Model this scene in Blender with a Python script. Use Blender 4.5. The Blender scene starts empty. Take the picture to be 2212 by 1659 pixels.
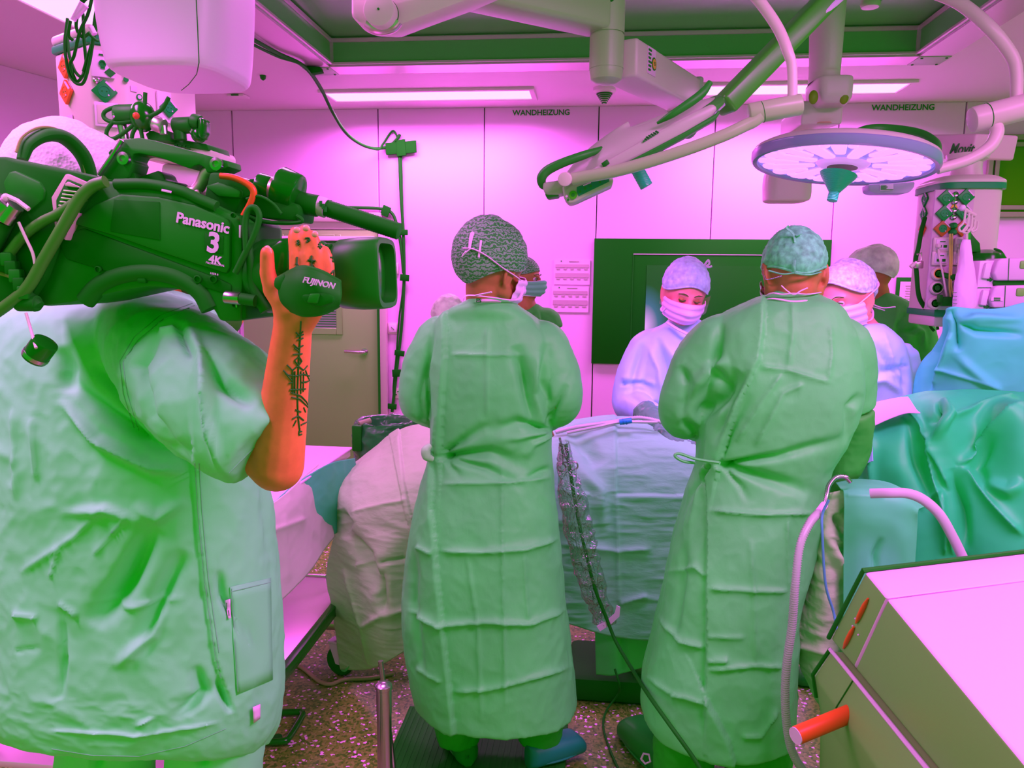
import bpy, bmesh, math, random
import numpy as np
from mathutils import Vector, Matrix

S = bpy.context.scene
COL = S.collection
V = Vector

# ------------------------------------------------------------------ camera
F_PX, CX, CY = 1661.0, 1106.0, 829.5
CAM = V((0, 0, 1.61))
YAW, PIT, ROLL = math.radians(6.0), math.radians(7.9), 0.011
_f = V((-math.sin(YAW) * math.cos(PIT), math.cos(YAW) * math.cos(PIT), -math.sin(PIT)))
_r0 = V((math.cos(YAW), math.sin(YAW), 0))
_u0 = _r0.cross(_f)
_r = _r0 * math.cos(ROLL) + _u0 * math.sin(ROLL)
_u = _u0 * math.cos(ROLL) - _r0 * math.sin(ROLL)
cd = bpy.data.cameras.new('camera')
cam = bpy.data.objects.new('camera', cd)
COL.objects.link(cam)
cd.sensor_width = 36
cd.lens = 36 * F_PX / 2212
cam.matrix_world = Matrix(((_r.x, _u.x, -_f.x, 0), (_r.y, _u.y, -_f.y, 0), (_r.z, _u.z, -_f.z, CAM.z), (0, 0, 0, 1)))
S.camera = cam

# ------------------------------------------------------------------ world, lamps, exposure
GREEN = (0.004, 1.0, 0.004)
KEY = (1.0, 0.16, 1.0)
W = bpy.data.worlds.new('world')
S.world = W
W.use_nodes = True
bg = W.node_tree.nodes['Background']
bg.inputs[0].default_value = (0.004, 1.0, 0.004, 1)
bg.inputs[1].default_value = 0.56
S.view_settings.view_transform = 'Standard'
S.view_settings.look = 'None'
S.view_settings.exposure = 0.0
S.view_settings.gamma = 1.0
S.view_settings.use_curve_mapping = False


def area(name, loc, size, power, color=KEY, aim=None, spread=180):
    l = bpy.data.lights.new(name, 'AREA')
    l.shape = 'RECTANGLE'
    l.size, l.size_y = size
    l.energy = power
    l.color = color
    l.spread = math.radians(spread)
    o = bpy.data.objects.new(name, l)
    COL.objects.link(o)
    o.location = loc
    if aim is not None:
        o.rotation_euler = (V(aim) - V(loc)).to_track_quat('-Z', 'Y').to_euler()
    return o


def spot(name, loc, aim, power, angle, blend=.6, radius=.2, color=KEY):
    l = bpy.data.lights.new(name, 'SPOT')
    l.energy, l.color = power, color
    l.spot_size, l.spot_blend = math.radians(angle), blend
    l.shadow_soft_size = radius
    o = bpy.data.objects.new(name, l)
    COL.objects.link(o)
    o.location = loc
    o.rotation_euler = (V(aim) - V(loc)).to_track_quat('-Z', 'Y').to_euler()
    return o

LIGHTS_HERE = True
# ceiling panels outside the frame (the ring of panels round the laminar flow field goes on behind the camera)
area('unseen_ceiling_lamp', (-1.45, 0.7, 2.75), (.35, 1.2), 50, KEY, None, 126)
area('unseen_ceiling_lamp', (2.1, 0.8, 2.80), (.5, 2.4), 66, KEY)
area('unseen_ceiling_lamp', (1.15, 0.7, 2.80), (1.2, .6), 88, KEY)
area('unseen_ceiling_lamp', (-0.95, 2.35, 2.90), (.6, .6), 26, KEY, None, 140)  # added inside the recess to brighten the trolley cover, not a ring panel
# panels over the back wall
area('wall_panel_lamp', (-1.15, 5.36, 2.80), (1.4, .26), 62, (1.0, .17, 1.0), None, 160)
area('wall_panel_lamp', (1.22, 5.32, 2.80), (1.4, .26), 62, (1.0, .17, 1.0), None, 160)
area('wall_panel_lamp', (-2.45, 2.9, 2.80), (.3, 2.0), 40, (1.0, .17, 1.0), None, 170)
area('wall_panel_lamp', (3.2, 4.0, 2.80), (.3, 2.0), 40, (1.0, .17, 1.0), None, 150)
# ------------------------------------------------------------------ helpers
def ray(px, py):
    return _f + _r * ((px - CX) / F_PX) - _u * ((py - CY) / F_PX)


def at(px, py, Y=None, X=None, Z=None):
    """the point of the photograph's pixel on a plane of the room"""
    d = ray(px, py)
    if Y is not None:
        t = (Y - CAM.y) / d.y
    elif X is not None:
        t = (X - CAM.x) / d.x
    else:
        t = (Z - CAM.z) / d.z
    return CAM + d * t


def pxm(Y):
    return F_PX / Y


MATS = {}


def mat(name, color, rough=.6, metal=0.0, spec=.3, bump=None, noise=None, trans=0.0, alpha=1.0, emit=None, sheen=0, coat=0):
    """bump: list of (kind, scale, strength, distance, stretch); noise: (scale, amount)"""
    if name in MATS:
        return MATS[name]
    m = bpy.data.materials.new(name)
    m.use_nodes = True
    nt = m.node_tree
    b = nt.nodes['Principled BSDF']
    b.inputs['Base Color'].default_value = (*color, 1)
    b.inputs['Roughness'].default_value = rough
    b.inputs['Metallic'].default_value = metal
    b.inputs['Specular IOR Level'].default_value = spec
    b.inputs['Transmission Weight'].default_value = trans
    b.inputs['Alpha'].default_value = alpha
    if coat:
        b.inputs['Coat Weight'].default_value = coat
        b.inputs['Coat Roughness'].default_value = .1
    if emit:
        b.inputs['Emission Color'].default_value = (*emit[0], 1)
        b.inputs['Emission Strength'].default_value = emit[1]
    tc = None
    if bump or noise:
        tc = nt.nodes.new('ShaderNodeTexCoord')
    if noise:
        n = nt.nodes.new('ShaderNodeTexNoise')
        n.inputs['Scale'].default_value = noise[0]
        n.inputs['Detail'].default_value = 5
        nt.links.new(tc.outputs['Object'], n.inputs['Vector'])
        r = nt.nodes.new('ShaderNodeMapRange')
        r.inputs[1].default_value, r.inputs[2].default_value = .3, .7
        r.inputs[3].default_value, r.inputs[4].default_value = 1 - noise[1], 1 + noise[1]
        nt.links.new(n.outputs['Fac'], r.inputs[0])
        h = nt.nodes.new('ShaderNodeHueSaturation')
        h.inputs['Color'].default_value = (*color, 1)
        nt.links.new(r.outputs[0], h.inputs['Value'])
        nt.links.new(h.outputs['Color'], b.inputs['Base Color'])
    last = None
    for kind, scale, strength, dist, stretch in (bump or ()):
        mp = nt.nodes.new('ShaderNodeMapping')
        mp.inputs['Scale'].default_value = stretch
        nt.links.new(tc.outputs['Object'], mp.inputs['Vector'])
        if kind == 'noise':
            t = nt.nodes.new('ShaderNodeTexNoise')
            t.inputs['Scale'].default_value = scale
            t.inputs['Detail'].default_value = 6
            t.inputs['Distortion'].default_value = .6
            out = t.outputs['Fac']
        elif kind == 'ridge':
            t = nt.nodes.new('ShaderNodeTexNoise')
            t.noise_type = 'RIDGED_MULTIFRACTAL'
            t.inputs['Scale'].default_value = scale
            t.inputs['Detail'].default_value = 4
            out = t.outputs['Fac']
        elif kind == 'cell':
            t = nt.nodes.new('ShaderNodeTexVoronoi')
            t.feature = 'F1'
            t.inputs['Scale'].default_value = scale
            out = t.outputs['Distance']
        elif kind == 'wave':
            t = nt.nodes.new('ShaderNodeTexWave')
            t.inputs['Scale'].default_value = scale
            t.inputs['Distortion'].default_value = 6
            t.inputs['Detail'].default_value = 3
            t.bands_direction = 'Z'
            out = t.outputs['Fac']
        else:
            t = nt.nodes.new('ShaderNodeTexVoronoi')
            t.feature = 'DISTANCE_TO_EDGE'
            t.inputs['Scale'].default_value = scale
            out = t.outputs['Distance']
        nt.links.new(mp.outputs['Vector'], t.inputs['Vector'])
        bp = nt.nodes.new('ShaderNodeBump')
        bp.inputs['Strength'].default_value = strength
        bp.inputs['Distance'].default_value = dist
        nt.links.new(out, bp.inputs['Height'])
        if last is not None:
            nt.links.new(last.outputs['Normal'], bp.inputs['Normal'])
        last = bp
    if last is not None:
        nt.links.new(last.outputs['Normal'], b.inputs['Normal'])
    MATS[name] = m
    return m


class MB:
    """collects shapes and links them as ONE mesh object"""

    def __init__(self):
        self.v, self.f = [], []

    def add(self, verts, faces):
        n = len(self.v)
        self.v.extend([tuple(p) for p in verts])
        self.f.extend([tuple(i + n for i in q) for q in faces])
        return self

    def bm(self, fn):
        b = bmesh.new()
        fn(b)
        b.verts.index_update()
        self.add([v.co.copy() for v in b.verts], [[v.index for v in f.verts] for f in b.faces])
        b.free()
        return self

    def box(self, c, s, rot=None, bev=0.0, seg=2):
        R = rot if rot is not None else Matrix.Identity(3)

        def fn(b):
            bmesh.ops.create_cube(b, size=1)
            for v in b.verts:
                v.co = V((v.co.x * s[0], v.co.y * s[1], v.co.z * s[2]))
            if bev > 0:
                bmesh.ops.bevel(b, geom=list(b.edges), offset=min(bev, min(s) * .49), segments=seg, affect='EDGES', profile=.5)
            for v in b.verts:
                v.co = R @ v.co + V(c)
        return self.bm(fn)

    def prism(self, pts, depth, bev=0.0, seg=2):
        """pts: 3-D outline; depth: vector"""
        pts = [V(p) for p in pts]
        depth = V(depth)

        def fn(b):
            lo = [b.verts.new(p) for p in pts]
            f = b.faces.new(lo)
            r = bmesh.ops.extrude_face_region(b, geom=[f])
            bmesh.ops.translate(b, verts=[g for g in r['geom'] if isinstance(g, bmesh.types.BMVert)], vec=depth)
            bmesh.ops.recalc_face_normals(b, faces=b.faces)
            if bev > 0:
                bmesh.ops.bevel(b, geom=list(b.edges), offset=bev, segments=seg, affect='EDGES', profile=.5, clamp_overlap=True)
        return self.bm(fn)

    def tube(self, pts, r, seg=10, cap=True, flat=1.0, smooth=0):
        pts = [V(p) for p in pts]
        if smooth:
            pts = catmull(pts, smooth)
        rs = list(r) if hasattr(r, '__len__') else [r] * len(pts)
        if len(rs) != len(pts):
            rs = list(np.interp(np.linspace(0, 1, len(pts)), np.linspace(0, 1, len(rs)), rs))
        verts, faces = [], []
        t0 = (pts[1] - pts[0]).normalized()
        n = t0.orthogonal().normalized()
        if abs(t0.z) < .95:
            n = t0.cross(V((0, 0, 1))).normalized()
        for i, p in enumerate(pts):
            a = pts[max(i - 1, 0)]
            b = pts[min(i + 1, len(pts) - 1)]
            t = (b - a)
            t = t.normalized() if t.length > 1e-9 else t0
            n = (n - t * n.dot(t))
            n = n.normalized() if n.length > 1e-6 else t.orthogonal().normalized()
            m = t.cross(n)
            for k in range(seg):
                an = 2 * math.pi * k / seg
                verts.append(p + n * (math.cos(an) * rs[i]) + m * (math.sin(an) * rs[i] * flat))
        for i in range(len(pts) - 1):
            for k in range(seg):
                faces.append((i * seg + k, i * seg + (k + 1) % seg, (i + 1) * seg + (k + 1) % seg, (i + 1) * seg + k))
        if cap:
            faces.append(tuple(range(seg))[::-1])
            faces.append(tuple((len(pts) - 1) * seg + k for k in range(seg)))
        return self.add(verts, faces)

    def cyl(self, a, b, r0, r1=None, seg=24, bev=0.0):
        a, b = V(a), V(b)
        r1 = r0 if r1 is None else r1
        if bev > 0:
            d = (b - a).normalized()
            return self.tube([a, a + d * bev * .3, a + d * bev, b - d * bev, b - d * bev * .3, b],
                             [r0 - bev, r0 - bev * .3, r0, r1, r1 - bev * .3, r1 - bev], seg)
        return self.tube([a, b], [r0, r1], seg)

    def capsule(self, a, b, r0, r1, seg=14):
        a, b = V(a), V(b)
        d = (b - a)
        L = d.length
        d = d.normalized() if L > 1e-9 else V((0, 0, 1))
        pts, rs = [], []
        for k in range(6):
            an = math.pi / 2 * (1 - k / 5)
            pts.append(a - d * (r0 * math.sin(an)))
            rs.append(max(r0 * math.cos(an), r0 * .03))
        for k in range(6):
            an = math.pi / 2 * k / 5
            pts.append(b + d * (r1 * math.sin(an)))
            rs.append(max(r1 * math.cos(an), r1 * .03))
        return self.tube(pts, rs, seg)

    def ball(self, c, r, sc=(1, 1, 1), rot=None, seg=20):
        R = rot if rot is not None else Matrix.Identity(3)

        def fn(b):
            bmesh.ops.create_uvsphere(b, u_segments=seg, v_segments=max(seg * 2 // 3, 6), radius=r)
            for v in b.verts:
                v.co = R @ V((v.co.x * sc[0], v.co.y * sc[1], v.co.z * sc[2])) + V(c)
        return self.bm(fn)

    def lathe(self, prof, c, axis=(0, 0, 1), seg=32):
        """prof: list of (radius, height along axis)"""
        ax = V(axis).normalized()
        n = ax.orthogonal().normalized()
        m = ax.cross(n)
        verts, faces = [], []
        for (r, h) in prof:
            for k in range(seg):
                an = 2 * math.pi * k / seg
                verts.append(V(c) + ax * h + n * (max(r, 1e-4) * math.cos(an)) + m * (max(r, 1e-4) * math.sin(an)))
        for i in range(len(prof) - 1):
            for k in range(seg):
                faces.append((i * seg + k, i * seg + (k + 1) % seg, (i + 1) * seg + (k + 1) % seg, (i + 1) * seg + k))
        faces.append(tuple(range(seg))[::-1])
        faces.append(tuple((len(prof) - 1) * seg + k for k in range(seg)))
        return self.add(verts, faces)

    def quad(self, a, b, c, d):
        return self.add([a, b, c, d], [(0, 1, 2, 3)])

    def build(self, name, m, parent=None, smooth=True, angle=40):
        me = bpy.data.meshes.new(name)
        me.from_pydata(self.v, [], self.f)
        me.validate()
        b = bmesh.new()
        b.from_mesh(me)
        bmesh.ops.recalc_face_normals(b, faces=b.faces)
        b.to_mesh(me)
        b.free()
        return link(name, me, m, parent, smooth, angle)


def link(name, me, m, parent=None, smooth=True, angle=40):
    if m is not None:
        me.materials.append(m)
    if smooth:
        me.polygons.foreach_set('use_smooth', [True] * len(me.polygons))
        if angle and angle < 180:
            me.set_sharp_from_angle(angle=math.radians(angle))
    o = bpy.data.objects.new(name, me)
    COL.objects.link(o)
    if parent is not None:
        setpar(o, parent)
    return o


def setpar(o, p):
    """all meshes are modelled in room coordinates; only an Empty moves its children"""
    o.parent = p
    if p.type == 'EMPTY':
        o.matrix_parent_inverse = Matrix.Translation(-p.location)


def thing(name, label, cat, loc=(0, 0, 0), group=None):
    o = bpy.data.objects.new(name, None)
    o.empty_display_size = .1
    COL.objects.link(o)
    o.location = loc
    return tag(o, label, cat, group)


def tag(o, label, cat, group=None):
    o['label'] = label
    o['category'] = cat
    if group:
        o['group'] = group
    return o


def struct(o):
    o['kind'] = 'structure'
    return o


def copy_tree(o, delta=(0, 0, 0)):
    """copy of a thing with copies of its parts"""
    r = o.copy()
    COL.objects.link(r)
    r.location = V(o.location) + V(delta)
    for ch in list(o.children):
        c = ch.copy()
        COL.objects.link(c)
        c.parent = r
        for g in list(ch.children):
            d = g.copy()
            COL.objects.link(d)
            d.parent = c
    return r


def catmull(pts, n):
    pts = [V(p) for p in pts]
    out = []
    P = [pts[0] * 2 - pts[1]] + pts + [pts[-1] * 2 - pts[-2]]
    for i in range(1, len(P) - 2):
        for k in range(n):
            t = k / n
            a, b, c, d = P[i - 1], P[i], P[i + 1], P[i + 2]
            out.append(.5 * ((2 * b) + (c - a) * t + (2 * a - 5 * b + 4 * c - d) * t * t + (3 * b - a - 3 * c + d) * t ** 3))
    out.append(pts[-1])
    return out


def cat1(y, t):
    """catmull interpolation of array y (n, ...) at parameters t in 0..n-1"""
    y = np.asarray(y, float)
    n = len(y)
    P = np.concatenate([[2 * y[0] - y[1]], y, [2 * y[-1] - y[-2]]])
    i = np.clip(np.floor(t).astype(int), 0, n - 2)
    u = t - i
    u = u.reshape(u.shape + (1,) * (y.ndim - 1))
    a, b, c, d = P[i], P[i + 1], P[i + 2], P[i + 3]
    return .5 * (2 * b + (c - a) * u + (2 * a - 5 * b + 4 * c - d) * u ** 2 + (3 * b - a - 3 * c + d) * u ** 3)


_rs = np.random.RandomState(7)
_perm = _rs.permutation(512)
_perm = np.concatenate([_perm, _perm, _perm])
_grad = _rs.normal(size=(512, 3))
_grad /= np.linalg.norm(_grad, axis=1)[:, None]


def perlin(p):
    p = np.asarray(p, float)
    i = np.floor(p).astype(int)
    f = p - i
    i &= 511
    w = f * f * f * (f * (f * 6 - 15) + 10)
    out = 0
    for dx in (0, 1):
        for dy in (0, 1):
            for dz in (0, 1):
                h = _perm[_perm[_perm[(i[:, 0] + dx) & 511] + ((i[:, 1] + dy) & 511)] % 512 + ((i[:, 2] + dz) & 511)]
                g = _grad[h % 512]
                d = f - np.array([dx, dy, dz])
                ww = np.abs(1 - dx - w[:, 0]) * np.abs(1 - dy - w[:, 1]) * np.abs(1 - dz - w[:, 2])
                out = out + ww * (g * d).sum(1)
    return out


def crumple(p, scale, octv=3, seed=0.0):
    """ridged noise: sharp creases between soft facets, about -1..1"""
    out, a, tot = 0, 1.0, 0
    for k in range(octv):
        out = out + a * (1 - 3.2 * np.abs(perlin(p * scale * 2 ** k + seed + 17.3 * k)))
        tot += a
        a *= .5
    return out / tot


def topx(p):
    """pixels of world points (n,3): used to lay creases where the photograph has them on the cloth"""
    q = np.asarray(p) - np.array(CAM)
    z = q @ np.array(_f)
    return np.stack([CX + F_PX * (q @ np.array(_r)) / z, CY - F_PX * (q @ np.array(_u)) / z], 1)


def segdist(q, a, b):
    a, b = np.array(a, float), np.array(b, float)
    d = b - a
    t = np.clip(((q - a) @ d) / (d @ d), 0, 1)
    e = q - (a + t[:, None] * d)
    side = np.sign(d[0] * (q[:, 1] - a[1]) - d[1] * (q[:, 0] - a[0]))
    return np.hypot(e[:, 0], e[:, 1]), t, side


def creases(q, lst):
    """lst of (kind, [(px,py),...], width, amp): ridge, valley (negative amp) or step along a polyline"""
    out = np.zeros(len(q))
    for kind, pts, w, amp in lst:
        best = np.full(len(q), 1e9)
        sd = np.zeros(len(q))
        fade = np.ones(len(q))
        n = len(pts) - 1
        for i in range(n):
            d, t, s = segdist(q, pts[i], pts[i + 1])
            m = d < best
            best = np.where(m, d, best)
            sd = np.where(m, s, sd)
            fade = np.where(m, (i + t) / n, fade)
        if kind == 'step':      # cloth to one side lies on top, sloping away over 8 widths
            e = np.clip(best / w, 0, 1)
            out += np.where(sd > 0, amp * np.exp(-best / (w * 9)), 0) * np.where(sd > 0, 1, 0) * (e * .6 + .4)
        elif kind == 'fan':     # fades out towards its far end
            out += amp * np.exp(-(best / (w * (.35 + fade))) ** 2) * (1 - fade) ** .7
        elif kind == 'fold':    # soft
            out += amp * 1.1 * np.exp(-(best / w) ** 2) * np.sin(np.pi * fade) ** .9
        else:                   # sharp ridge
            tp = np.clip(np.minimum(fade, 1 - fade) / .12, 0, 1)
            out += amp * np.exp(-best / w) * tp
    return out


def mesh_np(name, P, F, m, parent=None, smooth=True, angle=180):
    me = bpy.data.meshes.new(name)
    me.from_pydata(np.asarray(P).tolist(), [], [tuple(f) for f in F])
    return link(name, me, m, parent, smooth, angle)


def grid_faces(n, m, wrap):
    i, j = np.meshgrid(np.arange(n - 1), np.arange(m if wrap else m - 1), indexing='ij')
    j2 = (j + 1) % m
    return np.stack([i * m + j, i * m + j2, (i + 1) * m + j2, (i + 1) * m + j], -1).reshape(-1, 4)


def normals_grid(P, wrap):
    """P (n,m,3)"""
    du = np.gradient(P, axis=0)
    if wrap:
        dv = (np.roll(P, -1, 1) - np.roll(P, 1, 1)) * .5
    else:
        dv = np.gradient(P, axis=1)
    N = np.cross(du, dv)
    return N / (np.linalg.norm(N, axis=2)[..., None] + 1e-12)


def loft(rows, n, m, expo=2.4):
    """rows of (cx, cy, cz, rx, ry[, expo]); returns P (n,m,3), outward normals"""
    R = np.array([list(r) + [expo] * (6 - len(r)) for r in rows], float)
    t = np.linspace(0, len(R) - 1, n)
    C = cat1(R, t)
    a = np.linspace(0, 2 * np.pi, m, endpoint=False)
    c, s = np.cos(a), np.sin(a)
    e = C[:, 5][:, None]
    x = C[:, 0][:, None] + C[:, 3][:, None] * np.sign(c) * np.abs(c) ** (2 / e)
    y = C[:, 1][:, None] + C[:, 4][:, None] * np.sign(s) * np.abs(s) ** (2 / e)
    z = np.repeat(C[:, 2][:, None], m, 1)
    P = np.stack([x, y, z], -1)
    N = normals_grid(P, True)
    ctr = P.mean(1, keepdims=True)
    if ((P - ctr) * N).sum() < 0:
        N = -N
    return P, N


def sil_rows(rows, Yc):
    """rows of (py, pxL, pxR, ry[, dy, expo]) at depth Yc -> loft rows"""
    out = []
    for r in rows:
        py, l, rr, ry = r[:4]
        dy = r[4] if len(r) > 4 else 0
        e = r[5] if len(r) > 5 else 2.4
        a, b = at(l, py, Y=Yc + dy), at(rr, py, Y=Yc + dy)
        out.append(((a.x + b.x) / 2, Yc + dy, (a.z + b.z) / 2, (b.x - a.x) / 2, ry, e))
    return out


def sheet(ctrl, nu, nv):
    """ctrl rows x cols of 3-D points -> smooth grid (nu,nv,3)"""
    A = np.array([[list(p) for p in row] for row in ctrl], float)
    B = cat1(A, np.linspace(0, A.shape[0] - 1, nu))
    Cc = cat1(np.swapaxes(B, 0, 1), np.linspace(0, A.shape[1] - 1, nv))
    return np.swapaxes(Cc, 0, 1)


def solidify(o, t):
    md = o.modifiers.new('thickness', 'SOLIDIFY')
    md.thickness = t
    md.offset = 0
    return o


def text(s, name, m, loc, xdir, size, parent=None, thick=.0006, shear=0, up=None, align='CENTER', bold=0, spacing=1.0):
    """flat lettering: xdir reading direction, up letter-up direction"""
    c = bpy.data.curves.new(name, 'FONT')
    c.body = s
    c.size = size
    c.shear = shear
    c.extrude = thick
    c.offset = bold
    c.space_character = spacing
    c.align_x = align
    c.align_y = 'CENTER'
    c.resolution_u = 3
    o = bpy.data.objects.new(name, c)
    COL.objects.link(o)
    dg = bpy.context.evaluated_depsgraph_get()
    me = bpy.data.meshes.new_from_object(o.evaluated_get(dg))
    bpy.data.objects.remove(o)
    x = V(xdir).normalized()
    u = V(up) if up is not None else V((0, 0, 1))
    u = (u - x * u.dot(x)).normalized()
    n = x.cross(u)
    M = Matrix(((x.x, u.x, n.x, loc[0]), (x.y, u.y, n.y, loc[1]), (x.z, u.z, n.z, loc[2]), (0, 0, 0, 1)))
    me.transform(M)
    me.materials.clear()
    return link(name, me, m, parent, False)


def remesh_union(mb, name, m, voxel, parent=None, smooth_it=3, fac=.5):
    """one continuous surface out of overlapping shapes"""
    me = bpy.data.meshes.new(name)
    me.from_pydata(mb.v, [], mb.f)
    o = bpy.data.objects.new(name, me)
    COL.objects.link(o)
    md = o.modifiers.new('r', 'REMESH')
    md.mode = 'VOXEL'
    md.voxel_size = voxel
    sm = o.modifiers.new('s', 'SMOOTH')
    sm.iterations = smooth_it
    sm.factor = fac
    dg = bpy.context.evaluated_depsgraph_get()
    me2 = bpy.data.meshes.new_from_object(o.evaluated_get(dg))
    bpy.data.objects.remove(o)
    me2.name = name
    return link(name, me2, m, parent, True, 180)


def rotz(a):
    return Matrix.Rotation(a, 3, 'Z')
# ------------------------------------------------------------------ materials
WHITE = mat('white_lacquer', (.86, .62, .86), .38, spec=.35)
WALLW = mat('wall_panel_white', (.90, .52, .90), .55, spec=.2)
CEILW = mat('ceiling_white', (.80, .64, .72), .5, spec=.25)
CREAM = mat('cream_plastic', (.70, .62, .56), .35, spec=.4)
GREYP = mat('grey_plastic', (.42, .50, .38), .4, spec=.4)
RECESS = mat('recess_metal_shaded', (.12, .52, .12), .35, spec=.5)  # pale metal, with the darkness of the recess put into its colour
TRIMM = mat('polished_trim', (.80, .55, .70), .22, metal=.35, spec=.5)
BLACK = mat('black_plastic', (.004, .23, .004), .5, spec=.25)
BLACKG = mat('black_gloss', (.003, .20, .003), .18, spec=.4)
BLACKR = mat('black_rubber', (.004, .20, .004), .65, spec=.2)
BLACKC = mat('black_cloth_tape', (.004, .19, .004), .8, spec=.1)
STEEL = mat('brushed_steel', (.62, .58, .50), .3, metal=.9, bump=[('noise', 60, .15, .002, (1, 1, .05))])
CHROME = mat('chrome', (.62, .50, .60), .24, metal=1.0)
DOORM = mat('door_steel', (.28, .56, .16), .38, metal=.25, spec=.5, bump=[('noise', 40, .08, .002, (1, 1, .1))])
SOCKG = mat('green_socket', (.006, .36, .04), .4)
SOCKO = mat('orange_socket', (.95, .16, .03), .4)
PAPER = mat('paper', (.92, .55, .88), .7)
PRINT = mat('grey_print', (.55, .38, .48), .7)
INK = mat('dark_ink', (.01, .25, .02), .6)
PINKW = mat('white_print', (.98, .55, .98), .6)
FLOORM = None


def floor_mat():
    m = bpy.data.materials.new('speckled_floor')
    m.use_nodes = True
    nt = m.node_tree
    b = nt.nodes['Principled BSDF']
    tc = nt.nodes.new('ShaderNodeTexCoord')
    v = nt.nodes.new('ShaderNodeTexVoronoi')
    v.inputs['Scale'].default_value = 110
    nt.links.new(tc.outputs['Object'], v.inputs['Vector'])
    sep = nt.nodes.new('ShaderNodeSeparateColor')
    nt.links.new(v.outputs['Color'], sep.inputs[0])
    cr = nt.nodes.new('ShaderNodeValToRGB')
    e = cr.color_ramp
    e.interpolation = 'CONSTANT'
    e.elements[0].position, e.elements[0].color = 0, (.06, .24, .01, 1)
    e.elements[1].position, e.elements[1].color = .22, (.17, .34, .03, 1)
    for p, c in ((.55, (.24, .38, .06, 1)), (.80, (.12, .32, .02, 1)), (.94, (.90, .55, .80, 1))):
        q = e.elements.new(p)
        q.color = c
    nt.links.new(sep.outputs[0], cr.inputs['Fac'])
    nt.links.new(cr.outputs['Color'], b.inputs['Base Color'])
    b.inputs['Roughness'].default_value = .35
    return m


FLOORM = floor_mat()

# ------------------------------------------------------------------ shell
CZ = 2.84
YB = 5.8
o = MB().box((0, 2.6, -.05), (8.4, 8.4, .1)).build('floor', FLOORM)
struct(o)
RX0, RX1, RY0, RY1, RZ = -1.59, 1.735, -.4, 4.62, 2.985
# ceiling round the recess of the laminar flow field
b = MB()
b.box(((-4.2 + RX0) / 2, 2.6, CZ + .2), (RX0 + 4.2, 8.4, .4))
b.box(((4.2 + RX1) / 2, 2.6, CZ + .2), (4.2 - RX1, 8.4, .4))
b.box(((RX0 + RX1) / 2, (RY1 + 6.8) / 2, CZ + .2), (RX1 - RX0, 6.8 - RY1, .4))
b.box(((RX0 + RX1) / 2, (RY0 - 1.6) / 2, CZ + .2), (RX1 - RX0, RY0 + 1.6, .4))
ceil = struct(b.build('ceiling', CEILW))
b = MB()
b.box(((RX0 + RX1) / 2, (RY0 + RY1) / 2, RZ + .06), (RX1 - RX0 + .04, RY1 - RY0 + .04, .1))
o = b.build('flow_field', RECESS, ceil)
b = MB()
t = .012
b.box((RX0 + t / 2, (RY0 + RY1) / 2, (CZ + RZ) / 2), (t, RY1 - RY0, RZ - CZ))
b.box((RX1 - t / 2, (RY0 + RY1) / 2, (CZ + RZ) / 2), (t, RY1 - RY0, RZ - CZ))
b.box(((RX0 + RX1) / 2, RY1 - t / 2, (CZ + RZ) / 2), (RX1 - RX0, t, RZ - CZ))
o = b.build('recess_side', RECESS, ceil)
b = MB()      # bright bead along the upper and lower edges of the recess
for z, w in ((RZ - .012, .02), (CZ + .004, .012)):
    b.box(((RX0 + RX1) / 2, RY1 - .02, z), (RX1 - RX0 - .02, .012, w))
    b.box((RX0 + .02, (RY0 + RY1) / 2, z), (.012, RY1 - RY0, w))
    b.box((RX1 - .02, (RY0 + RY1) / 2, z), (.012, RY1 - RY0, w))
b.box((RX0 + .018, RY1 - .018, (CZ + RZ) / 2), (.02, .02, RZ - CZ))
b.box((RX1 - .018, RY1 - .018, (CZ + RZ) / 2), (.02, .02, RZ - CZ))
b.build('recess_bead', TRIMM, ceil)
# polished border round the recess, with square corner plates
b = MB()
bw = .17
b.box((RX0 - bw / 2, (RY0 + RY1) / 2, CZ - .004), (bw, RY1 - RY0, .012))
b.box((RX1 + bw / 2, (RY0 + RY1) / 2, CZ - .004), (bw, RY1 - RY0, .012))
b.box(((RX0 + RX1) / 2, RY1 + bw / 2, CZ - .004), (RX1 - RX0, bw, .012))
struct(b.build('trim_1', TRIMM))
for x in (RX0 - bw / 2, RX1 + bw / 2):
    o = MB().box((x, RY1 + bw / 2, CZ - .006), (bw, bw, .016), bev=.003).build('trim_2', GREYP)
    struct(o)
    for dx in (-1, 1):
        for dy in (-1, 1):
            MB().cyl((x + dx * .065, RY1 + bw / 2 + dy * .065, CZ - .018), (x + dx * .065, RY1 + bw / 2 + dy * .065, CZ - .012), .007, seg=10).build('screw', BLACK, o)

# back wall with its panels
wall = struct(MB().box((.2, YB + .10, 1.5), (8.4, .14, 3.0)).build('wall_back', mat('wall_joint', (.10, .30, .10), .7)))
joints = [-4.1] + [at(x, y, Y=YB).x for x, y in ((500, 240), (816, 236), (1046.5, 231.5), (1294.5, 228), (1547, 240), (1815, 236), (2089, 218))] + [4.2]
for a, c in zip(joints[:-1], joints[1:]):
    MB().box(((a + c) / 2, YB + .015, CZ / 2), (c - a - .008, .03, CZ), bev=.003, seg=1).build('wall_panel', WALLW, wall)
A, Bp = V((-4.6, .25, 0)), V((-3.251, 5.797, 0))
d = (Bp - A).normalized()
ang = math.atan2(d.y, d.x)
nrm = V((-d.y, d.x, 0))
wl = struct(MB().box((A + Bp) / 2 + nrm * .1 + V((0, 0, 1.5)), ((Bp - A).length, .14, 3.0), rotz(ang)).build('wall_left', MATS['wall_joint']))
jl = (at(72, 200, Y=5.0) - A).dot(d)
jl = 5.05
L = (Bp - A).length
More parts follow.
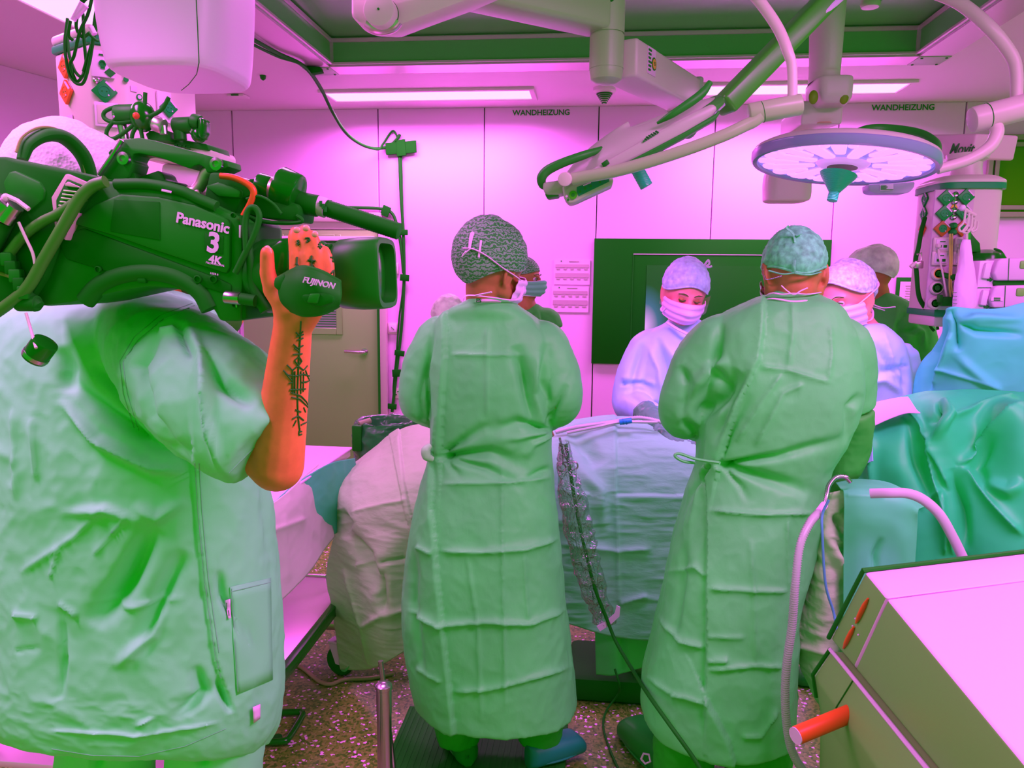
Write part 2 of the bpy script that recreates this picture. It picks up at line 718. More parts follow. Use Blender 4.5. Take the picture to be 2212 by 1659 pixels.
for a, c in ((0.0, 3.2), (3.2, jl - .85), (jl - .85, jl), (jl, L)):
    MB().box(A + d * ((a + c) / 2) + nrm * .02 + V((0, 0, CZ / 2)), (c - a - .008, .03, CZ), rotz(ang), bev=.003, seg=1).build('wall_panel', WALLW, wl)

for x, y in ((1169, 243.5), (1951, 232.5)):
    p = at(x, y, Y=YB - .004)
    o = text('WANDHEIZUNG', 'wall_lettering', INK, p, (1, 0, 0), .055, wall, bold=.0012)

# ------------------------------------------------------------------ lit ceiling panels
LIT = mat('lit_diffuser', (.9, .5, .9), .5, emit=((1.0, .43, 1.0), 1.5))


def panel_light(x0, x1, y0, y1, label):
    z = CZ
    t = thing('ceiling_light', label, 'light', ((x0 + x1) / 2, (y0 + y1) / 2, z))
    f = MB()
    w = .035
    for c, s in ((((x0 + x1) / 2, y0 - w / 2), (x1 - x0 + 2 * w, w)), (((x0 + x1) / 2, y1 + w / 2), (x1 - x0 + 2 * w, w)),
                 ((x0 - w / 2, (y0 + y1) / 2), (w, y1 - y0)), ((x1 + w / 2, (y0 + y1) / 2), (w, y1 - y0))):
        f.box((c[0], c[1], z - .008), (s[0], s[1], .02), bev=.003, seg=1)
    f.build('light_frame', CEILW, t)
    MB().box(((x0 + x1) / 2, (y0 + y1) / 2, z - .004), (x1 - x0, y1 - y0, .010)).build('diffuser', LIT, t)


panel_light(-1.845, -.46, 5.24, 5.50, 'long lit ceiling panel left, above the wall behind the door')
panel_light(.52, 1.915, 5.20, 5.46, 'long lit ceiling panel right, behind the ceiling arms')
panel_light(-2.62, -2.27, 1.4, 3.95, 'lit ceiling panel at the far left above the hanging cables')

# small things on the ceiling
p = at(1306, 190, Z=CZ)
t = thing('smoke_detector', 'round white smoke detector with slotted cone under the ceiling', 'detector', p)
MB().lathe([(.075, 0), (.075, -.02), (.06, -.035)], p, seg=28).build('mounting_base', CEILW, t)
b = MB()
for k in range(6):
    r = .052 - k * .007
    b.lathe([(r, -.036 - k * .011), (r, -.042 - k * .011)], p, seg=24)
b.build('slotted_cone', BLACK, t)
MB().lathe([(.045, -.034), (.022, -.085), (.006, -.10)], p, seg=20).build('sensor_core', GREYP, t)
p = at(568, 163, Z=CZ)
o = MB().lathe([(.02, 0), (.016, -.02), (.004, -.03)], p, seg=14).build('ceiling_stud', BLACK)
tag(o, 'tiny dark stud in the ceiling left of the recess', 'stud')
p = at(515, 206, Z=CZ)
t = thing('ceiling_sensor', 'flat white sensor tile on the ceiling above the camera operator', 'sensor', p)
MB().box(p + V((0, 0, -.008)), (.12, .1, .016), bev=.004).build('sensor_tile', CEILW, t)
MB().box(p + V((0, -.055, -.010)), (.05, .012, .008)).build('sensor_slot', BLACK, t)

# ------------------------------------------------------------------ door
Yd = YB
x0, x1 = at(533, 760, Y=Yd).x, at(822, 760, Y=Yd).x
zt = 1.95
dr = MB().box(((x0 + x1) / 2, Yd - .02, (zt) / 2), (x1 - x0, .04, zt), bev=.004).build('door_1', DOORM)
struct(dr)
fr = MB()
fr.box(((x0 + x1) / 2 - .2, Yd - .03, 2.045), (x1 - x0 + .46, .07, .07), bev=.008)
fr.box(((x0 + x1) / 2 - .2, Yd - .015, 1.985), (x1 - x0 + .40, .04, .06))
fr.box((x1 + .035, Yd - .03, 1.02), (.055, .06, 2.04), bev=.006)
fr.build('door_frame', mat('door_frame_steel', (.62, .50, .50), .35, metal=.2), dr)
MB().box(((x0 + x1) / 2 - .2, Yd - .06, 1.885), (x1 - x0 + .36, .05, .035), bev=.006).build('closer_rail', WHITE, dr)
MB().box(((x0 + x1) / 2 - .2, Yd - .055, 1.86), (x1 - x0 + .40, .04, .012)).build('rail_gap', BLACK, dr)
b = MB().box((x1 + .004, Yd - .035, .95), (.02, .05, 1.8))
b.build('door_seal', BLACK, dr)
a, c = at(690, 640, Y=Yd), at(731, 708, Y=Yd)
w = MB()
wx0, wx1, wz0, wz1 = a.x - .25, c.x, c.z, a.z + .42
gm = mat('door_glass', (.55, .45, .55), .1, spec=.5)
MB().box(((wx0 + wx1) / 2, Yd - .043, (wz0 + wz1) / 2), (wx1 - wx0, .006, wz1 - wz0)).build('window_pane', gm, dr)
f = MB()
for cc, ss in (((wx1 + .025, (wz0 + wz1) / 2), (.05, wz1 - wz0 + .1)), ((wx0 - .025, (wz0 + wz1) / 2), (.05, wz1 - wz0 + .1)),
               (((wx0 + wx1) / 2, wz0 - .025), (wx1 - wx0, .05)), (((wx0 + wx1) / 2, wz1 + .025), (wx1 - wx0, .05))):
    f.box((cc[0], Yd - .045, cc[1]), (ss[0], .014, ss[1]), bev=.003, seg=1)
f.build('window_frame', DOORM, dr)
for k in range(34):
    z = wz0 + .012 + k * (wz1 - wz0 - .02) / 34
    MB().box(((wx0 + wx1) / 2, Yd - .049, z), (wx1 - wx0, .004, .006)).build('blind_slat', INK, dr)
h = at(775, 758, Y=Yd)
MB().tube([h + V((.06, -.04, 0)), h + V((.06, -.10, 0)), h + V((-.08, -.10, .004))], .012, smooth=4).build('door_handle', CHROME, dr)
MB().cyl(h + V((.06, -.03, 0)), h + V((.06, -.05, 0)), .026, seg=20).build('handle_rose', CHROME, dr)

# wall switches and socket right of the door
for (px, py, lab, kind) in ((850, 580, 'white wall switch right of the lens hood', 's'), (850, 709, 'white wall switch with a small dark mark, below the other switch', 'd'), (861, 849, 'white wall socket with three holes low on the wall', 'o')):
    p = at(px, py, Y=YB)
    t = thing('wall_switch' if kind != 'o' else 'wall_socket', lab, 'switch' if kind != 'o' else 'socket', p)
    MB().box(p + V((0, -.008, 0)), (.085, .016, .085), bev=.005).build('cover_frame', CREAM, t)
    if kind != 'o':
        MB().box(p + V((0, -.019, 0)), (.06, .010, .06), bev=.004).build('rocker', WHITE, t)
        MB().tube([p + V((-.012, -.026, .012)), p + V((.012, -.026, -.01))], .002, 6).build('mark', INK, t)
    else:
        for dx, dz in ((0, .014), (-.014, -.01), (.014, -.01)):
            MB().cyl(p + V((dx, -.020, dz)), p + V((dx, -.014, dz)), .005, seg=10).build('socket_hole', BLACK, t)

# ------------------------------------------------------------------ wall screen
a, c = at(1283, 517, Y=YB), at(1796, 785, Y=YB)
xs0, xs1, zs0, zs1 = -.010, 1.675, .975, 1.90
t = thing('wall_screen', 'large black glass screen set in the wall behind the blue gowned surgeon', 'screen', ((xs0 + xs1) / 2, YB - .02, zs0))
MB().box(((xs0 + xs1) / 2, YB - .012, (zs0 + zs1) / 2), (xs1 - xs0, .024, zs1 - zs0), bev=.003).build('bezel', mat('screen_bezel', (.002, .19, .002), .35, spec=.25), t)
q0, q1 = at(1397, 573, Y=YB), at(1760, 573, Y=YB)


def screen_mat():
    m = bpy.data.materials.new('screen_picture')
    m.use_nodes = True
    nt = m.node_tree
    b = nt.nodes['Principled BSDF']
    b.inputs['Base Color'].default_value = (.003, .20, .003, 1)
    b.inputs['Roughness'].default_value = .3
    tc = nt.nodes.new('ShaderNodeTexCoord')
    mp = nt.nodes.new('ShaderNodeMapping')
    mp.vector_type = 'POINT'
    k = at(1390, 705, Y=YB)
    mp.inputs['Location'].default_value = (-k.x, -k.y, -k.z)
    mp.inputs['Scale'].default_value = (1, 1, 1)
    nt.links.new(tc.outputs['Object'], mp.inputs['Vector'])
    m2 = nt.nodes.new('ShaderNodeMapping')
    m2.inputs['Scale'].default_value = (5.2, 0, 3.2)
    nt.links.new(mp.outputs['Vector'], m2.inputs['Vector'])
    g = nt.nodes.new('ShaderNodeTexGradient')
    g.gradient_type = 'SPHERICAL'
    nt.links.new(m2.outputs['Vector'], g.inputs['Vector'])
    cr = nt.nodes.new('ShaderNodeValToRGB')
    e = cr.color_ramp.elements
    e[0].position, e[0].color = 0, (0, .004, 0, 1)
    e[1].position, e[1].color = .95, (.85, .30, 1, 1)
    x = e.new(.45)
    x.color = (.05, .08, .25, 1)
    nt.links.new(g.outputs['Fac'], cr.inputs['Fac'])
    nt.links.new(cr.outputs['Color'], b.inputs['Emission Color'])
    b.inputs['Emission Strength'].default_value = 1.0
    return m


MB().box(((q0.x + 1.56) / 2, YB - .026, (1.02 + q0.z) / 2), (1.56 - q0.x, .004, q0.z - 1.02)).build('display', screen_mat(), t)
p0, p1 = at(1368, 549, Y=YB), at(1700, 548, Y=YB)
MB().box(((p0.x + p1.x) / 2, YB - .0255, p0.z), (p1.x - p0.x, .005, .006)).build('lit_edge', mat('edge_print', (.5, .45, .5), .4), t)
MB().box((p0.x, YB - .0255, p0.z - .32), (.005, .004, .64)).build('lit_edge', BLACK, t)

# two printed tables on the wall
for (x0, y0, x1, y1, lab, k) in ((1197, 561, 1274, 615, 'upper of two printed schedule sheets on the wall left of the screen', 0), (1192, 618, 1271, 675, 'lower of two printed schedule sheets on the wall, edge curling', 1)):
    a, c = at(x0, y0, Y=YB), at(x1, y1, Y=YB)
    t = thing('wall_notice', lab, 'paper', ((a.x + c.x) / 2, YB, c.z))
    MB().box(((a.x + c.x) / 2, YB - .004, (a.z + c.z) / 2), (c.x - a.x, .004, a.z - c.z)).build('sheet', PAPER, t)
    w = c.x - a.x
    hh = a.z - c.z
    for fz, hz in ((.20, .13), (.58, .18)):
        MB().box(((a.x + c.x) / 2, YB - .0075, a.z - hh * fz - .008), (w * .92, .003, hh * hz)).build('printed_band', PRINT, t)
    for r in range(2):
        for q in range(5):
            MB().box((a.x + w * (.12 + .19 * q), YB - .0075, a.z - hh * (.37 + .40 * r)), (w * .10, .003, hh * .05)).build('printed_entry', PRINT, t)
    MB().box((a.x + w * .2, YB - .0075, a.z - hh * .05), (w * .03, .003, hh * .04)).build('printed_mark', INK, t)
    MB().box((a.x + w * .55, YB - .0075, a.z - hh * .06), (w * .28, .003, hh * .02)).build('printed_title', PRINT, t)

# observation window at the right edge
a, c = at(2136, 292, Y=YB), at(2300, 470, Y=YB)
wd = struct(MB().box(((a.x + c.x) / 2, YB - .004, (a.z + c.z) / 2), (c.x - a.x - .02, .012, a.z - c.z - .02)).build('window_1', mat('dark_window_glass', (.06, .32, .004), .15, spec=.3)))
f = MB()
for i, (off, th) in enumerate(((0, .035), (.05, .03))):
    A0, C0 = V((a.x + off, 0, a.z - off)), V((c.x, 0, c.z + off))
    y = YB - .02 + i * .006
    f.box(((A0.x + C0.x) / 2, y, A0.z - th / 2), (C0.x - A0.x, .03, th), bev=.004, seg=1)
    f.box(((A0.x + C0.x) / 2, y, C0.z + th / 2), (C0.x - A0.x, .03, th), bev=.004, seg=1)
    f.box((A0.x + th / 2, y, (A0.z + C0.z) / 2), (th, .03, A0.z - C0.z), bev=.004, seg=1)
f.build('window_frame', mat('window_frame_grey', (.30, .34, .20), .4), wd)
# ------------------------------------------------------------------ ceiling arms and surgical lamps
def pts(lst):
    """(px, py, Y) -> points"""
    return [at(a, b, Y=c) for a, b, c in lst]


def frame_of(d, up=(0, 0, 1)):
    d = V(d).normalized()
    s = d.cross(V(up)).normalized()
    u = s.cross(d).normalized()
    return d, s, u


def beam(mb, a, b, w0, h0, w1=None, h1=None, bev=.006, up=(0, 0, 1)):
    """box beam between two points, width across and height up, may taper"""
    a, b = V(a), V(b)
    w1 = w0 if w1 is None else w1
    h1 = h0 if h1 is None else h1
    d, s, u = frame_of(b - a, up)

    def fn(bm):
        vs = []
        for p, w, h in ((a, w0, h0), (b, w1, h1)):
            for sx, sz in ((-1, -1), (1, -1), (1, 1), (-1, 1)):
                vs.append(bm.verts.new(p + s * (sx * w / 2) + u * (sz * h / 2)))
        for f in ((0, 1, 2, 3), (7, 6, 5, 4), (0, 4, 5, 1), (1, 5, 6, 2), (2, 6, 7, 3), (3, 7, 4, 0)):
            bm.faces.new([vs[i] for i in f])
        bmesh.ops.recalc_face_normals(bm, faces=bm.faces)
        if bev:
            bmesh.ops.bevel(bm, geom=list(bm.edges), offset=bev, segments=3, affect='EDGES', profile=.5, clamp_overlap=True)
    return mb.bm(fn)


ARM = mat('arm_lacquer', (.36, .56, .26), .35, spec=.4)
ARMD = mat('arm_dark_green', (.02, .33, .02), .45)
LAMPB = mat('lamp_shell', (.50, .56, .42), .35, spec=.4)

# --- middle ceiling column with two arms (top centre)
Yc = 2.75
t = thing('support_arm', 'ceiling arm with upright cylinder, long beams and a round sticker at top centre', 'arm', at(1312, 0, Y=Yc))
s = Yc / F_PX
ctr = at(1312, 60, Y=Yc)
r = 35 * Yc / F_PX
zt, zb = at(1312, -60, Y=Yc).z, at(1312, 165, Y=Yc).z
b = MB()
b.lathe([(r, zt - ctr.z), (r, at(1312, 74, Y=Yc).z - ctr.z)], ctr, seg=40)
b.build('upright', ARM, t, angle=30)
z1, z2 = at(1312, 78, Y=Yc).z - ctr.z, at(1312, 150, Y=Yc).z - ctr.z
MB().lathe([(r * .93, z1 + .012), (r * .93, z1), (r, z1), (r, z2)], ctr, seg=40).build('joint_sleeve', ARM, t, angle=30)
MB().lathe([(r * .97, z2), (r * .98, z2 - .012), (r * .90, z2 - .035), (r * .6, z2 - .045), (r * .2, z2 - .047)], ctr, seg=40).build('end_cap', ARM, t, angle=30)
MB().cyl(ctr + V((.01, -r * .99, at(1312, 11, Y=Yc).z - ctr.z)), ctr + V((.01, -r * 1.02, at(1312, 11, Y=Yc).z - ctr.z)), .009, seg=14).build('rivet', BLACK, t)
b = MB()
beam(b, at(1300, 38, Y=Yc), at(870, -58, Y=2.35), .13, .105, .13, .10, bev=.018)
b.build('upper_beam', ARM, t)
for px in (1282, 1291):
    MB().cyl(at(px, 27.5, Y=Yc - .068), at(px, 27.5, Y=Yc - .074), .006, seg=12).build('screw', BLACK, t)
# box arm going right and back, with label
b = MB()
a0, a1 = at(1335, 128, Y=Yc + .02), at(1478, 206, Y=3.45)
beam(b, a0, a1, .14, .125, .14, .12, bev=.012)
b.build('lower_beam', CREAM, t)
d, sx, u = frame_of(a1 - a0)
side = -sx if (-sx).y < 0 else sx
nn = side * .0705
q = a0 + d * .13 + nn + u * .01
MB().prism([q + d * (-.035) + u * -.045, q + d * .045 + u * -.045, q + d * .045 + u * .045, q + d * -.035 + u * .045], side * .002).build('label_plate', PAPER, t)
for k in range(6):
    MB().prism([q + d * (-.03) + u * (.03 - k * .013), q + d * (.0 - .004 * (k % 3)) + u * (.03 - k * .013), q + d * (.0 - .004 * (k % 3)) + u * (.037 - k * .013), q + d * -.03 + u * (.037 - k * .013)], side * .0035).build('label_print', INK, t)
c0 = q + d * .026 + u * -.005
MB().cyl(c0 + side * .001, c0 + side * .004, .022, seg=24).build('round_sticker', mat('sticker_ring', (.02, .28, .01), .6), t)
MB().cyl(c0 + side * .001, c0 + side * .0048, .017, seg=24).build('sticker_face', mat('sticker_orange', (.9, .42, .08), .6), t)
text('25', 'sticker_print', INK, c0 + side * .0052, d, .018, t)
b = MB()
beam(b, a1 - d * .005, a1 + d * .03, .15, .14, bev=.01)
b.build('arm_end', GREYP, t)

# --- second arm: hub with round cover, top left of centre
Yh = 2.2
t = thing('support_arm', 'ceiling arm end with big round joint cover, left of centre at top', 'arm', at(822, 10, Y=Yh))
hc = at(822, 25, Y=Yh)
k = Yh / F_PX
b = MB()
out = [at(px, py, Y=Yh + .03) for px, py in ((757, -60), (757, 34), (775, 50), (800, 58), (850, 60), (880, 48), (1010, 0), (1080, -30), (1080, -60))]
b.prism(out, (0, .10, 0), bev=.012)
b.build('arm_housing', CREAM, t)
MB().cyl(hc + V((0, -.02, 0)), hc + V((0, .05, 0)), 33 * k, seg=48, bev=.004).build('joint_cover', CREAM, t, angle=30)
b = MB()
b.lathe([(34.2 * k, 0), (34.2 * k, .004)], hc + V((0, .026, 0)), axis=(0, -1, 0), seg=48)
b.build('cover_gap', BLACK, t)
MB().cyl(hc + V((0, -.024, 0)), hc + V((0, -.02, 0)), .003, seg=10).build('cover_screw', BLACK, t)
b = MB()
b.tube([at(795, 50, Y=Yh + .03), at(815, 62, Y=Yh + .03), at(845, 58, Y=Yh + .03), at(858, 44, Y=Yh + .03)], .018, 10, smooth=4)
b.build('lower_bearing', STEEL, t)

# --- right ceiling column with box arm and hanging motor
Yk = 3.6
t = thing('support_column', 'square ceiling column with two dark oval marks and a hanging motor box, above the wide lamp', 'column', at(1785, 130, Y=Yk))
b = MB()
rows = sil_rows([(-30, 1754, 1826, .12), (138, 1752, 1812, .11), (165, 1750, 1810, .10), (180, 1748, 1812, .10)], Yk)
P, N = loft(rows, 24, 40, 5)
F = list(map(tuple, grid_faces(24, 40, True)))
mesh_np('column_post', P.reshape(-1, 3), F, CREAM, t, angle=40)
rows = sil_rows([(178, 1755, 1823, .12, 0, 5), (182, 1751, 1829, .13, 0, 5), (215, 1752, 1827, .13, 0, 5), (228, 1756, 1822, .12, 0, 5), (234, 1762, 1816, .11, 0, 5)], Yk)
P, N = loft(rows, 24, 40, 5)
F = list(map(tuple, grid_faces(24, 40, True))) + [tuple(range(40)), tuple(range(23 * 40, 24 * 40))]
mesh_np('column_head', P.reshape(-1, 3), F, CREAM, t, angle=40)
for px in (1757, 1823):
    p = at(px, 210, Y=Yk - .115)
    MB().ball(p, .026, (.75, .5, 1.1)).build('oval_mark', mat('olive_mark', (.20, .36, .01), .5), t)
b = MB()
a0, a1 = at(1776, 243, Y=Yk), at(1716, 278, Y=4.35)
beam(b, a0, a1, .17, .10, .14, .09, bev=.01)
b.build('box_arm', CREAM, t)
p = a0 + V((0, -.02, -.052))
MB().lathe([(.03, 0), (.03, -.002)], at(1782, 240, Y=Yk) + V((0, 0, -.048)), seg=24).build('arm_bearing', mat('bearing_yellow', (.75, .5, .3), .5), t)
rows = sil_rows([(272, 1698, 1752, .08, 0, 6), (300, 1697, 1751, .08, 0, 6), (372, 1655, 1750, .09, 0, 4), (425, 1650, 1748, .09, 0, 4), (436, 1653, 1738, .085, 0, 4), (438, 1665, 1720, .06, 0, 4)], 4.4)
P, N = loft(rows, 40, 40, 5)
F = list(map(tuple, grid_faces(40, 40, True))) + [tuple(range(40)), tuple(range(39 * 40, 40 * 40))]
mesh_np('motor_box', P.reshape(-1, 3), F, CREAM, t, angle=40)

# --- little camera dome on the ceiling top right
p = at(1882, 0, Z=RZ)
t = thing('dome_fitting', 'round white ceiling fitting with a thin wire at the top edge', 'fitting', p)
p = at(1880, 10, Y=3.7)
MB().lathe([(.035, .40), (.035, .03), (.042, .0), (.036, -.012), (.01, -.014)], p, seg=28).build('fitting_body', CREAM, t)
MB().tube([p + V((.02, 0, 0)), at(1905, 0, Y=3.7), at(1925, -10, Y=3.7)], .003, 6).build('fitting_wire', GREYP, t)

# --- wide surgical lamp
def disc_lamp():
    Yl = 2.75
    c = at(1823, 336, Y=Yl)
    R = 177 * Yl / F_PX
    ax = V((-.095, -.075, -1)).normalized()
    t = thing('surgical_lamp', 'round lit surgical lamp head seen from below with violet lenses and green handle', 'lamp', c)
    n = ax
    X = V((1, 0, 0))
    X = (X - n * X.dot(n)).normalized()
    Yv = n.cross(X)

    def L(x, y, h):   # lamp space: h along the light
        return c + X * x + Yv * y + n * h
    MB().lathe([(R * .3, -.034), (R * .7, -.028), (R * .92, -.016), (R * .985, -.005), (R, .004), (R * .995, .01)], c, axis=n, seg=96).build('shell', LAMPB, t, angle=35)
    MB().lathe([(R * .995, .003), (R * 1.01, .009), (R * 1.005, .03), (R * .985, .038), (R * .94, .036), (R * .935, .028), (R * .93, .0)], c, axis=n, seg=96).build('rim', mat('lamp_rim', (.22, .30, .42), .15, spec=.6), t, angle=35)
    glow = mat('lamp_lens_plate', (.35, .30, .75), .12, spec=.6, emit=((.32, .22, .95), .55))
    MB().lathe([(R * .935, .026), (R * .3, .024), (.002, .024)], c, axis=n, seg=96).build('lens_plate', glow, t)
    lens = mat('lamp_lens', (.9, .55, .95), .25, emit=((1.0, .30, 1.0), 1.05))
    # radial lens strips
    for k in range(18):
        a = 2 * math.pi * (k + .5) / 18
        d = V((math.cos(a), math.sin(a), 0))
        s = V((-d.y, d.x, 0))
        r0, r1 = (R * .34, R * .86) if k % 2 == 0 else (R * .50, R * .88)
        w0, w1 = (.018, .030) if k % 2 == 0 else (.016, .026)
        pl = []
        for q in range(7):
            an = -math.pi / 2 + math.pi * q / 6
            pl.append(d * (r1 + w1 * .5 * math.cos(an)) + s * (w1 * math.sin(an)))
        for q in range(7):
            an = math.pi / 2 + math.pi * q / 6
            pl.append(d * (r0 + w0 * .5 * math.cos(an)) + s * (w0 * math.sin(an)))
        MB().prism([L(p.x, p.y, .024) for p in pl], n * .008, bev=.002, seg=1).build('lens_strip', lens, t)
    for k in range(18):
        a = 2 * math.pi * k / 18
        p = L(math.cos(a) * R * .80, math.sin(a) * R * .80, .028)
        MB().ball(p, .016, (1, 1, .5), seg=10).build('led_lens', lens, t)
    # light wedge facets round the hub
    hub = mat('lamp_hub', (.8, .5, .9), .25, emit=((.85, .30, 1.0), .5))
    MB().lathe([(R * .30, .024), (R * .26, .036), (R * .20, .040), (R * .165, .040), (R * .16, .03)], c, axis=n, seg=48).build('hub_ring', hub, t)
    MB().lathe([(R * .165, .041), (R * .165, .034), (.002, .034)], c, axis=n, seg=40).build('hub_recess', BLACKG, t)
    # handle bridge
    b = MB()
    hs = []
    for k in range(15):
        a = math.radians(-62 + k * 9.2)
        rr = R * (1.0 + .16 * math.sin(math.pi * k / 14))
        hs.append(L(math.cos(a) * rr, -math.sin(a) * rr, -.045 - .055 * math.sin(math.pi * k / 14)))
    b.tube([L(.02, -R * .55, -.10)] + [at(x, y, Y=Yl + dy) for x, y, dy in ((1872, 281, .30), (1925, 280, .30), (1985, 290, .22), (2018, 310, .10), (2024, 330, .02), (2020, 340, 0))], [.006, .014, .014, .014, .015, .014, .010], 12, smooth=6, flat=1.3)
    b.build('handle_ring', ARMD, t)
    b = MB()
    P_ = [at(x, y, Y=Yl + dy) for x, y, dy in ((1640, 305, .05), (1750, 288, .28), (1863, 279, .33), (1895, 290, .30), (1960, 305, .25), (2005, 330, .10))]
    rows = [[p + V((0, -.03, .0)), p + V((0, .0, .012)), p + V((0, .10, -.02))] for p in P_]
    # green sterile handle with flared collar
    hd = mat('sterile_handle_green', (.03, .62, .30), .3, spec=.5, bump=[('wave', 60, .3, .002, (1, 1, 1))])
    h0 = c + n * .035 + V((-.006, 0, 0))
    tip = at(1797, 434, Y=Yl - .02)
    hx = (tip - h0).normalized()
    Lh = (tip - h0).length
    MB().lathe([(.060, .028), (.056, .036), (.019, .088), (.015, .088)], h0, axis=hx, seg=20).build('handle_collar', hd, t, angle=30)
    b = MB()
    prof = []
    for k in range(15):
        h = .085 + (Lh - .085) * k / 14
        prof.append((.0165 + (.0012 if k % 2 else 0), h))
    prof += [(.012, Lh + .002), (.002, Lh + .002)]
    b.lathe(prof, h0, axis=hx, seg=20)
    b.build('sterile_handle', hd, t, angle=30)
    # control box under the right side with label
    cb = [at(x, y, Y=Yl - .02) for x, y in ((1876, 398), (1978, 392), (1976, 404), (1966, 415), (1955, 418), (1890, 418), (1878, 414))]
    MB().prism(cb, (0, .07, 0), bev=.006).build('control_box', mat('control_box_violet', (.48, .36, .58), .3), t)
    q = [at(x, y, Y=Yl - .024) for x, y in ((1901, 399), (1930, 397), (1930, 411), (1902, 412))]
    MB().prism(q, (0, .003, 0)).build('label_plate', PAPER, t)
    for k in range(4):
        q = [at(x, y, Y=Yl - .026) for x, y in ((1903, 401 + k * 2.6), (1915 + 3 * (k % 2) + (12 if k == 3 else 0), 400.6 + k * 2.6), (1915 + 3 * (k % 2) + (12 if k == 3 else 0), 401.8 + k * 2.6), (1903, 402.2 + k * 2.6))]
        MB().prism(q, (0, .002, 0)).build('label_print', INK, t)
    spot('surgical_lamp_light', c + n * .08, c + n * .08 + V((-.12, .14, -1)), 60, 95, .5, .22, (.78, .2, 1))
    return t, c, R


lamp1, LC, LR = disc_lamp()
# arm of the wide lamp: curved tube from the ceiling, joint cylinder, yoke
Yl = 2.75
spot('surgical_lamp_light', at(1400, 330, Y=2.45), (.25, 3.05, 1.0), 60, 70, .6, .15, (.66, .12, 1))
t = thing('lamp_arm', 'curved white lamp arm at the right edge carrying the wide lit lamp', 'arm', at(2050, 0, Y=2.7))
MB().tube(pts([(2010, -20, 2.9), (2075, 8, 2.85), (2140, 62, 2.8), (2185, 120, 2.8), (2196, 160, 2.8), (2196, 222, 2.8)]), [.021, .021, .021, .020, .019, .019], 20, smooth=8).build('upper_tube', CREAM, t)
MB().cyl(at(2098, 260, Y=2.78), at(2232, 226, Y=2.78), .042, seg=32, bev=.01).build('joint_cylinder', CREAM, t, angle=35)
MB().cyl(at(2131, 251.5, Y=2.78), at(2133, 251, Y=2.78), .0428, seg=32).build('joint_gap', BLACK, t)
MB().tube(pts([(2140, 262, 2.78), (2152, 275, 2.77), (2152, 293, 2.76), (2135, 320, 2.75), (2090, 346, 2.75), (2025, 366, 2.75)]), [.020, .021, .021, .020, .018, .016], 18, smooth=8).build('yoke_tube', CREAM, t)

# --- second lamp head, seen edge on
Ye = 2.35
t = thing('surgical_lamp', 'tilted surgical lamp head seen from above with dark ring handle and control panel', 'lamp', at(1360, 320, Y=Ye))
k = Ye / F_PX
cA, cB = at(1215, 405, Y=Ye), at(1552, 218, Y=Ye)
axd = (cB - cA).normalized()
cc = (cA + cB) / 2
nz = V((axd.z, .26, -axd.x)).normalized()     # light side normal, down right
nz = -nz if nz.z > 0 else nz
nz = (nz - axd * nz.dot(axd)).normalized()
sd = axd.cross(nz).normalized()
if sd.y > 0:
    sd = -sd      # towards us
Rl = (cB - cA).length / 2 * 1.0


def E(a, s_, h):
    return cc + axd * a + sd * s_ + nz * h


# domed back shell: long teardrop outline
b = MB()
nr, nc = 14, 44
verts, faces = [], []
for i in range(nr + 1):
    f = i / nr
    for j in range(nc):
        an = 2 * math.pi * j / nc
        ca, sa = math.cos(an), math.sin(an)
        rr = f
        a_ = Rl * rr * ca
        s_ = Rl * .46 * rr * sa
        bulge = -.046 * (1 - rr ** 2) ** .7 * (1 - .35 * ca) - .012
        verts.append(E(a_, s_, bulge))
for i in range(nr):
    for j in range(nc):
        faces.append((i * nc + j, i * nc + (j + 1) % nc, (i + 1) * nc + (j + 1) % nc, (i + 1) * nc + j))
b.add(verts, faces)
b.build('shell', LAMPB, t, angle=60)
b = MB()
ring = [E(Rl * math.cos(2 * math.pi * j / 64), Rl * .46 * math.sin(2 * math.pi * j / 64), 0) for j in range(65)]
b.tube(ring, .016, 10, cap=False)
b.build('rim', mat('lamp_rim_dark', (.05, .33, .04), .2, spec=.6), t)
b = MB()
verts = [E(Rl * .97 * math.cos(2 * math.pi * j / 64), Rl * .44 * math.sin(2 * math.pi * j / 64), .012) for j in range(64)]
b.add(verts, [tuple(range(64))])
b.build('lens_plate', MATS['lamp_lens_plate'], t)
# dark ring handles
MB().tube(pts([(1300, 322, Ye - .06), (1262, 335, Ye - .09), (1215, 352, Ye - .1), (1183, 368, Ye - .1), (1170, 384, Ye - .1), (1173, 400, Ye - .08), (1190, 408, Ye - .06)]), [.008, .012, .013, .014, .014, .012, .008], 12, smooth=7).build('ring_handle', ARMD, t)
MB().tube(pts([(1420, 266, Ye - .12), (1450, 248, Ye - .14), (1490, 222, Ye - .14), (1518, 200, Ye - .13), (1534, 178, Ye - .12)]), [.004, .010, .012, .012, .008], 12, smooth=6).build('ring_handle', ARMD, t)
# raised front moulding of the shell
P_ = [(1232, 392), (1300, 352), (1370, 312), (1440, 272), (1500, 240), (1540, 222), (1552, 232), (1540, 252), (1480, 290), (1400, 330), (1320, 368), (1250, 402)]
MB().prism([at(x, y, Y=Ye - .13) for x, y in P_], (0, .09, 0), bev=.02, seg=3).build('front_moulding', LAMPB, t)
P_ = [(1330, 362), (1400, 326), (1480, 284), (1545, 246), (1553, 236), (1556, 243), (1548, 256), (1482, 295), (1402, 338), (1335, 370)]
MB().prism([at(x, y, Y=Ye - .136) for x, y in P_], (0, .05, 0), bev=.004, seg=2).build('dark_band', ARMD, t)
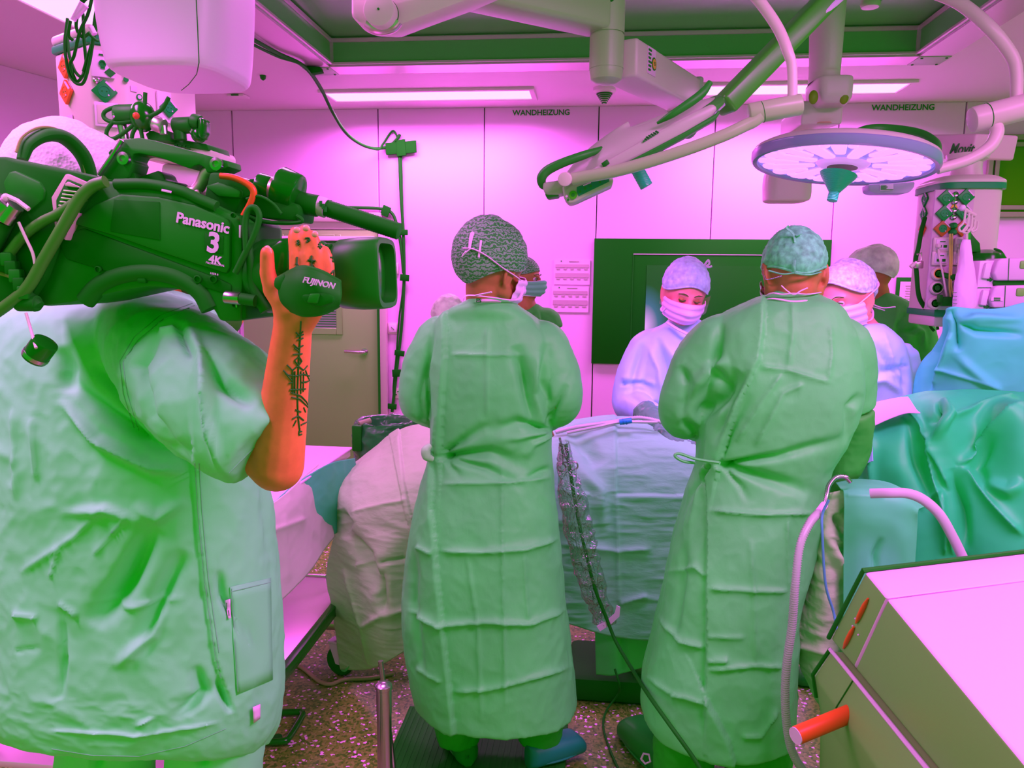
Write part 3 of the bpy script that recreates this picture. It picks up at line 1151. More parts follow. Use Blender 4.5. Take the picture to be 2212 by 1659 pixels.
# model lettering on the moulding: illegible small print
dd = (at(1424, 284, Y=Ye) - at(1390, 306, Y=Ye)).normalized()
for r_ in range(3):
    for q in range(7 - r_):
        p = at(1391 + q * 5 + r_ * 3, 305 - q * 3.1 - r_ * 4.4, Y=Ye - .1335)
        MB().box(p, (.0055 - .001 * (q % 2), .002, .005 - .0006 * r_), Matrix.Rotation(-.55, 3, 'Y')).build('small_print', INK, t)
# left foot and control panel
P_ = [(1172, 394), (1200, 390), (1225, 384), (1232, 392), (1226, 412), (1208, 420), (1180, 420), (1173, 412)]
MB().prism([at(x, y, Y=Ye - .11) for x, y in P_], (0, .09, 0), bev=.01, seg=3).build('end_cover', LAMPB, t)
P_ = [(1176, 416), (1205, 414), (1208, 424), (1180, 428)]
MB().prism([at(x, y, Y=Ye - .10) for x, y in P_], (0, .07, 0), bev=.006).build('end_pad', ARMD, t)
P_ = [(1214, 402), (1225, 394), (1310, 376), (1320, 378), (1326, 388), (1322, 400), (1240, 438), (1228, 440), (1218, 430)]
MB().prism([at(x, y, Y=Ye - .13) for x, y in P_], (0, .09, 0), bev=.012, seg=3).build('control_panel', LAMPB, t)
P_ = [(1222, 412), (1232, 402), (1308, 380), (1316, 383), (1317, 393), (1240, 430), (1230, 431)]
pan = [at(x, y, Y=Ye - .133) for x, y in P_]
MB().prism(pan, (0, .004, 0)).build('panel_field', LAMPB, t)
P_ = [(1246, 404), (1308, 381.5), (1316, 384), (1316, 392), (1250, 424), (1246, 414)]
MB().prism([at(x, y, Y=Ye - .1345) for x, y in P_], (0, .004, 0)).build('green_field', mat('panel_green', (.02, .30, .12), .35), t)
p = at(1238, 421, Y=Ye - .136)
MB().cyl(p, p + V((0, .006, 0)), .0115, seg=24).build('power_button', mat('button_green', (.06, .55, .01), .4), t)
MB().lathe([(.005, 0), (.005, .001)], p + V((0, -.001, 0)), axis=(0, 1, 0), seg=18).build('power_symbol', ARMD, t)
for px, py, m_ in ((1224, 424, PINKW), (1227, 432, ARMD), (1264, 407, ARMD), (1276, 402, ARMD), (1253, 414, ARMD), (1296, 393, ARMD), (1306, 387, ARMD)):
    MB().cyl(at(px, py, Y=Ye - .136), at(px, py, Y=Ye - .13), .0035, seg=12).build('panel_key', m_, t)
for q in range(6):
    MB().cyl(at(1261 + q * 2.8, 400.5 - q * 1.2, Y=Ye - .136), at(1261 + q * 2.8, 400.5 - q * 1.2, Y=Ye - .13), .002, seg=8).build('panel_light', PINKW, t)
for q in range(5):
    MB().cyl(at(1282 + q * 3.2, 391 - q * 1.4, Y=Ye - .136), at(1282 + q * 3.2, 391 - q * 1.4, Y=Ye - .13), .002, seg=8).build('panel_light', PINKW, t)
p = at(1308, 353, Y=Ye - .135)
MB().box(p, (.020, .004, .014), Matrix.Rotation(-.6, 3, 'Y'), bev=.002).build('dark_latch', BLACK, t)
# green sterile handle below
hd = MATS['sterile_handle_green']
h0, h1 = at(1372, 358, Y=Ye), at(1397, 403, Y=Ye)
prof = [(.0190 + (.001 if q % 2 else 0), (h1 - h0).length * q / 16) for q in range(17)] + [(.003, (h1 - h0).length + .001)]
MB().lathe(prof, h0, axis=(h1 - h0), seg=20).build('sterile_handle', hd, t, angle=30)
# its arm: joint at the lower end, tube, joint cylinder, curved tube to the ceiling
t = thing('lamp_arm', 'curved white lamp arm with joint cylinder in front of the tilted lamp', 'arm', at(1690, 0, Y=2.2))
MB().tube(pts([(1236, 387, 2.18), (1340, 367, 2.16), (1460, 331, 2.14), (1560, 294, 2.13), (1612, 270, 2.13), (1628, 262, 2.13), (1642, 250, 2.13)]), [.017, .0165, .016, .016, .016, .0165, .017], 18, smooth=8).build('lower_tube', ARM, t)
MB().cyl(at(1220, 387, Y=2.12), at(1222, 386, Y=2.22), .019, seg=28, bev=.004).build('pivot_disc', CREAM, t, angle=35)
MB().cyl(at(1617, 247, Y=2.14), at(1732, 225, Y=2.14), .027, seg=32, bev=.006).build('joint_cylinder', ARM, t, angle=35)
MB().cyl(at(1645.5, 242, Y=2.14), at(1647, 241.6, Y=2.14), .0275, seg=32).build('joint_gap', BLACK, t)
MB().tube(pts([(1600, -40, 2.2), (1640, 2, 2.18), (1680, 60, 2.16), (1702, 112, 2.14), (1711, 150, 2.14), (1712, 225, 2.14)]), [.0145, .0145, .0140, .0135, .0125, .0125], 16, smooth=8).build('upper_tube', CREAM, t)
# spring arm: dark diagonal beam
t = thing('spring_arm', 'dark diagonal spring arm running from the ceiling down to the tilted lamp', 'arm', at(1800, 0, Y=2.5))
b = MB()
beam(b, at(1830, -45, Y=2.62), at(1560, 232, Y=2.46), .085, .062, bev=.012)
b.build('beam', mat('arm_olive', (.06, .40, .03), .3, spec=.5), t)
b = MB()
beam(b, at(1842, -30, Y=2.60), at(1480, 292, Y=2.42), .05, .022, bev=.008)
b.build('under_strip', mat('strip_violet', (.80, .50, .95), .3), t)
MB().prism([at(x, y, Y=2.38) for x, y in ((1478, 284), (1500, 270), (1507, 285), (1495, 293), (1484, 293))], (0, .06, 0), bev=.004).build('end_clip', ARMD, t)
# ------------------------------------------------------------------ people
SKIN = mat('skin', (.46, .20, .06), .5, spec=.3, bump=[('noise', 120, .12, .001, (1, 1, 1))], noise=(30, .08))
SKINL = mat('skin_light', (.95, .30, .30), .5, spec=.3)
HAIR = mat('dark_hair', (.03, .18, .01), .6)
GOWN = mat('gown_green', (.11, .80, .16), .55, spec=.35, bump=[('ridge', 9, .55, .009, (1, 1, .7)), ('noise', 55, .25, .003, (1, 1, .6))], noise=(6, .08))
SCRUB = mat('scrub_green', (.12, .80, .18), .7, spec=.2, bump=[('ridge', 12, .25, .004, (1, 1, .6)), ('noise', 90, .15, .002, (1, 1, 1))])
SCRUBD = mat('scrub_dark_green', (.06, .52, .06), .7, spec=.2, bump=[('ridge', 10, .25, .004, (1, 1, .6))])
GOWNB = mat('gown_blue', (.40, .70, 1.0), .5, spec=.35, bump=[('ridge', 9, .35, .006, (1, 1, .7))])
TROUS = mat('trouser_green', (.02, .55, .015), .7)
CAPW = mat('cap_white', (.80, .72, .78), .8, spec=.1, bump=[('cell', 160, .5, .002, (1, 1, 1))])
CAPT = mat('cap_teal', (.15, .78, .32), .6, spec=.2, bump=[('ridge', 40, .6, .003, (1, 1, 1))], noise=(60, .3))
CAPB = mat('cap_blue', (.58, .68, 1.0), .6, spec=.2, bump=[('ridge', 30, .6, .004, (1, 1, 1))], noise=(50, .22))
CAPP = mat('cap_pleated', (.62, .86, .56), .7, spec=.2, bump=[('ridge', 22, .8, .006, (1, 1, 1))], noise=(22, .25))
MASKW = mat('mask_white', (.90, .62, .95), .7, spec=.1)
MASKB = mat('mask_teal', (.22, .66, .40), .7, spec=.1)
TIEW = mat('tie_white', (.88, .62, .86), .6)
CLOG = mat('clog_teal', (.01, .30, .16), .5)
CLOGG = mat('clog_green', (.01, .33, .02), .45)
EYEW = mat('eye_white', (.8, .5, .7), .25)
EYED = mat('eye_dark', (.02, .15, .02), .2)


def cap_stripe_mat():
    m = bpy.data.materials.new('cap_dotted_dark')
    m.use_nodes = True
    nt = m.node_tree
    b = nt.nodes['Principled BSDF']
    tc = nt.nodes.new('ShaderNodeTexCoord')
    w = nt.nodes.new('ShaderNodeTexWave')
    w.bands_direction = 'Z'
    w.inputs['Scale'].default_value = 28
    w.inputs['Distortion'].default_value = 9
    w.inputs['Detail'].default_value = 2.5
    w.inputs['Detail Scale'].default_value = 3
    nt.links.new(tc.outputs['Object'], w.inputs['Vector'])
    cr = nt.nodes.new('ShaderNodeValToRGB')
    cr.color_ramp.elements[0].position, cr.color_ramp.elements[0].color = .35, (.02, .30, .03, 1)
    cr.color_ramp.elements[1].position, cr.color_ramp.elements[1].color = .75, (.24, .42, .28, 1)
    nt.links.new(w.outputs['Fac'], cr.inputs['Fac'])
    nt.links.new(cr.outputs['Color'], b.inputs['Base Color'])
    b.inputs['Roughness'].default_value = .7
    return m


CAPD = cap_stripe_mat()


class Head:
    """head frame: x to the person's right seen from behind, y forward, z up"""

    def __init__(s, c, yaw, pitch=0, roll=0, k=1.0):
        s.c = V(c)
        s.R = Matrix.Rotation(math.radians(yaw), 3, 'Z') @ Matrix.Rotation(math.radians(pitch), 3, 'X') @ Matrix.Rotation(math.radians(roll), 3, 'Y')
        s.k = k

    def p(s, x, y, z):
        return s.c + s.R @ V((x * s.k, y * s.k, z * s.k))

    def add(s, b, neck=None):
        k, R = s.k, s.R
        q = s.p
        b.ball(q(0, -.008, .015), .098 * k, (.80, 1.0, .98), R, 28)
        b.ball(q(0, .030, -.040), .072 * k, (.86, .92, 1.05), R, 24)
        b.ball(q(0, .052, -.088), .042 * k, (.95, .85, .75), R, 18)        # chin
        for sx in (-1, 1):
            b.ball(q(sx * .038, .062, -.038), .030 * k, (1, .8, .9), R, 14)    # cheek
            b.capsule(q(sx * .010, .088, .016), q(sx * .042, .076, .018), .009 * k, .008 * k, 10)   # brow
            b.capsule(q(sx * .058, .0, -.055), q(sx * .040, .050, -.088), .026 * k, .022 * k, 12)   # jaw line
        b.capsule(q(0, .090, .008), q(0, .112, -.034), .009 * k, .013 * k, 12)  # nose
        for sx in (-1, 1):
            b.ball(q(sx * .011, .104, -.038), .009 * k, seg=10)
        b.capsule(q(-.018, .089, -.066), q(.018, .089, -.066), .007 * k, .007 * k, 10)   # lips
        b.capsule(q(-.014, .087, -.076), q(.014, .087, -.076), .007 * k, .007 * k, 10)
        if neck is not None:
            b.capsule(q(0, -.020, -.055), neck, .056 * k, .060 * k, 20)

    def ears(s, b):
        k = s.k
        for sx in (-1, 1):
            pts_ = []
            for j in range(11):
                a = math.radians(-120 + j * 27)
                pts_.append(s.p(sx * (.080 + .007 * math.sin(j / 10 * math.pi)), -.012 - .021 * math.cos(a + .4) * .9, -.012 + .034 * math.sin(a + .4)))
            b.tube(pts_, .0062 * k, 8)
            b.ball(s.p(sx * .079, -.008, -.012), .020 * k, (.35, .9, 1.4), s.R, 12)
            b.ball(s.p(sx * .079, -.002, -.042), .009 * k, (.7, 1, 1.1), s.R, 10)

    def eyes(s, parent, closed=False):
        k = s.k
        for sx in (-1, 1):
            c = s.p(sx * .030, .078, -.002)
            e = MB().ball(c, .0125 * k, seg=14).build('eye', EYEW if not closed else SKIN, parent)
            if not closed:
                MB().ball(s.p(sx * .030, .0855, -.004), .0062 * k, seg=12).build('iris', EYED, e)
            MB().tube([s.p(sx * .016, .0875, .000), s.p(sx * .028, .0915, .005 if not closed else -.005), s.p(sx * .044, .085, -.001)], .0022 * k, 6, smooth=3).build('eyelid', EYED if closed else HAIR, e)
            MB().tube([s.p(sx * .012, .0975, .020), s.p(sx * .028, .0935, .026), s.p(sx * .048, .080, .020)], [.002 * k, .0034 * k, .0018 * k], 8, smooth=4, flat=.6).build('eyebrow', HAIR, e)

    def cap(s, parent, m, front=78, side=92, back=118, r=(.088, .108, .108), amp=.005, sc=26, bump=0, seed=0, name='cap', off=(0, -.008, .018), pleat=0, edge=.0035):
        n, mm = 56, 96
        u = np.linspace(0, 1, n)[:, None]
        az = np.linspace(0, 2 * np.pi, mm, endpoint=False)[None, :]     # 0 = forward (y)
        ca = np.cos(az)
        em = np.where(ca > 0, side + (front - side) * ca ** 2, side + (back - side) * ca ** 2)
        th = np.radians(em) * u
        d = np.stack([np.sin(th) * np.sin(az), np.sin(th) * np.cos(az), np.cos(th) * np.ones_like(az)], -1)
        base = d * np.array(r)
        q = d.reshape(-1, 3)
        cr = crumple(q * .1, sc, 3, seed + 3.1).reshape(n, mm)
        puff = np.sin(np.clip(u, 0, 1) * np.pi) ** .6
        h = amp * cr * (.3 + .7 * puff) + bump * puff * np.clip(-ca, 0, 1) ** 1.5
        if pleat:
            h = h + pleat * np.sin(az * 34 + 2.5 * np.sin(az * 5 + seed)) * u ** 1.2 * (1 - .2 * u)
        h = h - .004 * np.clip((u - .9) / .1, 0, 1)
        P = (base + d * h[..., None] + np.array(off)) * s.k
        Rm = np.array(s.R)
        P = P @ Rm.T + np.array(s.c)
        o = mesh_np(name, P.reshape(-1, 3), grid_faces(n, mm, True), m, parent)
        rim = [V(p) for p in P[-1]] + [V(P[-1][0])]
        MB().tube(rim, edge * s.k, 8, cap=False).build('cap_band', m, o)
        s.capP = P
        return o

    def mask(s, parent, m, seed=0, wid=78, low=-.094, top=-.016, tiem=None, proud=.010):
        n, mm = 26, 44
        u = np.linspace(0, 1, n)[:, None]
        az = np.radians(np.linspace(-wid, wid, mm))[None, :]
        z = top + (low - top) * u + 0 * az
        z = z + .012 * np.cos(az) ** 6 * (1 - u)
        bul = np.sin(np.pi * u) ** .7
        ry = .094 + .020 * bul * np.cos(az) ** 2 + .016 * np.cos(az) ** 10 * (1 - .4 * u)
        rx = .077 - .010 * u + .006 * bul
        ple = .0022 * np.sign(np.sin(u * np.pi * 6)) * np.abs(np.sin(u * np.pi * 6)) ** .5
        cr = .003 * perlin(np.stack([az * 3 + 0 * u, u * 4 + 0 * az, 0 * az + 0 * u + seed + .3], -1).reshape(-1, 3)).reshape(n, mm)
        rr = 1 + (proud + ple + cr) / .09
        P = np.stack([rx * rr * np.sin(az), .005 + ry * rr * np.cos(az) - .012 * u, z], -1) * s.k
        P = P @ np.array(s.R).T + np.array(s.c)
        o = mesh_np('face_mask', P.reshape(-1, 3), grid_faces(n, mm, False), m, parent)
        solidify(o, .002)
        for a, c in ((P[0], .0022), (P[-1], .002)):
            MB().tube([V(p) for p in a], c * s.k, 8).build('mask_edge', tiem or TIEW, o)
        return o, P

    def tie(s, parent, pts3, r=.003, flat=.35, m=None):
        return MB().tube([s.p(*p) for p in pts3], r * s.k, 8, smooth=5, flat=flat).build('tie', m or TIEW, parent)


def displace(o, fn):
    me = o.data
    n = len(me.vertices)
    co = np.empty(n * 3, np.float32)
    me.vertices.foreach_get('co', co)
    co = co.reshape(-1, 3).astype(float)
    no = np.empty(n * 3, np.float32)
    me.vertex_normals.foreach_get('vector', no)
    no = no.reshape(-1, 3).astype(float)
    q = topx(co)
    vd = co - np.array(CAM)
    vd /= np.linalg.norm(vd, axis=1)[:, None]
    face = np.clip(-(vd * no).sum(1) * 1.6, 0, 1)
    h = fn(co, no, q, face)
    co = co + no * h[:, None]
    me.vertices.foreach_set('co', co.astype(np.float32).ravel())
    me.update()


def loft_mb(mb, rows, n, m, expo=2.4):
    P, N = loft(rows, n, m, expo)
    f = [tuple(x) for x in grid_faces(n, m, True)] + [tuple(range(m))[::-1], tuple((n - 1) * m + k for k in range(m))]
    mb.add(P.reshape(-1, 3).tolist(), f)


def garment(name, mb, m, voxel, parent, cr, amp=.004, scale=8, seed=0, smooth_it=4, extra=None, stretch=(1, 1, .8), gain=1.5):
    o = remesh_union(mb, name, m, voxel, parent, smooth_it)
    st = np.array(stretch)

    def fn(co, no, q, face):
        h = amp * crumple(co * st, scale, 3, seed)
        h = h + gain * creases(q, cr) * face
        if extra is not None:
            h = h + extra(co, no, q, face)
        return h
    displace(o, fn)
    return o


def body(parent, head, neck, sh, el, wr, hip, kn, an, m, voxel=.008, extra=None, ears=True, k=1.0):
    """one continuous figure; sh, el, ... are (left, right) points"""
    b = MB()
    head.add(b, neck)
    if ears:
        head.ears(b)
    mid = (sh[0] + sh[1]) / 2
    hm = (hip[0] + hip[1]) / 2
    b.capsule(mid * .85 + hm * .15, hm, .085 * k, .08 * k, 24)
    b.capsule(sh[0] * .85 + sh[1] * .15, sh[1] * .85 + sh[0] * .15, .040 * k, .040 * k, 16)
    b.capsule(neck, mid, .062 * k, .085 * k, 16)
    for i in (0, 1):
        b.capsule(sh[i], el[i], .052 * k, .042 * k, 16)
        b.capsule(el[i], wr[i], .042 * k, .027 * k, 16)
        b.capsule(hip[i], kn[i], .080 * k, .056 * k, 16)
        b.capsule(kn[i], an[i], .055 * k, .036 * k, 16)
    if extra is not None:
        extra(b)
    return remesh_union(b, 'body', m, voxel, parent, 3)


def hand(b, w, d, palm_n, k=1.0, curl=.5, side=1):
    """palm with five fingers; w wrist, d direction, palm_n the palm's normal"""
    d = V(d).normalized()
    n = V(palm_n)
    n = (n - d * n.dot(d)).normalized()
    s = d.cross(n) * side
    b.capsule(w, w + d * .02 * k, .026 * k, .028 * k, 12)
    for f in range(4):
        o_ = s * ((f - 1.5) * .019 * k)
        b.capsule(w + d * .02 * k + o_ * .6, w + d * .085 * k + o_, .013 * k, .0115 * k, 10)
        L = (.040, .046, .043, .034)[f] * k
        p = w + d * .088 * k + o_
        dd = d.copy()
        for j in range(3):
            ax = s
            dd = (Matrix.Rotation(curl * (.5 + .25 * j) * side, 3, ax) @ dd).normalized()
            p2 = p + dd * L * (1, .7, .55)[j]
            b.capsule(p, p2, (.0098 - .0008 * j) * k, (.0092 - .0008 * j) * k, 10)
            p = p2
    p = w + d * .025 * k - s * .024 * k
    dd = (d * .7 - s * .7 + n * .3).normalized()
    for j in range(3):
        p2 = p + dd * (.042, .032, .026)[j] * k
        b.capsule(p, p2, (.0125, .0105, .0095)[j] * k, (.0105, .0095, .0085)[j] * k, 10)
        p = p2
        dd = (dd + d * .35 + n * .15).normalized()


def clog(parent, heel, toe, m, w=.048, h=.075, name='clog'):
    """rounded clog: heel and toe are points on the ground"""
    heel, toe = V(heel), V(toe)
    d = (toe - heel)
    L = d.length
    d = d.normalized()
    s = V((d.y, -d.x, 0))
    n, mm = 40, 28
    V_, F_ = [], []
    for i in range(n + 1):
        f = i / n
        wi = w * (.72 + .35 * math.sin(min(f * 1.25, 1) * math.pi * .6)) * (1 - max(0, (f - .82) / .18) ** 2.2 * .75) * (1 - max(0, (.1 - f) / .1) ** 2 * .45)
        top = h * (1.0 - .25 * f + .10 * math.sin(f * math.pi)) * (1 - max(0, (f - .80) / .2) ** 2 * .7)
        for j in range(mm):
            a = 2 * math.pi * j / mm
            x = wi * math.copysign(abs(math.cos(a)) ** .7, math.cos(a))
            z = top * (.5 + .5 * math.copysign(abs(math.sin(a)) ** .75, math.sin(a)))
            V_.append(heel + d * (L * f) + s * x + V((0, 0, z)))
    for i in range(n):
        for j in range(mm):
            F_.append((i * mm + j, i * mm + (j + 1) % mm, (i + 1) * mm + (j + 1) % mm, (i + 1) * mm + j))
    F_ += [tuple(range(mm)), tuple(n * mm + j for j in range(mm))]
    o = MB().add(V_, F_).build(name, m, parent, angle=50)
    # sole line
    b = MB()
    ring = []
    for j in range(33):
        a = 2 * math.pi * j / 32
        f = .5 + .5 * math.cos(a)
        wi = w * 1.03 * math.sin(a) * (.85 + .2 * f)
        ring.append(heel + d * (L * (.02 + .96 * f)) + s * wi + V((0, 0, .018)))
    b.tube(ring, .005, 6, cap=False)
    b.build('sole_rim', m, o)
    return o
# ------------------------------------------------------------------ gowned surgeon at the centre, seen from behind
Y1 = 2.35
FZ1 = at(990, 1622, Y=2.36).z          # top of the step she stands on
P1 = thing('person', 'person in long green gown with dark dotted cap, seen from behind, standing on a step', 'person', (at(1070, 1600, Y=Y1).x, Y1, FZ1))
hd1 = Head(at(1066, 580, Y=2.34), -38, -10, 8, 1.03)
rows = sil_rows([(642, 1022, 1094, .045, -.02), (652, 1005, 1108, .062, -.02), (668, 975, 1128, .082, -.02), (690, 950, 1160, .10), (720, 930, 1190, .115), (760, 922, 1205, .13), (810, 925, 1205, .14), (870, 930, 1195, .14),
                 (930, 934, 1190, .135), (975, 936, 1190, .132), (1000, 932, 1192, .135), (1060, 912, 1196, .16), (1150, 892, 1206, .19), (1250, 880, 1216, .21), (1330, 876, 1226, .22), (1420, 886, 1236, .225), (1480, 898, 1242, .225), (1508, 906, 1245, .225)], Y1)
b = MB()
loft_mb(b, rows, 160, 120, 2.5)
shL, elL, wrL = at(948, 735, Y=Y1), at(903, 862, Y=Y1 - .02), at(965, 918, Y=Y1 + .30)
shR, elR, wrR = at(1178, 745, Y=Y1), at(1210, 868, Y=Y1 - .02), at(1160, 922, Y=Y1 + .30)
b.tube([shL + V((.05, 0, .02)), shL, (shL + elL) / 2 + V((-.012, 0, 0)), elL, elL + (wrL - elL) * .35, wrL], [.05, .068, .07, .058, .055, .035], 24, smooth=10)
b.tube([shR + V((-.05, 0, .02)), shR, (shR + elR) / 2 + V((.012, 0, 0)), elR, elR + (wrR - elR) * .35, wrR], [.05, .068, .07, .062, .055, .035], 24, smooth=10)
C1 = [('step', [(968, 664), (967, 780), (960, 900), (956, 985)], 5, .014),
      ('fold', [(944, 700), (925, 800), (935, 980)], 7, -.012),
      ('fold', [(925, 770), (905, 860), (915, 920)], 7, -.012),
      ('step', [(945, 1000), (938, 1100), (950, 1250), (985, 1582)], 5, .012),
      ('ridge', [(950, 1046), (1060, 1044), (1110, 1042), (1194, 1030)], 5, .009),
      ('ridge', [(905, 1180), (940, 1196)], 5, .01),
      ('ridge', [(948, 1190), (1030, 1193), (1130, 1187), (1215, 1160)], 6, .012),
      ('ridge', [(875, 1315), (955, 1350), (1050, 1342), (1140, 1347), (1240, 1310)], 6, .014),
      ('ridge', [(900, 1440), (960, 1470)], 5, .008),
      ('ridge', [(972, 1492), (1055, 1487), (1120, 1470), (1245, 1436)], 5, .011),
      ('ridge', [(1052, 700), (1052, 900)], 4, .005),
      ('ridge', [(1084, 1000), (1085, 1190), (1092, 1540)], 4, .006),
      ('ridge', [(1130, 1190), (1140, 1345)], 4, .005),
      ('ridge', [(1008, 1195), (1032, 1345), (1040, 1560)], 4, .005),
      ('ridge', [(970, 766), (1060, 768), (1140, 766)], 4, .006),
      ('fan', [(957, 986), (1060, 978), (1145, 1012)], 15, -.030),
      ('fan', [(957, 990), (1050, 1012), (1130, 1050)], 10, -.018),
      ('fan', [(957, 990), (1000, 1035)], 7, -.012),
      ('fan', [(960, 975), (1010, 945), (1080, 905)], 11, -.020),
      ('fan', [(1184, 928), (1120, 912), (1050, 935)], 12, -.022),
      ('fan', [(1184, 930), (1120, 945), (1070, 950)], 8, .012),
      ('fan', [(1186, 940), (1150, 960), (1135, 990)], 8, .014),
      ('fold', [(1115, 745), (1138, 830), (1158, 925)], 13, -.026),
      ('fold', [(1165, 760), (1150, 850), (1172, 930)], 9, .014),
      ('fold', [(1180, 740), (1170, 820), (1190, 880)], 9, -.012),
      ('fold', [(1225, 830), (1195, 890), (1180, 930)], 8, -.014),
      ('fold', [(1130, 1040), (1170, 1018), (1192, 1010)], 7, -.010),
      ('fold', [(900, 1180), (895, 1300), (920, 1460)], 9, -.012),
      ('fold', [(1215, 1180), (1222, 1340), (1238, 1480)], 8, -.008)]
g1 = garment('gown', b, GOWN, .0055, P1, C1, .0060, 7.5, 2.0)
hipL, hipR = at(1020, 1010, Y=Y1), at(1110, 1010, Y=Y1)
anL, anR = V((at(992, 1590, Y=Y1).x, Y1 - .02, FZ1 + .07)), V((at(1165, 1580, Y=Y1).x, Y1 + .02, FZ1 + .07))
body(P1, hd1, at(1050, 662, Y=Y1 + .0), (shL, shR), (elL, elR), (wrL, wrR), (hipL, hipR), ((hipL + anL) / 2, (hipR + anR) / 2), (anL, anR), SKIN, .0055,
     lambda q: (hand(q, wrL, (.3, 1, -.2), (0, 0, -1), 1, .6), hand(q, wrR, (-.3, 1, -.2), (0, 0, -1), 1, .6)))
cp = hd1.cap(P1, CAPD, front=82, side=98, back=134, r=(.094, .112, .118), amp=.0045, sc=22, bump=.022, seed=4, off=(0, -.014, .022))
# collar, ties, hair at the nape
MB().tube([at(1018, 655, Y=Y1 - .06), at(1050, 650, Y=Y1 - .085), at(1085, 655, Y=Y1 - .06), at(1108, 664, Y=Y1 + .02), at(1095, 660, Y=Y1 + .10), at(1040, 648, Y=Y1 + .09), at(1010, 652, Y=Y1 + .02), at(1018, 655, Y=Y1 - .06)], .010, 8, smooth=6, flat=.6).build('collar', mat('collar_white', (.85, .62, .80), .7), g1)
text('ES', 'collar_print', INK, at(1034, 649.5, Y=Y1 - .099), (1, 0, -.05), .016, g1, bold=.001)
m_, mp = hd1.mask(P1, MASKW, 1)
tie = [(-.05, -.104, .055), (.0, -.118, .045), (.050, -.098, .020), (.086, -.030, -.014), (.088, .03, -.05), (.075, .06, -.07)]
MB().tube([at(1000, 536, Y=2.20), at(1022, 538, Y=2.20), at(1050, 552, Y=2.205), at(1085, 578, Y=2.24), at(1118, 600, Y=2.30), at(1129, 612, Y=2.36)], .006, 8, smooth=6, flat=.35).build('tie', TIEW, cp)
MB().tube([at(1034, 486, Y=2.27), at(1020, 505, Y=2.22), at(1014, 536, Y=2.20)], [.003, .007, .004], 8, smooth=5, flat=.4).build('tie', TIEW, cp)
MB().tube([at(1040, 485, Y=2.27), at(1039, 520, Y=2.21), at(1034, 556, Y=2.20)], .0032, 8, smooth=5, flat=.4).build('tie', TIEW, cp)
MB().tube([at(1018, 536, Y=2.195), at(1006, 546, Y=2.195), at(999, 553, Y=2.20), at(1006, 543, Y=2.19)], .005, 8, smooth=5, flat=.4).build('tie', TIEW, cp)
MB().tube([at(1129, 612, Y=2.36), at(1128, 632, Y=2.33), at(1112, 648, Y=2.29), at(1060, 642, Y=2.23), at(1010, 638, Y=2.20), at(1000, 650, Y=2.21)], .0045, 8, smooth=6, flat=.35).build('tie', TIEW, m_)
MB().tube([at(1028, 638, Y=2.195), at(1062, 631, Y=2.19)], .007, 8, flat=.35).build('tie', TIEW, m_)
# waist tie knot on the left
MB().tube([at(935, 992, Y=Y1 - .13), at(922, 986, Y=Y1 - .14), at(920, 972, Y=Y1 - .14), at(930, 962, Y=Y1 - .13)], [.008, .014, .014, .008], 10, smooth=5).build('waist_tie', mat('waist_tie_green', (.3, .78, .3), .6), g1)
# trousers and clogs
for (hp, a_) in ((hipL, anL), (hipR, anR)):
    tb = MB()
    top = V((a_.x, a_.y, FZ1 + .34))
    tb.tube([top, (top + a_) / 2 + V((.008, 0, 0)), a_ + V((0, 0, .06)), a_ + V((0, 0, -.01))], [.085, .082, .078, .068], 24, smooth=8)
    garment('trouser_leg', tb, TROUS, .006, P1, [], .006, 16, 1)
clog(P1, (at(1012, 1622, Y=2.28).x, 2.28, FZ1), (at(965, 1622, Y=2.28).x - .02, 2.50, FZ1), CLOGG)
text('39', 'size_print', INK, (at(1008, 1612, Y=2.27).x, 2.276, FZ1 + .035), (1, 0, 0), .018, P1)
clog(P1, (at(1140, 1605, Y=2.3).x, 2.30, FZ1), (at(1262, 1560, Y=2.44).x, 2.44, FZ1), CLOG)

# the dark step under her
st = thing('foot_step', 'dark ribbed foot step the centre gowned person stands on', 'step', (at(1040, 1659, Y=2.3).x, 2.35, 0))
x0, x1 = at(845, 1600, Y=2.35).x, at(1222, 1630, Y=2.35).x
MB().box(((x0 + x1) / 2, 2.36, FZ1 - .012), (x1 - x0, .50, .024), bev=.004).build('tread', BLACKR, st)
for k in range(28):
    MB().box((x0 + .012 + k * (x1 - x0 - .02) / 28, 2.36, FZ1 + .0005), (.008, .48, .003)).build('rib', BLACKR, st)
for dx in (.03, x1 - x0 - .03):
    for yy in (2.16, 2.56):
        MB().cyl((x0 + dx, yy, 0), (x0 + dx, yy, FZ1 - .024), .018, seg=14).build('leg', STEEL, st)

# ------------------------------------------------------------------ tall surgeon on the right, seen from behind
Y2 = 2.25
P2 = thing('person', 'person with broad back in green gown, teal cap and bare neck, right of centre', 'person', (at(1600, 1659, Y=Y2).x, Y2, 0))
hd2 = Head(at(1713, 590, Y=2.30), 2, -22, 0, 1.0)
rows = sil_rows([(628, 1668, 1755, .05, .03), (640, 1655, 1775, .07, .02), (656, 1618, 1805, .09, 0), (685, 1560, 1828, .115), (730, 1530, 1845, .14), (790, 1520, 1858, .16), (850, 1515, 1855, .17), (910, 1512, 1840, .165),
                 (960, 1508, 1815, .155), (1000, 1505, 1792, .148), (1030, 1498, 1785, .15), (1090, 1478, 1775, .17), (1180, 1455, 1752, .20), (1280, 1435, 1722, .22), (1380, 1412, 1715, .23), (1460, 1392, 1712, .235), (1520, 1386, 1710, .235), (1548, 1390, 1708, .235)], Y2)
b = MB()
loft_mb(b, rows, 170, 130, 2.5)
shL, elL, wrL = at(1555, 745, Y=Y2), at(1480, 885, Y=Y2 + .02), at(1520, 930, Y=Y2 + .36)
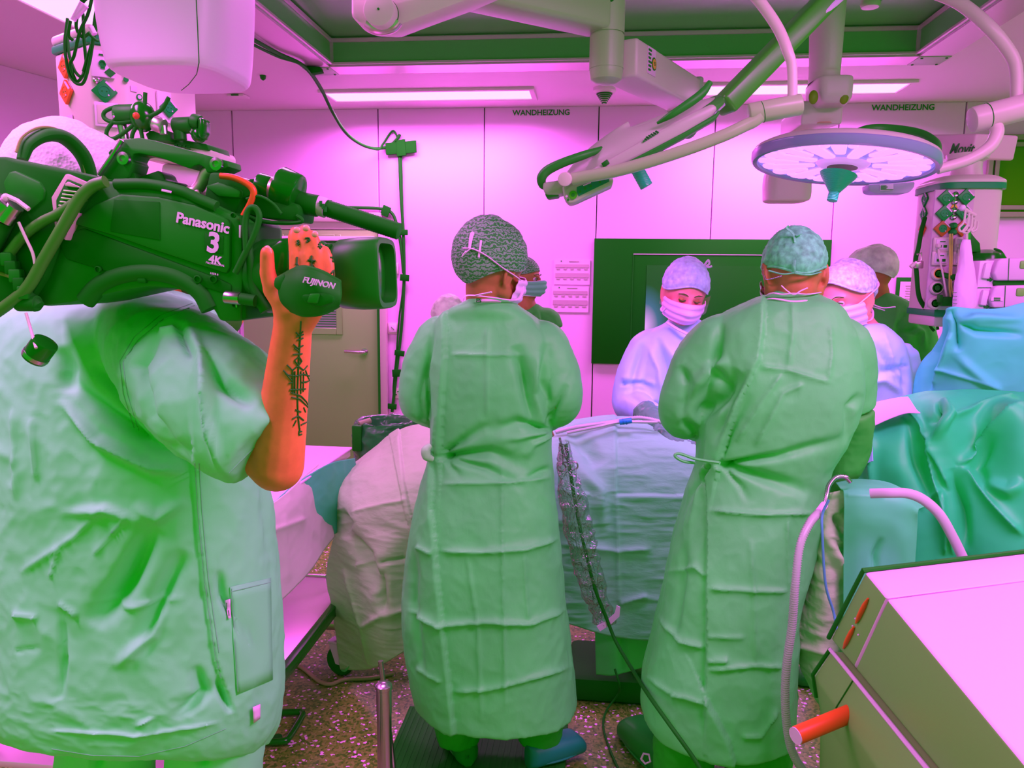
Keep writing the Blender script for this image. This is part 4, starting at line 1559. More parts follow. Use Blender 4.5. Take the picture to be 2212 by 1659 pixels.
shR, elR, wrR = at(1818, 750, Y=Y2 + .02), at(1846, 880, Y=Y2 + .06), at(1812, 1030, Y=Y2 + .12)
b.tube([shL + V((.08, 0, .02)), shL, (shL + elL) / 2 + V((-.012, 0, .01)), elL, elL + (wrL - elL) * .35, wrL], [.06, .085, .086, .075, .065, .04], 24, smooth=10)
b.tube([shR + V((-.08, 0, .02)), shR, (shR + elR) / 2, elR], [.06, .08, .075, .055], 24, smooth=10)
C2 = [('step', [(1655, 642), (1650, 720), (1642, 780), (1600, 865), (1575, 940), (1560, 1000)], 5, .016),
      ('step', [(1528, 1008), (1526, 1200), (1524, 1545)], 5, -.014),
      ('fan', [(1558, 1003), (1680, 985), (1850, 940)], 10, -.026),
      ('fan', [(1558, 1003), (1660, 1035), (1770, 1070)], 14, -.030),
      ('fan', [(1558, 1006), (1600, 1050), (1620, 1090)], 8, -.010),
      ('fan', [(1556, 1000), (1580, 930), (1620, 850)], 8, -.014),
      ('fan', [(1540, 1005), (1490, 1070), (1440, 1170)], 8, -.016),
      ('fan', [(1520, 1010), (1500, 1090), (1470, 1200)], 7, .012),
      ('ridge', [(1530, 1103), (1650, 1112), (1760, 1108)], 5, .010),
      ('ridge', [(1525, 1271), (1625, 1276), (1705, 1275)], 5, .009),
      ('ridge', [(1525, 1375), (1610, 1377)], 5, .006),
      ('ridge', [(1525, 1428), (1575, 1426)], 6, .010),
      ('ridge', [(1525, 1447), (1625, 1437), (1692, 1439)], 5, .010),
      ('ridge', [(1410, 1320), (1470, 1388), (1524, 1402)], 6, .012),
      ('ridge', [(1420, 1240), (1500, 1225), (1524, 1250)], 5, .008),
      ('ridge', [(1450, 1500), (1480, 1505), (1530, 1520)], 6, .012),
      ('ridge', [(1395, 1460), (1455, 1500)], 5, .008),
      ('step', [(1524, 1500), (1575, 1600), (1590, 1655)], 5, .014),
      ('ridge', [(1620, 1160), (1628, 1275), (1632, 1440)], 4, .006),
      ('ridge', [(1700, 1110), (1702, 1275)], 4, .006),
      ('ridge', [(1600, 1590), (1640, 1590), (1680, 1530)], 5, .010),
      ('ridge', [(1710, 650), (1712, 720), (1702, 800)], 4, .005),
      ('ridge', [(1590, 955), (1650, 860), (1690, 805)], 5, .008),
      ('ridge', [(1630, 965), (1690, 850), (1735, 830)], 5, .008),
      ('ridge', [(1640, 792), (1700, 800), (1800, 830)], 5, .007),
      ('ridge', [(1790, 700), (1796, 760), (1785, 830)], 4, .005),
      ('fold', [(1560, 700), (1545, 790), (1580, 860)], 10, -.016),
      ('fold', [(1580, 780), (1530, 800), (1470, 870)], 12, .018),
      ('fold', [(1600, 800), (1560, 860), (1500, 905)], 16, -.030),
      ('fold', [(1620, 800), (1580, 870), (1550, 960)], 8, -.014),
      ('fold', [(1470, 790), (1490, 830), (1470, 900)], 9, -.014),
      ('fold', [(1470, 905), (1500, 930), (1510, 975)], 9, -.014),
      ('fold', [(1860, 850), (1835, 880), (1830, 960)], 9, -.016),
      ('fold', [(1440, 1180), (1425, 1300), (1400, 1440)], 9, -.014),
      ('fold', [(1480, 1130), (1465, 1280), (1450, 1400)], 9, -.012)]
g2 = garment('gown', b, GOWN, .0055, P2, C2, .0062, 7.5, 9.0)
hipL, hipR = at(1570, 1030, Y=Y2), at(1690, 1030, Y=Y2)
anL, anR = V((at(1480, 1600, Y=Y2).x, Y2 + .02, .08)), V((at(1640, 1640, Y=Y2).x, Y2, .08))
body(P2, hd2, at(1712, 668, Y=Y2 + .03), (shL, shR), (elL, elR), (wrL, wrR), (hipL, hipR), ((hipL + anL) / 2, (hipR + anR) / 2), (anL, anR), SKIN, .0055,
     lambda q: (hand(q, wrL, (.2, 1, -.2), (0, 0, -1), 1, .6), hand(q, wrR, (-.2, .9, -.4), (0, 0, -1), 1, .6)))
# right forearm sleeve, its shade painted in as a darker gown green
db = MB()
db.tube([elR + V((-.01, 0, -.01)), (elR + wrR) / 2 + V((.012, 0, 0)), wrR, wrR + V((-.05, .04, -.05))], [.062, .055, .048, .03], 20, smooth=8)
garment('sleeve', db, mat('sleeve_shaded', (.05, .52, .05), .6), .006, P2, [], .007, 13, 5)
cp = hd2.cap(P2, CAPT, front=80, side=96, back=122, r=(.086, .106, .110), amp=.006, sc=30, bump=.004, seed=8, pleat=.0014)
for q in ([(1718, 524, 2.21), (1714, 506, 2.215), (1700, 493, 2.22), (1704, 488, 2.22)], [(1718, 510, 2.21), (1730, 505, 2.215)], [(1715, 588, 2.185), (1714, 575, 2.18), (1715, 562, 2.185)],
          [(1715, 590, 2.185), (1690, 592, 2.19), (1662, 585, 2.22)], [(1715, 590, 2.185), (1745, 594, 2.19), (1772, 588, 2.22)]):
    MB().tube(pts(q), .0055, 8, smooth=5, flat=.4).build('tie', CAPT, cp)
MB().tube(pts([(1640, 652, 2.24), (1665, 634, 2.20), (1690, 636, 2.185), (1715, 634, 2.18), (1745, 636, 2.19), (1772, 632, 2.22)]), .005, 8, smooth=6, flat=.4).build('mask_tie', TIEW, P2)
MB().tube(pts([(1688, 617, 2.185), (1700, 628, 2.18), (1715, 636, 2.18), (1730, 628, 2.18), (1744, 622, 2.185)]), .004, 8, smooth=6, flat=.4).build('mask_tie', TIEW, P2)
MB().tube(pts([(1652, 595, 2.26), (1658, 604, 2.25), (1690, 596, 2.22)]), .0018, 6, smooth=5).build('spectacle_arm', CHROME, P2)
MB().tube(pts([(1650, 655, 2.24), (1668, 646, 2.19), (1712, 652, 2.17), (1752, 650, 2.19), (1778, 658, 2.25)]), .007, 8, smooth=6, flat=.5).build('collar', MATS['collar_white'], g2)
hd2.mask(P2, MASKW, 2)
MB().tube(pts([(1500, 1000, Y2 - .10), (1475, 996, Y2 - .11), (1458, 985, Y2 - .11), (1468, 980, Y2 - .11), (1505, 992, Y2 - .12), (1555, 1000, Y2 - .155)]), .007, 8, smooth=6, flat=.6).build('waist_tie', GOWN, g2)
for i, a_ in enumerate((anL, anR)):
    tb = MB()
    top = V((a_.x, a_.y, .46))
    tb.tube([top, V((a_.x, a_.y, .25)), V((a_.x, a_.y - .01, .12)), V((a_.x, a_.y - .01, .04))], [.095, .092, .09, .082], 24, smooth=8)
    garment('trouser_leg', tb, TROUS, .006, P2, [], .008, 13, 3 + i)
cl = clog(P2, (at(1470, 1640, Z=.04).x, 2.28, 0), (at(1352, 1560, Z=.05).x, 2.60, 0), CLOGG, .062, .11)
bk = at(1394, 1638, Y=2.40)
MB().tube([at(1385, 1640, Y=2.27), at(1390, 1628, Y=2.27), at(1402, 1630, Y=2.27), at(1405, 1645, Y=2.26), at(1394, 1650, Y=2.26), at(1385, 1640, Y=2.27)], .0035, 6).build('strap_buckle', PINKW, cl)
clog(P2, (at(1640, 1650, Y=2.2).x, 2.18, 0), (at(1600, 1640, Y=2.4).x, 2.46, 0), CLOGG, .055, .10)
# ------------------------------------------------------------------ surgeon facing us across the table
def legs(P, cx, Yp, zt, m, clm, seed=0, w=.10, ft=0, dirn=(0, .24)):
    out = []
    for sx in (-1, 1):
        tb = MB()
        tb.tube([(cx + sx * w, Yp, zt), (cx + sx * w, Yp, zt * .55), (cx + sx * w, Yp, .10), (cx + sx * w, Yp, .05)], [.095, .085, .075, .07], 18, smooth=6)
        garment('trouser_leg', tb, m, .012, P, [], .006, 13, seed + sx, 2)
        clog(P, (cx + sx * w - dirn[0] * .4, Yp - dirn[1] * .4, 0), (cx + sx * w + dirn[0] * .6, Yp + dirn[1] * .6, 0), clm)
        out.append(V((cx + sx * w, Yp, .08)))
    return out


Y3 = 3.35
c3 = at(1470, 800, Y=Y3)
P3 = thing('person', 'person in light blue gown with white mask and blue cap, looking down across the table', 'person', (c3.x, Y3, 0))
hd3 = Head(at(1479, 632, Y=Y3 - .05), 188, -20, -7, 1.04)
rows = sil_rows([(690, 1448, 1512, .05, .0), (703, 1432, 1524, .07), (722, 1400, 1540, .09), (760, 1378, 1552, .11), (830, 1366, 1560, .125), (900, 1366, 1560, .13), (1000, 1360, 1566, .15), (1200, 1345, 1580, .18)], Y3)
b = MB()
loft_mb(b, rows, 110, 90, 2.5)
shL, elL, wrL = at(1398, 752, Y=Y3), at(1358, 868, Y=Y3 - .04), at(1418, 905, Y=Y3 - .30)
shR, elR, wrR = at(1545, 752, Y=Y3), at(1578, 868, Y=Y3 - .04), at(1520, 930, Y=Y3 - .30)
for sh_, el_, wr_, sg in ((shL, elL, wrL, -1), (shR, elR, wrR, 1)):
    b.tube([sh_ + V((-.06 * sg, 0, .03)), sh_, (sh_ + el_) / 2 + V((.01 * sg, 0, 0)), el_, el_ + (wr_ - el_) * .4, wr_], [.05, .075, .078, .072, .062, .045], 22, smooth=9)
C3 = [('fold', [(1392, 735), (1372, 800), (1362, 860)], 8, -.015), ('fold', [(1420, 730), (1440, 800), (1446, 880)], 8, -.018),
      ('fold', [(1400, 745), (1425, 800), (1430, 860)], 6, .010), ('ridge', [(1340, 815), (1380, 820), (1420, 830)], 5, .008), ('fan', [(1345, 830), (1390, 826), (1420, 850)], 7, -.014),
      ('fold', [(1430, 735), (1470, 790), (1500, 840)], 9, .012), ('fold', [(1350, 850), (1390, 870), (1430, 880)], 7, -.012)]
g3 = garment('gown', b, GOWNB, .008, P3, C3, .006, 8, 5)
hz = at(1470, 1000, Y=Y3).z
an3 = legs(P3, c3.x + .05, Y3, .5, TROUS, CLOGG, 3, .11, 0, (0, -.24))
hipL, hipR = V((c3.x - .1, Y3, .95)), V((c3.x + .12, Y3, .95))
body(P3, hd3, at(1479, 715, Y=Y3 + .0), (shL, shR), (elL, elR), (wrL, wrR), (hipL, hipR), ((hipL + an3[0]) / 2, (hipR + an3[1]) / 2), an3, SKINL, .0065)
hd3.eyes(P3, True)
hd3.cap(P3, CAPB, front=70, side=94, back=112, r=(.092, .106, .118), amp=.006, sc=30, bump=.01, seed=2, pleat=.0012)
m_, mp = hd3.mask(P3, MASKW, 4)
MB().tube([at(1442, 742 - 45, Y=Y3 - .10), at(1470, 714, Y=Y3 - .14), at(1498, 724, Y=Y3 - .13), at(1518, 708, Y=Y3 - .06)], .010, 8, smooth=6, flat=.5).build('collar', TIEW, g3)
for q in ([(1522, 572, Y3 - .02), (1530, 562, Y3 - .03), (1532, 570, Y3 - .03), (1521, 578, Y3 - .02)], [(1521, 575, Y3 - .02), (1530, 577, Y3 - .03), (1538, 575, Y3 - .03)], [(1434, 660, Y3 - .06), (1428, 668, Y3 - .08), (1432, 672, Y3 - .08), (1440, 664, Y3 - .10)],
          [(1500, 672, Y3 - .10), (1502, 688, Y3 - .10), (1497, 692, Y3 - .10)]):
    MB().tube(pts(q), .0045, 8, smooth=5).build('mask_tie', TIEW, P3)
# clear visor strip
v = MB()
V_, F_ = [], []
for i in range(2):
    for j in range(15):
        az = math.radians(-80 + j * 160 / 14)
        V_.append(hd3.p(.100 * math.sin(az), .005 + .118 * math.cos(az), .026 - .075 * i))
for j in range(14):
    F_.append((j, j + 1, 15 + j + 1, 15 + j))
v.add(V_, F_)
v.build('visor', mat('clear_visor', (.95, .8, .95), .05, trans=1.0, alpha=.18), P3)
# dark patterned gloves on the drape
GLOVE = mat('dark_glove', (.10, .34, .16), .4, bump=[('ridge', 30, 1.0, .008, (1, 1, 1))])
for i, (wr_, tip) in enumerate(((wrL + V((.0, -.02, -.01)), at(1452, 938, Y=Y3 - .42)), (wrR + V((0, -.02, -.01)), at(1500, 950, Y=Y3 - .42)))):
    gb = MB()
    d_ = (tip - wr_).normalized()
    gb.tube([wr_ - d_ * .10, wr_ - d_ * .02, wr_ + d_ * .03], [.054, .050, .038], 18, smooth=5)
    hand(gb, wr_ + d_ * .02, d_, (0, .2, -1), 1.1, .45, 1 if i == 0 else -1)
    garment('glove', gb, GLOVE, .005, P3, [], .004, 26, 7 + i, 2)

# ------------------------------------------------------------------ assistant on the right, looking left
Y4 = 3.02
P4 = thing('person', 'person in blue gown and spotted cap, mask on, looking left behind the broad back', 'person', (at(1900, 800, Y=Y4).x, Y4, 0))
hd4 = Head(at(1826, 645, Y=Y4), 132, -14, 8, 1.04)
rows = sil_rows([(700, 1835, 1905, .06, .0), (716, 1832, 1926, .085), (740, 1826, 1945, .11), (780, 1822, 1958, .13), (830, 1820, 1966, .14), (890, 1820, 1968, .14), (1000, 1818, 1975, .15), (1150, 1815, 1980, .17)], Y4)
b = MB()
loft_mb(b, rows, 110, 90, 2.5)
shL, elL, wrL = at(1850, 752, Y=Y4 - .05), at(1830, 870, Y=Y4 - .10), at(1790, 920, Y=Y4 - .05)
shR, elR, wrR = at(1935, 765, Y=Y4 + .02), at(1950, 850, Y=Y4 + .05), at(1880, 900, Y=Y4 + .10)
for sh_, el_, wr_ in ((shL, elL, wrL), (shR, elR, wrR)):
    b.tube([sh_ + V((0, 0, .04)), sh_, (sh_ + el_) / 2, el_, el_ + (wr_ - el_) * .4, wr_], [.05, .075, .078, .07, .06, .045], 22, smooth=9)
C4 = [('fold', [(1880, 735), (1920, 790), (1950, 840)], 8, -.014), ('ridge', [(1905, 715), (1925, 770), (1930, 830)], 5, .009), ('fold', [(1875, 770), (1905, 800), (1960, 800)], 7, -.009), ('fan', [(1960, 790), (1910, 800), (1870, 830)], 8, -.009),
      ('fold', [(1870, 830), (1910, 820), (1950, 850)], 7, .012), ('fold', [(1950, 770), (1955, 810), (1950, 855)], 6, -.012)]
g4 = garment('gown', b, GOWNB, .008, P4, C4, .006, 9, 15)
an4 = legs(P4, at(1900, 800, Y=Y4).x, Y4, .5, TROUS, CLOGG, 6, .10, 0, (-.24, 0))
hip = V((an4[0].x + .1, Y4, .95))
body(P4, hd4, at(1858, 712, Y=Y4 + .01), (shL, shR), (elL, elR), (wrL, wrR), (hip - V((.1, 0, 0)), hip + V((.1, 0, 0))), (V((an4[0].x, Y4, .5)), V((an4[1].x, Y4, .5))), an4, SKINL, .0065,
     lambda q: (hand(q, wrL, (-1, .1, -.3), (0, 0, -1)), hand(q, wrR, (-1, .1, -.3), (0, 0, -1))))
hd4.eyes(P4)
cp = hd4.cap(P4, mat('cap_spotted', (.66, .66, 1.0), .6, bump=[('ridge', 30, .5, .003, (1, 1, 1))], noise=(70, .35)), front=56, side=92, back=132, r=(.094, .112, .112), amp=.006, sc=26, bump=.022, seed=12, pleat=.0012)
m_, mp = hd4.mask(P4, MASKW, 6)
MB().tube([hd4.p(*q) for q in ((-.072, .055, -.02), (-.092, .01, .0), (-.100, -.05, .02), (-.06, -.115, .035))], .0045, 8, smooth=6, flat=.35).build('mask_tie', TIEW, P4)
MB().tube([hd4.p(*q) for q in ((-.066, .045, -.085), (-.075, -.01, -.088), (-.05, -.07, -.075), (-.03, -.10, -.06), (-.06, -.13, -.085))], .0045, 8, smooth=6, flat=.35).build('mask_tie', TIEW, P4)
MB().tube([hd4.p(*q) for q in ((-.02, -.115, -.05), (-.05, -.135, -.075), (-.09, -.15, -.08))], .008, 8, smooth=6, flat=.3).build('cap_tie', TIEW, cp)

# ------------------------------------------------------------------ man in dark green scrubs at the right, facing away
Y5 = 3.75
P5 = thing('person', 'person in dark green scrubs with pleated white cap, facing away beside the right tower', 'person', (at(1935, 800, Y=Y5).x, Y5, 0))
hd5 = Head(at(1876, 594, Y=Y5), 62, -10, 0, 1.0)
rows = sil_rows([(634, 1890, 1925, .05, .0), (644, 1882, 1945, .07), (662, 1872, 1972, .09), (700, 1864, 1985, .115), (750, 1860, 1988, .12), (800, 1860, 1985, .12), (900, 1858, 1985, .13), (1000, 1856, 1985, .14)], Y5)
b = MB()
loft_mb(b, rows, 100, 90, 2.5)
shR, elR, wrR = at(1972, 690, Y=Y5), at(1988, 780, Y=Y5 - .02), at(1945, 800, Y=Y5 - .20)
shL, elL, wrL = at(1878, 690, Y=Y5), at(1862, 790, Y=Y5), at(1880, 830, Y=Y5 - .2)
for sh_, el_, sg in ((shL, elL, -1), (shR, elR, 1)):
    b.tube([sh_ + V((-.05 * sg, 0, .03)), sh_, sh_ + (el_ - sh_) * .5, sh_ + (el_ - sh_) * .92], [.05, .075, .085, .088], 22, smooth=9)
C5 = [('ridge', [(1940, 660), (1925, 720), (1915, 790)], 4, .006), ('ridge', [(1958, 676), (1940, 700), (1930, 770)], 4, -.008), ('fold', [(1960, 690), (1990, 720), (1998, 760)], 7, .014), ('fold', [(1935, 720), (1970, 715), (1990, 700)], 6, -.012),
      ('fold', [(1940, 690), (1950, 740), (1945, 790)], 7, -.014)]
g5 = garment('scrub_shirt', b, SCRUBD, .008, P5, C5, .005, 9, 25)
an5 = legs(P5, at(1925, 800, Y=Y5).x, Y5, .95, SCRUBD, CLOGG, 8, .10)
hip = V((an5[0].x + .1, Y5, .95))
body(P5, hd5, at(1896, 655, Y=Y5 + .02), (shL, shR), (elL, elR), (wrL, wrR), (hip - V((.1, 0, 0)), hip + V((.1, 0, 0))), (V((an5[0].x, Y5, .5)), V((an5[1].x, Y5, .5))), an5, SKIN, .0065,
     lambda q: (hand(q, wrL, (-.3, -1, -.2), (0, 0, -1)), hand(q, wrR, (-.5, -1, -.2), (0, 0, -1))))
cp = hd5.cap(P5, CAPP, front=68, side=92, back=116, r=(.090, .108, .112), amp=.005, sc=26, bump=.018, seed=22, pleat=.0022)
hd5.mask(P5, MASKB, 8)
MB().tube([hd5.p(*q) for q in ((.07, .05, -.02), (.088, .0, .0), (.085, -.06, .03), (.05, -.105, .045))], .004, 8, smooth=6, flat=.35).build('mask_tie', TIEW, P5)
MB().tube([hd5.p(*q) for q in ((.07, .045, -.07), (.08, -.01, -.085), (.05, -.07, -.08))], .005, 8, smooth=6, flat=.35).build('mask_tie', TIEW, P5)
MB().tube([hd5.p(*q) for q in ((.082, -.02, .0), (.084, .04, .01), (.07, .09, .01), (.0, .11, .01))], .0045, 8, smooth=6, flat=.35).build('spectacles', mat('brown_frame', (.35, .25, .03), .4), P5)

# ------------------------------------------------------------------ man in green behind the centre surgeon
Y6 = 4.3
P6 = thing('person', 'person in green V neck scrubs with teal mask, looking right, by the wall', 'person', (at(1140, 800, Y=Y6).x, Y6, 0))
hd6 = Head(at(1130, 600, Y=Y6), -105, -4, 0, 1.0)
rows = sil_rows([(655, 1118, 1156, .05, .0), (664, 1100, 1172, .07), (680, 1088, 1188, .09), (720, 1082, 1192, .11), (780, 1082, 1190, .11), (860, 1082, 1190, .11), (920, 1080, 1192, .12)], Y6)
b = MB()
loft_mb(b, rows, 90, 80, 2.5)
shR, elR, wrR = at(1184, 690, Y=Y6), at(1208, 752, Y=Y6), at(1180, 800, Y=Y6 - .15)
shL, elL, wrL = at(1095, 690, Y=Y6), at(1075, 770, Y=Y6), at(1090, 820, Y=Y6 - .15)
for sh_, el_, sg in ((shL, elL, -1), (shR, elR, 1)):
    b.tube([sh_ + V((-.05 * sg, 0, .02)), sh_, sh_ + (el_ - sh_) * .35], [.05, .062, .066], 20, smooth=8)
g6 = garment('scrub_shirt', b, SCRUBD, .008, P6, [('fold', [(1165, 665), (1180, 700), (1182, 760)], 5, -.012), ('ridge', [(1125, 670), (1142, 700), (1158, 672)], 4, -.010)], .005, 9, 35)
an6 = legs(P6, at(1138, 800, Y=Y6).x, Y6, .95, SCRUBD, CLOGG, 10, .10)
hip = V((an6[0].x + .1, Y6, .95))
body(P6, hd6, at(1136, 664, Y=Y6 - .02), (shL, shR), (elL, elR), (wrL, wrR), (hip - V((.1, 0, 0)), hip + V((.1, 0, 0))), (V((an6[0].x, Y6, .5)), V((an6[1].x, Y6, .5))), an6, SKIN, .0065,
     lambda q: (hand(q, wrL, (.1, -1, -.3), (0, 0, -1)), hand(q, wrR, (-.2, -1, -.3), (0, 0, -1))))
hd6.eyes(P6)
hd6.cap(P6, CAPD, front=72, side=88, back=104, r=(.086, .104, .100), amp=.003, sc=20, seed=32)
hd6.mask(P6, MASKB, 9)
# ------------------------------------------------------------------ person whose cap shows over the left shoulder
Y7 = 4.1
c7 = at(985, 800, Y=Y7)
P7 = thing('person', 'person mostly hidden behind the centre gown, pleated pale cap showing at her left shoulder', 'person', (c7.x, Y7, 0))
hd7 = Head(at(968, 690, Y=Y7), 20, -10, 0, .98)
rows = sil_rows([(738, 950, 1000, .05), (752, 930, 1030, .08), (790, 918, 1050, .10), (860, 918, 1050, .11), (960, 915, 1055, .12), (1060, 915, 1055, .13)], Y7)
b = MB()
loft_mb(b, rows, 80, 70, 2.5)
garment('scrub_shirt', b, SCRUBD, .011, P7, [], .005, 9, 45)
shL, elL, wrL = at(935, 775, Y=Y7), at(935, 860, Y=Y7 + .1), at(960, 880, Y=Y7 + .3)
shR, elR, wrR = at(1035, 775, Y=Y7), at(1035, 860, Y=Y7 + .1), at(1010, 880, Y=Y7 + .3)
an7 = legs(P7, c7.x, Y7, .85, SCRUBD, CLOGG, 12, .09)
hip = V((c7.x, Y7, .85))
body(P7, hd7, at(970, 760, Y=Y7), (shL, shR), (elL, elR), (wrL, wrR), (hip - V((.09, 0, 0)), hip + V((.09, 0, 0))), (V((an7[0].x, Y7, .45)), V((an7[1].x, Y7, .45))), an7, SKIN, .009)
hd7.cap(P7, CAPP, front=70, side=94, back=118, r=(.092, .108, .112), amp=.006, sc=28, bump=.015, seed=42, pleat=.003)
# ------------------------------------------------------------------ drapes and tables
DRAPE = mat('drape_green', (.22, .72, .34), .6, spec=.3, bump=[('ridge', 16, .9, .006, (.45, .45, 2.2)), ('noise', 60, .3, .003, (.6, .6, 2))])
DRAPEB = mat('drape_blue', (.10, .84, .62), .55, spec=.3, bump=[('ridge', 6, .25, .006, (1, 1, 1))])
DRAPEV = mat('drape_teal', (.05, .62, .25), .6)
PAPERD = mat('paper_drape', (.50, .60, .42), .6)


def drape(name, ctrl, nu, nv, m, parent, cr=(), amp=.004, scale=8, seed=0, thick=.003, stretch=(1, 1, 1)):
    P = sheet([[at(a, b, Y=c) for a, b, c in row] for row in ctrl], nu, nv)
    N = normals_grid(P, False)
    co = P.reshape(-1, 3)
    no = N.reshape(-1, 3)
    vd = co - np.array(CAM)
    if (vd * no).sum() > 0:
        no = -no
    h = amp * crumple(co * np.array(stretch), scale, 3, seed) + 1.4 * creases(topx(co), cr)
    co = co + no * h[:, None]
    o = mesh_np(name, co, grid_faces(nu, nv, False), m, parent)
    solidify(o, thick)
    return o


# the operating table with its cover
T1 = thing('operating_table', 'operating table under green crinkled drapes between the two gowned backs', 'table', (at(1330, 1300, Y=3.0).x, 3.0, 0))
D1 = [[(1150, 902, 3.06), (1230, 908, 3.06), (1320, 900, 3.06), (1420, 905, 3.06), (1540, 925, 3.05), (1640, 930, 3.05)],
      [(1150, 930, 2.98), (1230, 926, 2.98), (1320, 918, 2.98), (1420, 925, 2.98), (1540, 950, 2.96), (1640, 955, 2.96)],
      [(1150, 965, 2.86), (1230, 950, 2.88), (1320, 945, 2.88), (1420, 955, 2.86), (1540, 980, 2.84), (1640, 990, 2.84)],
      [(1150, 1010, 2.78), (1230, 990, 2.78), (1320, 1000, 2.80), (1420, 1005, 2.80), (1540, 1020, 2.80), (1640, 1030, 2.80)],
      [(1150, 1080, 2.74), (1230, 1070, 2.70), (1320, 1072, 2.76), (1420, 1072, 2.76), (1540, 1080, 2.78), (1640, 1090, 2.78)],
      [(1150, 1180, 2.72), (1230, 1180, 2.69), (1320, 1180, 2.73), (1420, 1185, 2.74), (1540, 1190, 2.76), (1640, 1190, 2.76)],
      [(1150, 1270, 2.71), (1230, 1270, 2.69), (1320, 1275, 2.72), (1420, 1280, 2.73), (1540, 1280, 2.76), (1640, 1280, 2.76)],
      [(1150, 1330, 2.70), (1230, 1348, 2.69), (1320, 1374, 2.71), (1420, 1385, 2.72), (1540, 1390, 2.75), (1640, 1390, 2.75)]]
drape('table_cover', D1, 200, 150, DRAPE, T1,
      [('step', [(1331, 925), (1332, 1068), (1480, 1069)], 4, .010), ('fold', [(1225, 945), (1270, 970), (1292, 1010)], 16, -.030), ('fold', [(1235, 1000), (1290, 1060), (1300, 1150)], 14, .018),
       ('ridge', [(1331, 1068), (1336, 1300)], 4, .006), ('ridge', [(1215, 1175), (1335, 1190), (1410, 1185)], 5, .010), ('ridge', [(1335, 1305), (1400, 1285)], 5, .009),
       ('fold', [(1205, 960), (1200, 1050), (1215, 1120)], 8, -.02), ('step', [(1210, 1052), (1240, 1060)], 4, .01), ('ridge', [(1330, 958), (1420, 952)], 4, .004), ('fold', [(1190, 930), (1280, 918), (1400, 912)], 5, .008)],
      .0035, 9, 3, stretch=(.7, 1, 1.6))
drape('lower_cover', [[(1284, 1300, 2.76), (1330, 1300, 2.74), (1390, 1300, 2.75), (1450, 1300, 2.76)], [(1286, 1380, 2.76), (1330, 1380, 2.73), (1390, 1380, 2.75), (1450, 1380, 2.76)], [(1288, 1457, 2.76), (1330, 1458, 2.73), (1390, 1442, 2.75), (1450, 1440, 2.76)]], 50, 50, SCRUB, T1,
      [('fold', [(1345, 1320), (1342, 1460)], 8, -.012)], .002, 8, 5)
MB().box((at(1400, 1200, Y=2.95).x, 2.93, .80), (1.1, .26, .16), bev=.03).build('table_top', STEEL, T1)
MB().lathe([(.11, .02), (.11, .72)], (at(1400, 1200, Y=2.95).x, 2.93, 0), seg=28).build('table_column', STEEL, T1)
MB().box((at(1400, 1200, Y=2.95).x, 2.93, .05), (.6, .34, .10), bev=.03).build('table_base', BLACKR, T1)
# a pink-lit flat strip of drape at the field (behind the tall surgeon) and the white corner on the right
b = MB()

# covered trolley on the left of the centre surgeon
T2 = thing('covered_trolley', 'trolley under a crinkled green cover left of the centre gowned person', 'trolley', (at(820, 1300, Y=2.95).x, 2.95, 0))
D2 = [[(765, 1002, 3.38), (800, 975, 3.42), (845, 940, 3.46), (885, 922, 3.46), (935, 915, 3.46)],
      [(738, 1028, 3.15), (780, 1010, 3.06), (835, 985, 3.10), (885, 965, 3.08), (935, 955, 3.06)],
      [(718, 1052, 2.98), (762, 1058, 2.92), (825, 1040, 2.86), (880, 1025, 2.82), (935, 1015, 2.80)],
      [(722, 1100, 2.94), (756, 1102, 2.82), (820, 1092, 2.76), (880, 1080, 2.74), (935, 1075, 2.74)],
      [(726, 1140, 2.94), (762, 1150, 2.80), (820, 1150, 2.74), (880, 1140, 2.72), (935, 1135, 2.72)],
      [(707, 1238, 2.98), (765, 1230, 2.84), (820, 1220, 2.72), (880, 1205, 2.74), (935, 1200, 2.74)],
      [(722, 1340, 2.98), (770, 1345, 2.86), (825, 1335, 2.74), (880, 1315, 2.76), (935, 1300, 2.76)],
      [(736, 1446, 2.98), (790, 1446, 2.88), (830, 1432, 2.80), (880, 1402, 2.78), (935, 1370, 2.78)]]
D2 = [[(x, y, Y * .95) for x, y, Y in r] for r in D2]
drape('trolley_cover', D2, 190, 130, mat('drape_olive', (.38, .74, .30), .6, spec=.3, bump=[('ridge', 16, .9, .006, (.45, .45, 2.2)), ('noise', 60, .3, .003, (.6, .6, 2))]), T2,
      [('ridge', [(757, 1108), (830, 1090), (885, 1080)], 5, .008), ('step', [(866, 950), (876, 1040), (890, 1110)], 4, .010), ('step', [(852, 985), (868, 1060), (880, 1120)], 4, -.008),
       ('fold', [(750, 1150), (790, 1200), (815, 1280)], 12, -.03), ('fold', [(735, 1100), (750, 1130), (745, 1165)], 9, -.02), ('ridge', [(815, 1218), (880, 1205)], 5, -.012), ('ridge', [(785, 1355), (825, 1328), (880, 1312)], 6, .012),
       ('ridge', [(745, 1225), (785, 1355), (800, 1440)], 6, .012), ('fold', [(825, 1230), (825, 1290), (835, 1330)], 10, -.025), ('ridge', [(770, 1220), (800, 1215)], 5, .01)],
      .0042, 9, 13, stretch=(.7, 1, 1.6))
drape('cover_flap', [[(704, 1242, 2.85), (730, 1225, 2.79), (752, 1220, 2.75)], [(715, 1300, 2.85), (740, 1300, 2.79), (765, 1310, 2.75)], [(730, 1360, 2.85), (755, 1362, 2.80), (775, 1358, 2.75)], [(735, 1448, 2.85), (752, 1446, 2.80), (778, 1380, 2.75)]], 50, 30, SCRUB, T2, [], .003, 9, 4)
tx, ty = at(820, 1300, Y=2.92).x, 2.93
MB().box((tx + .05, ty, .72), (.30, .30, .03), bev=.01).build('tray', STEEL, T2)
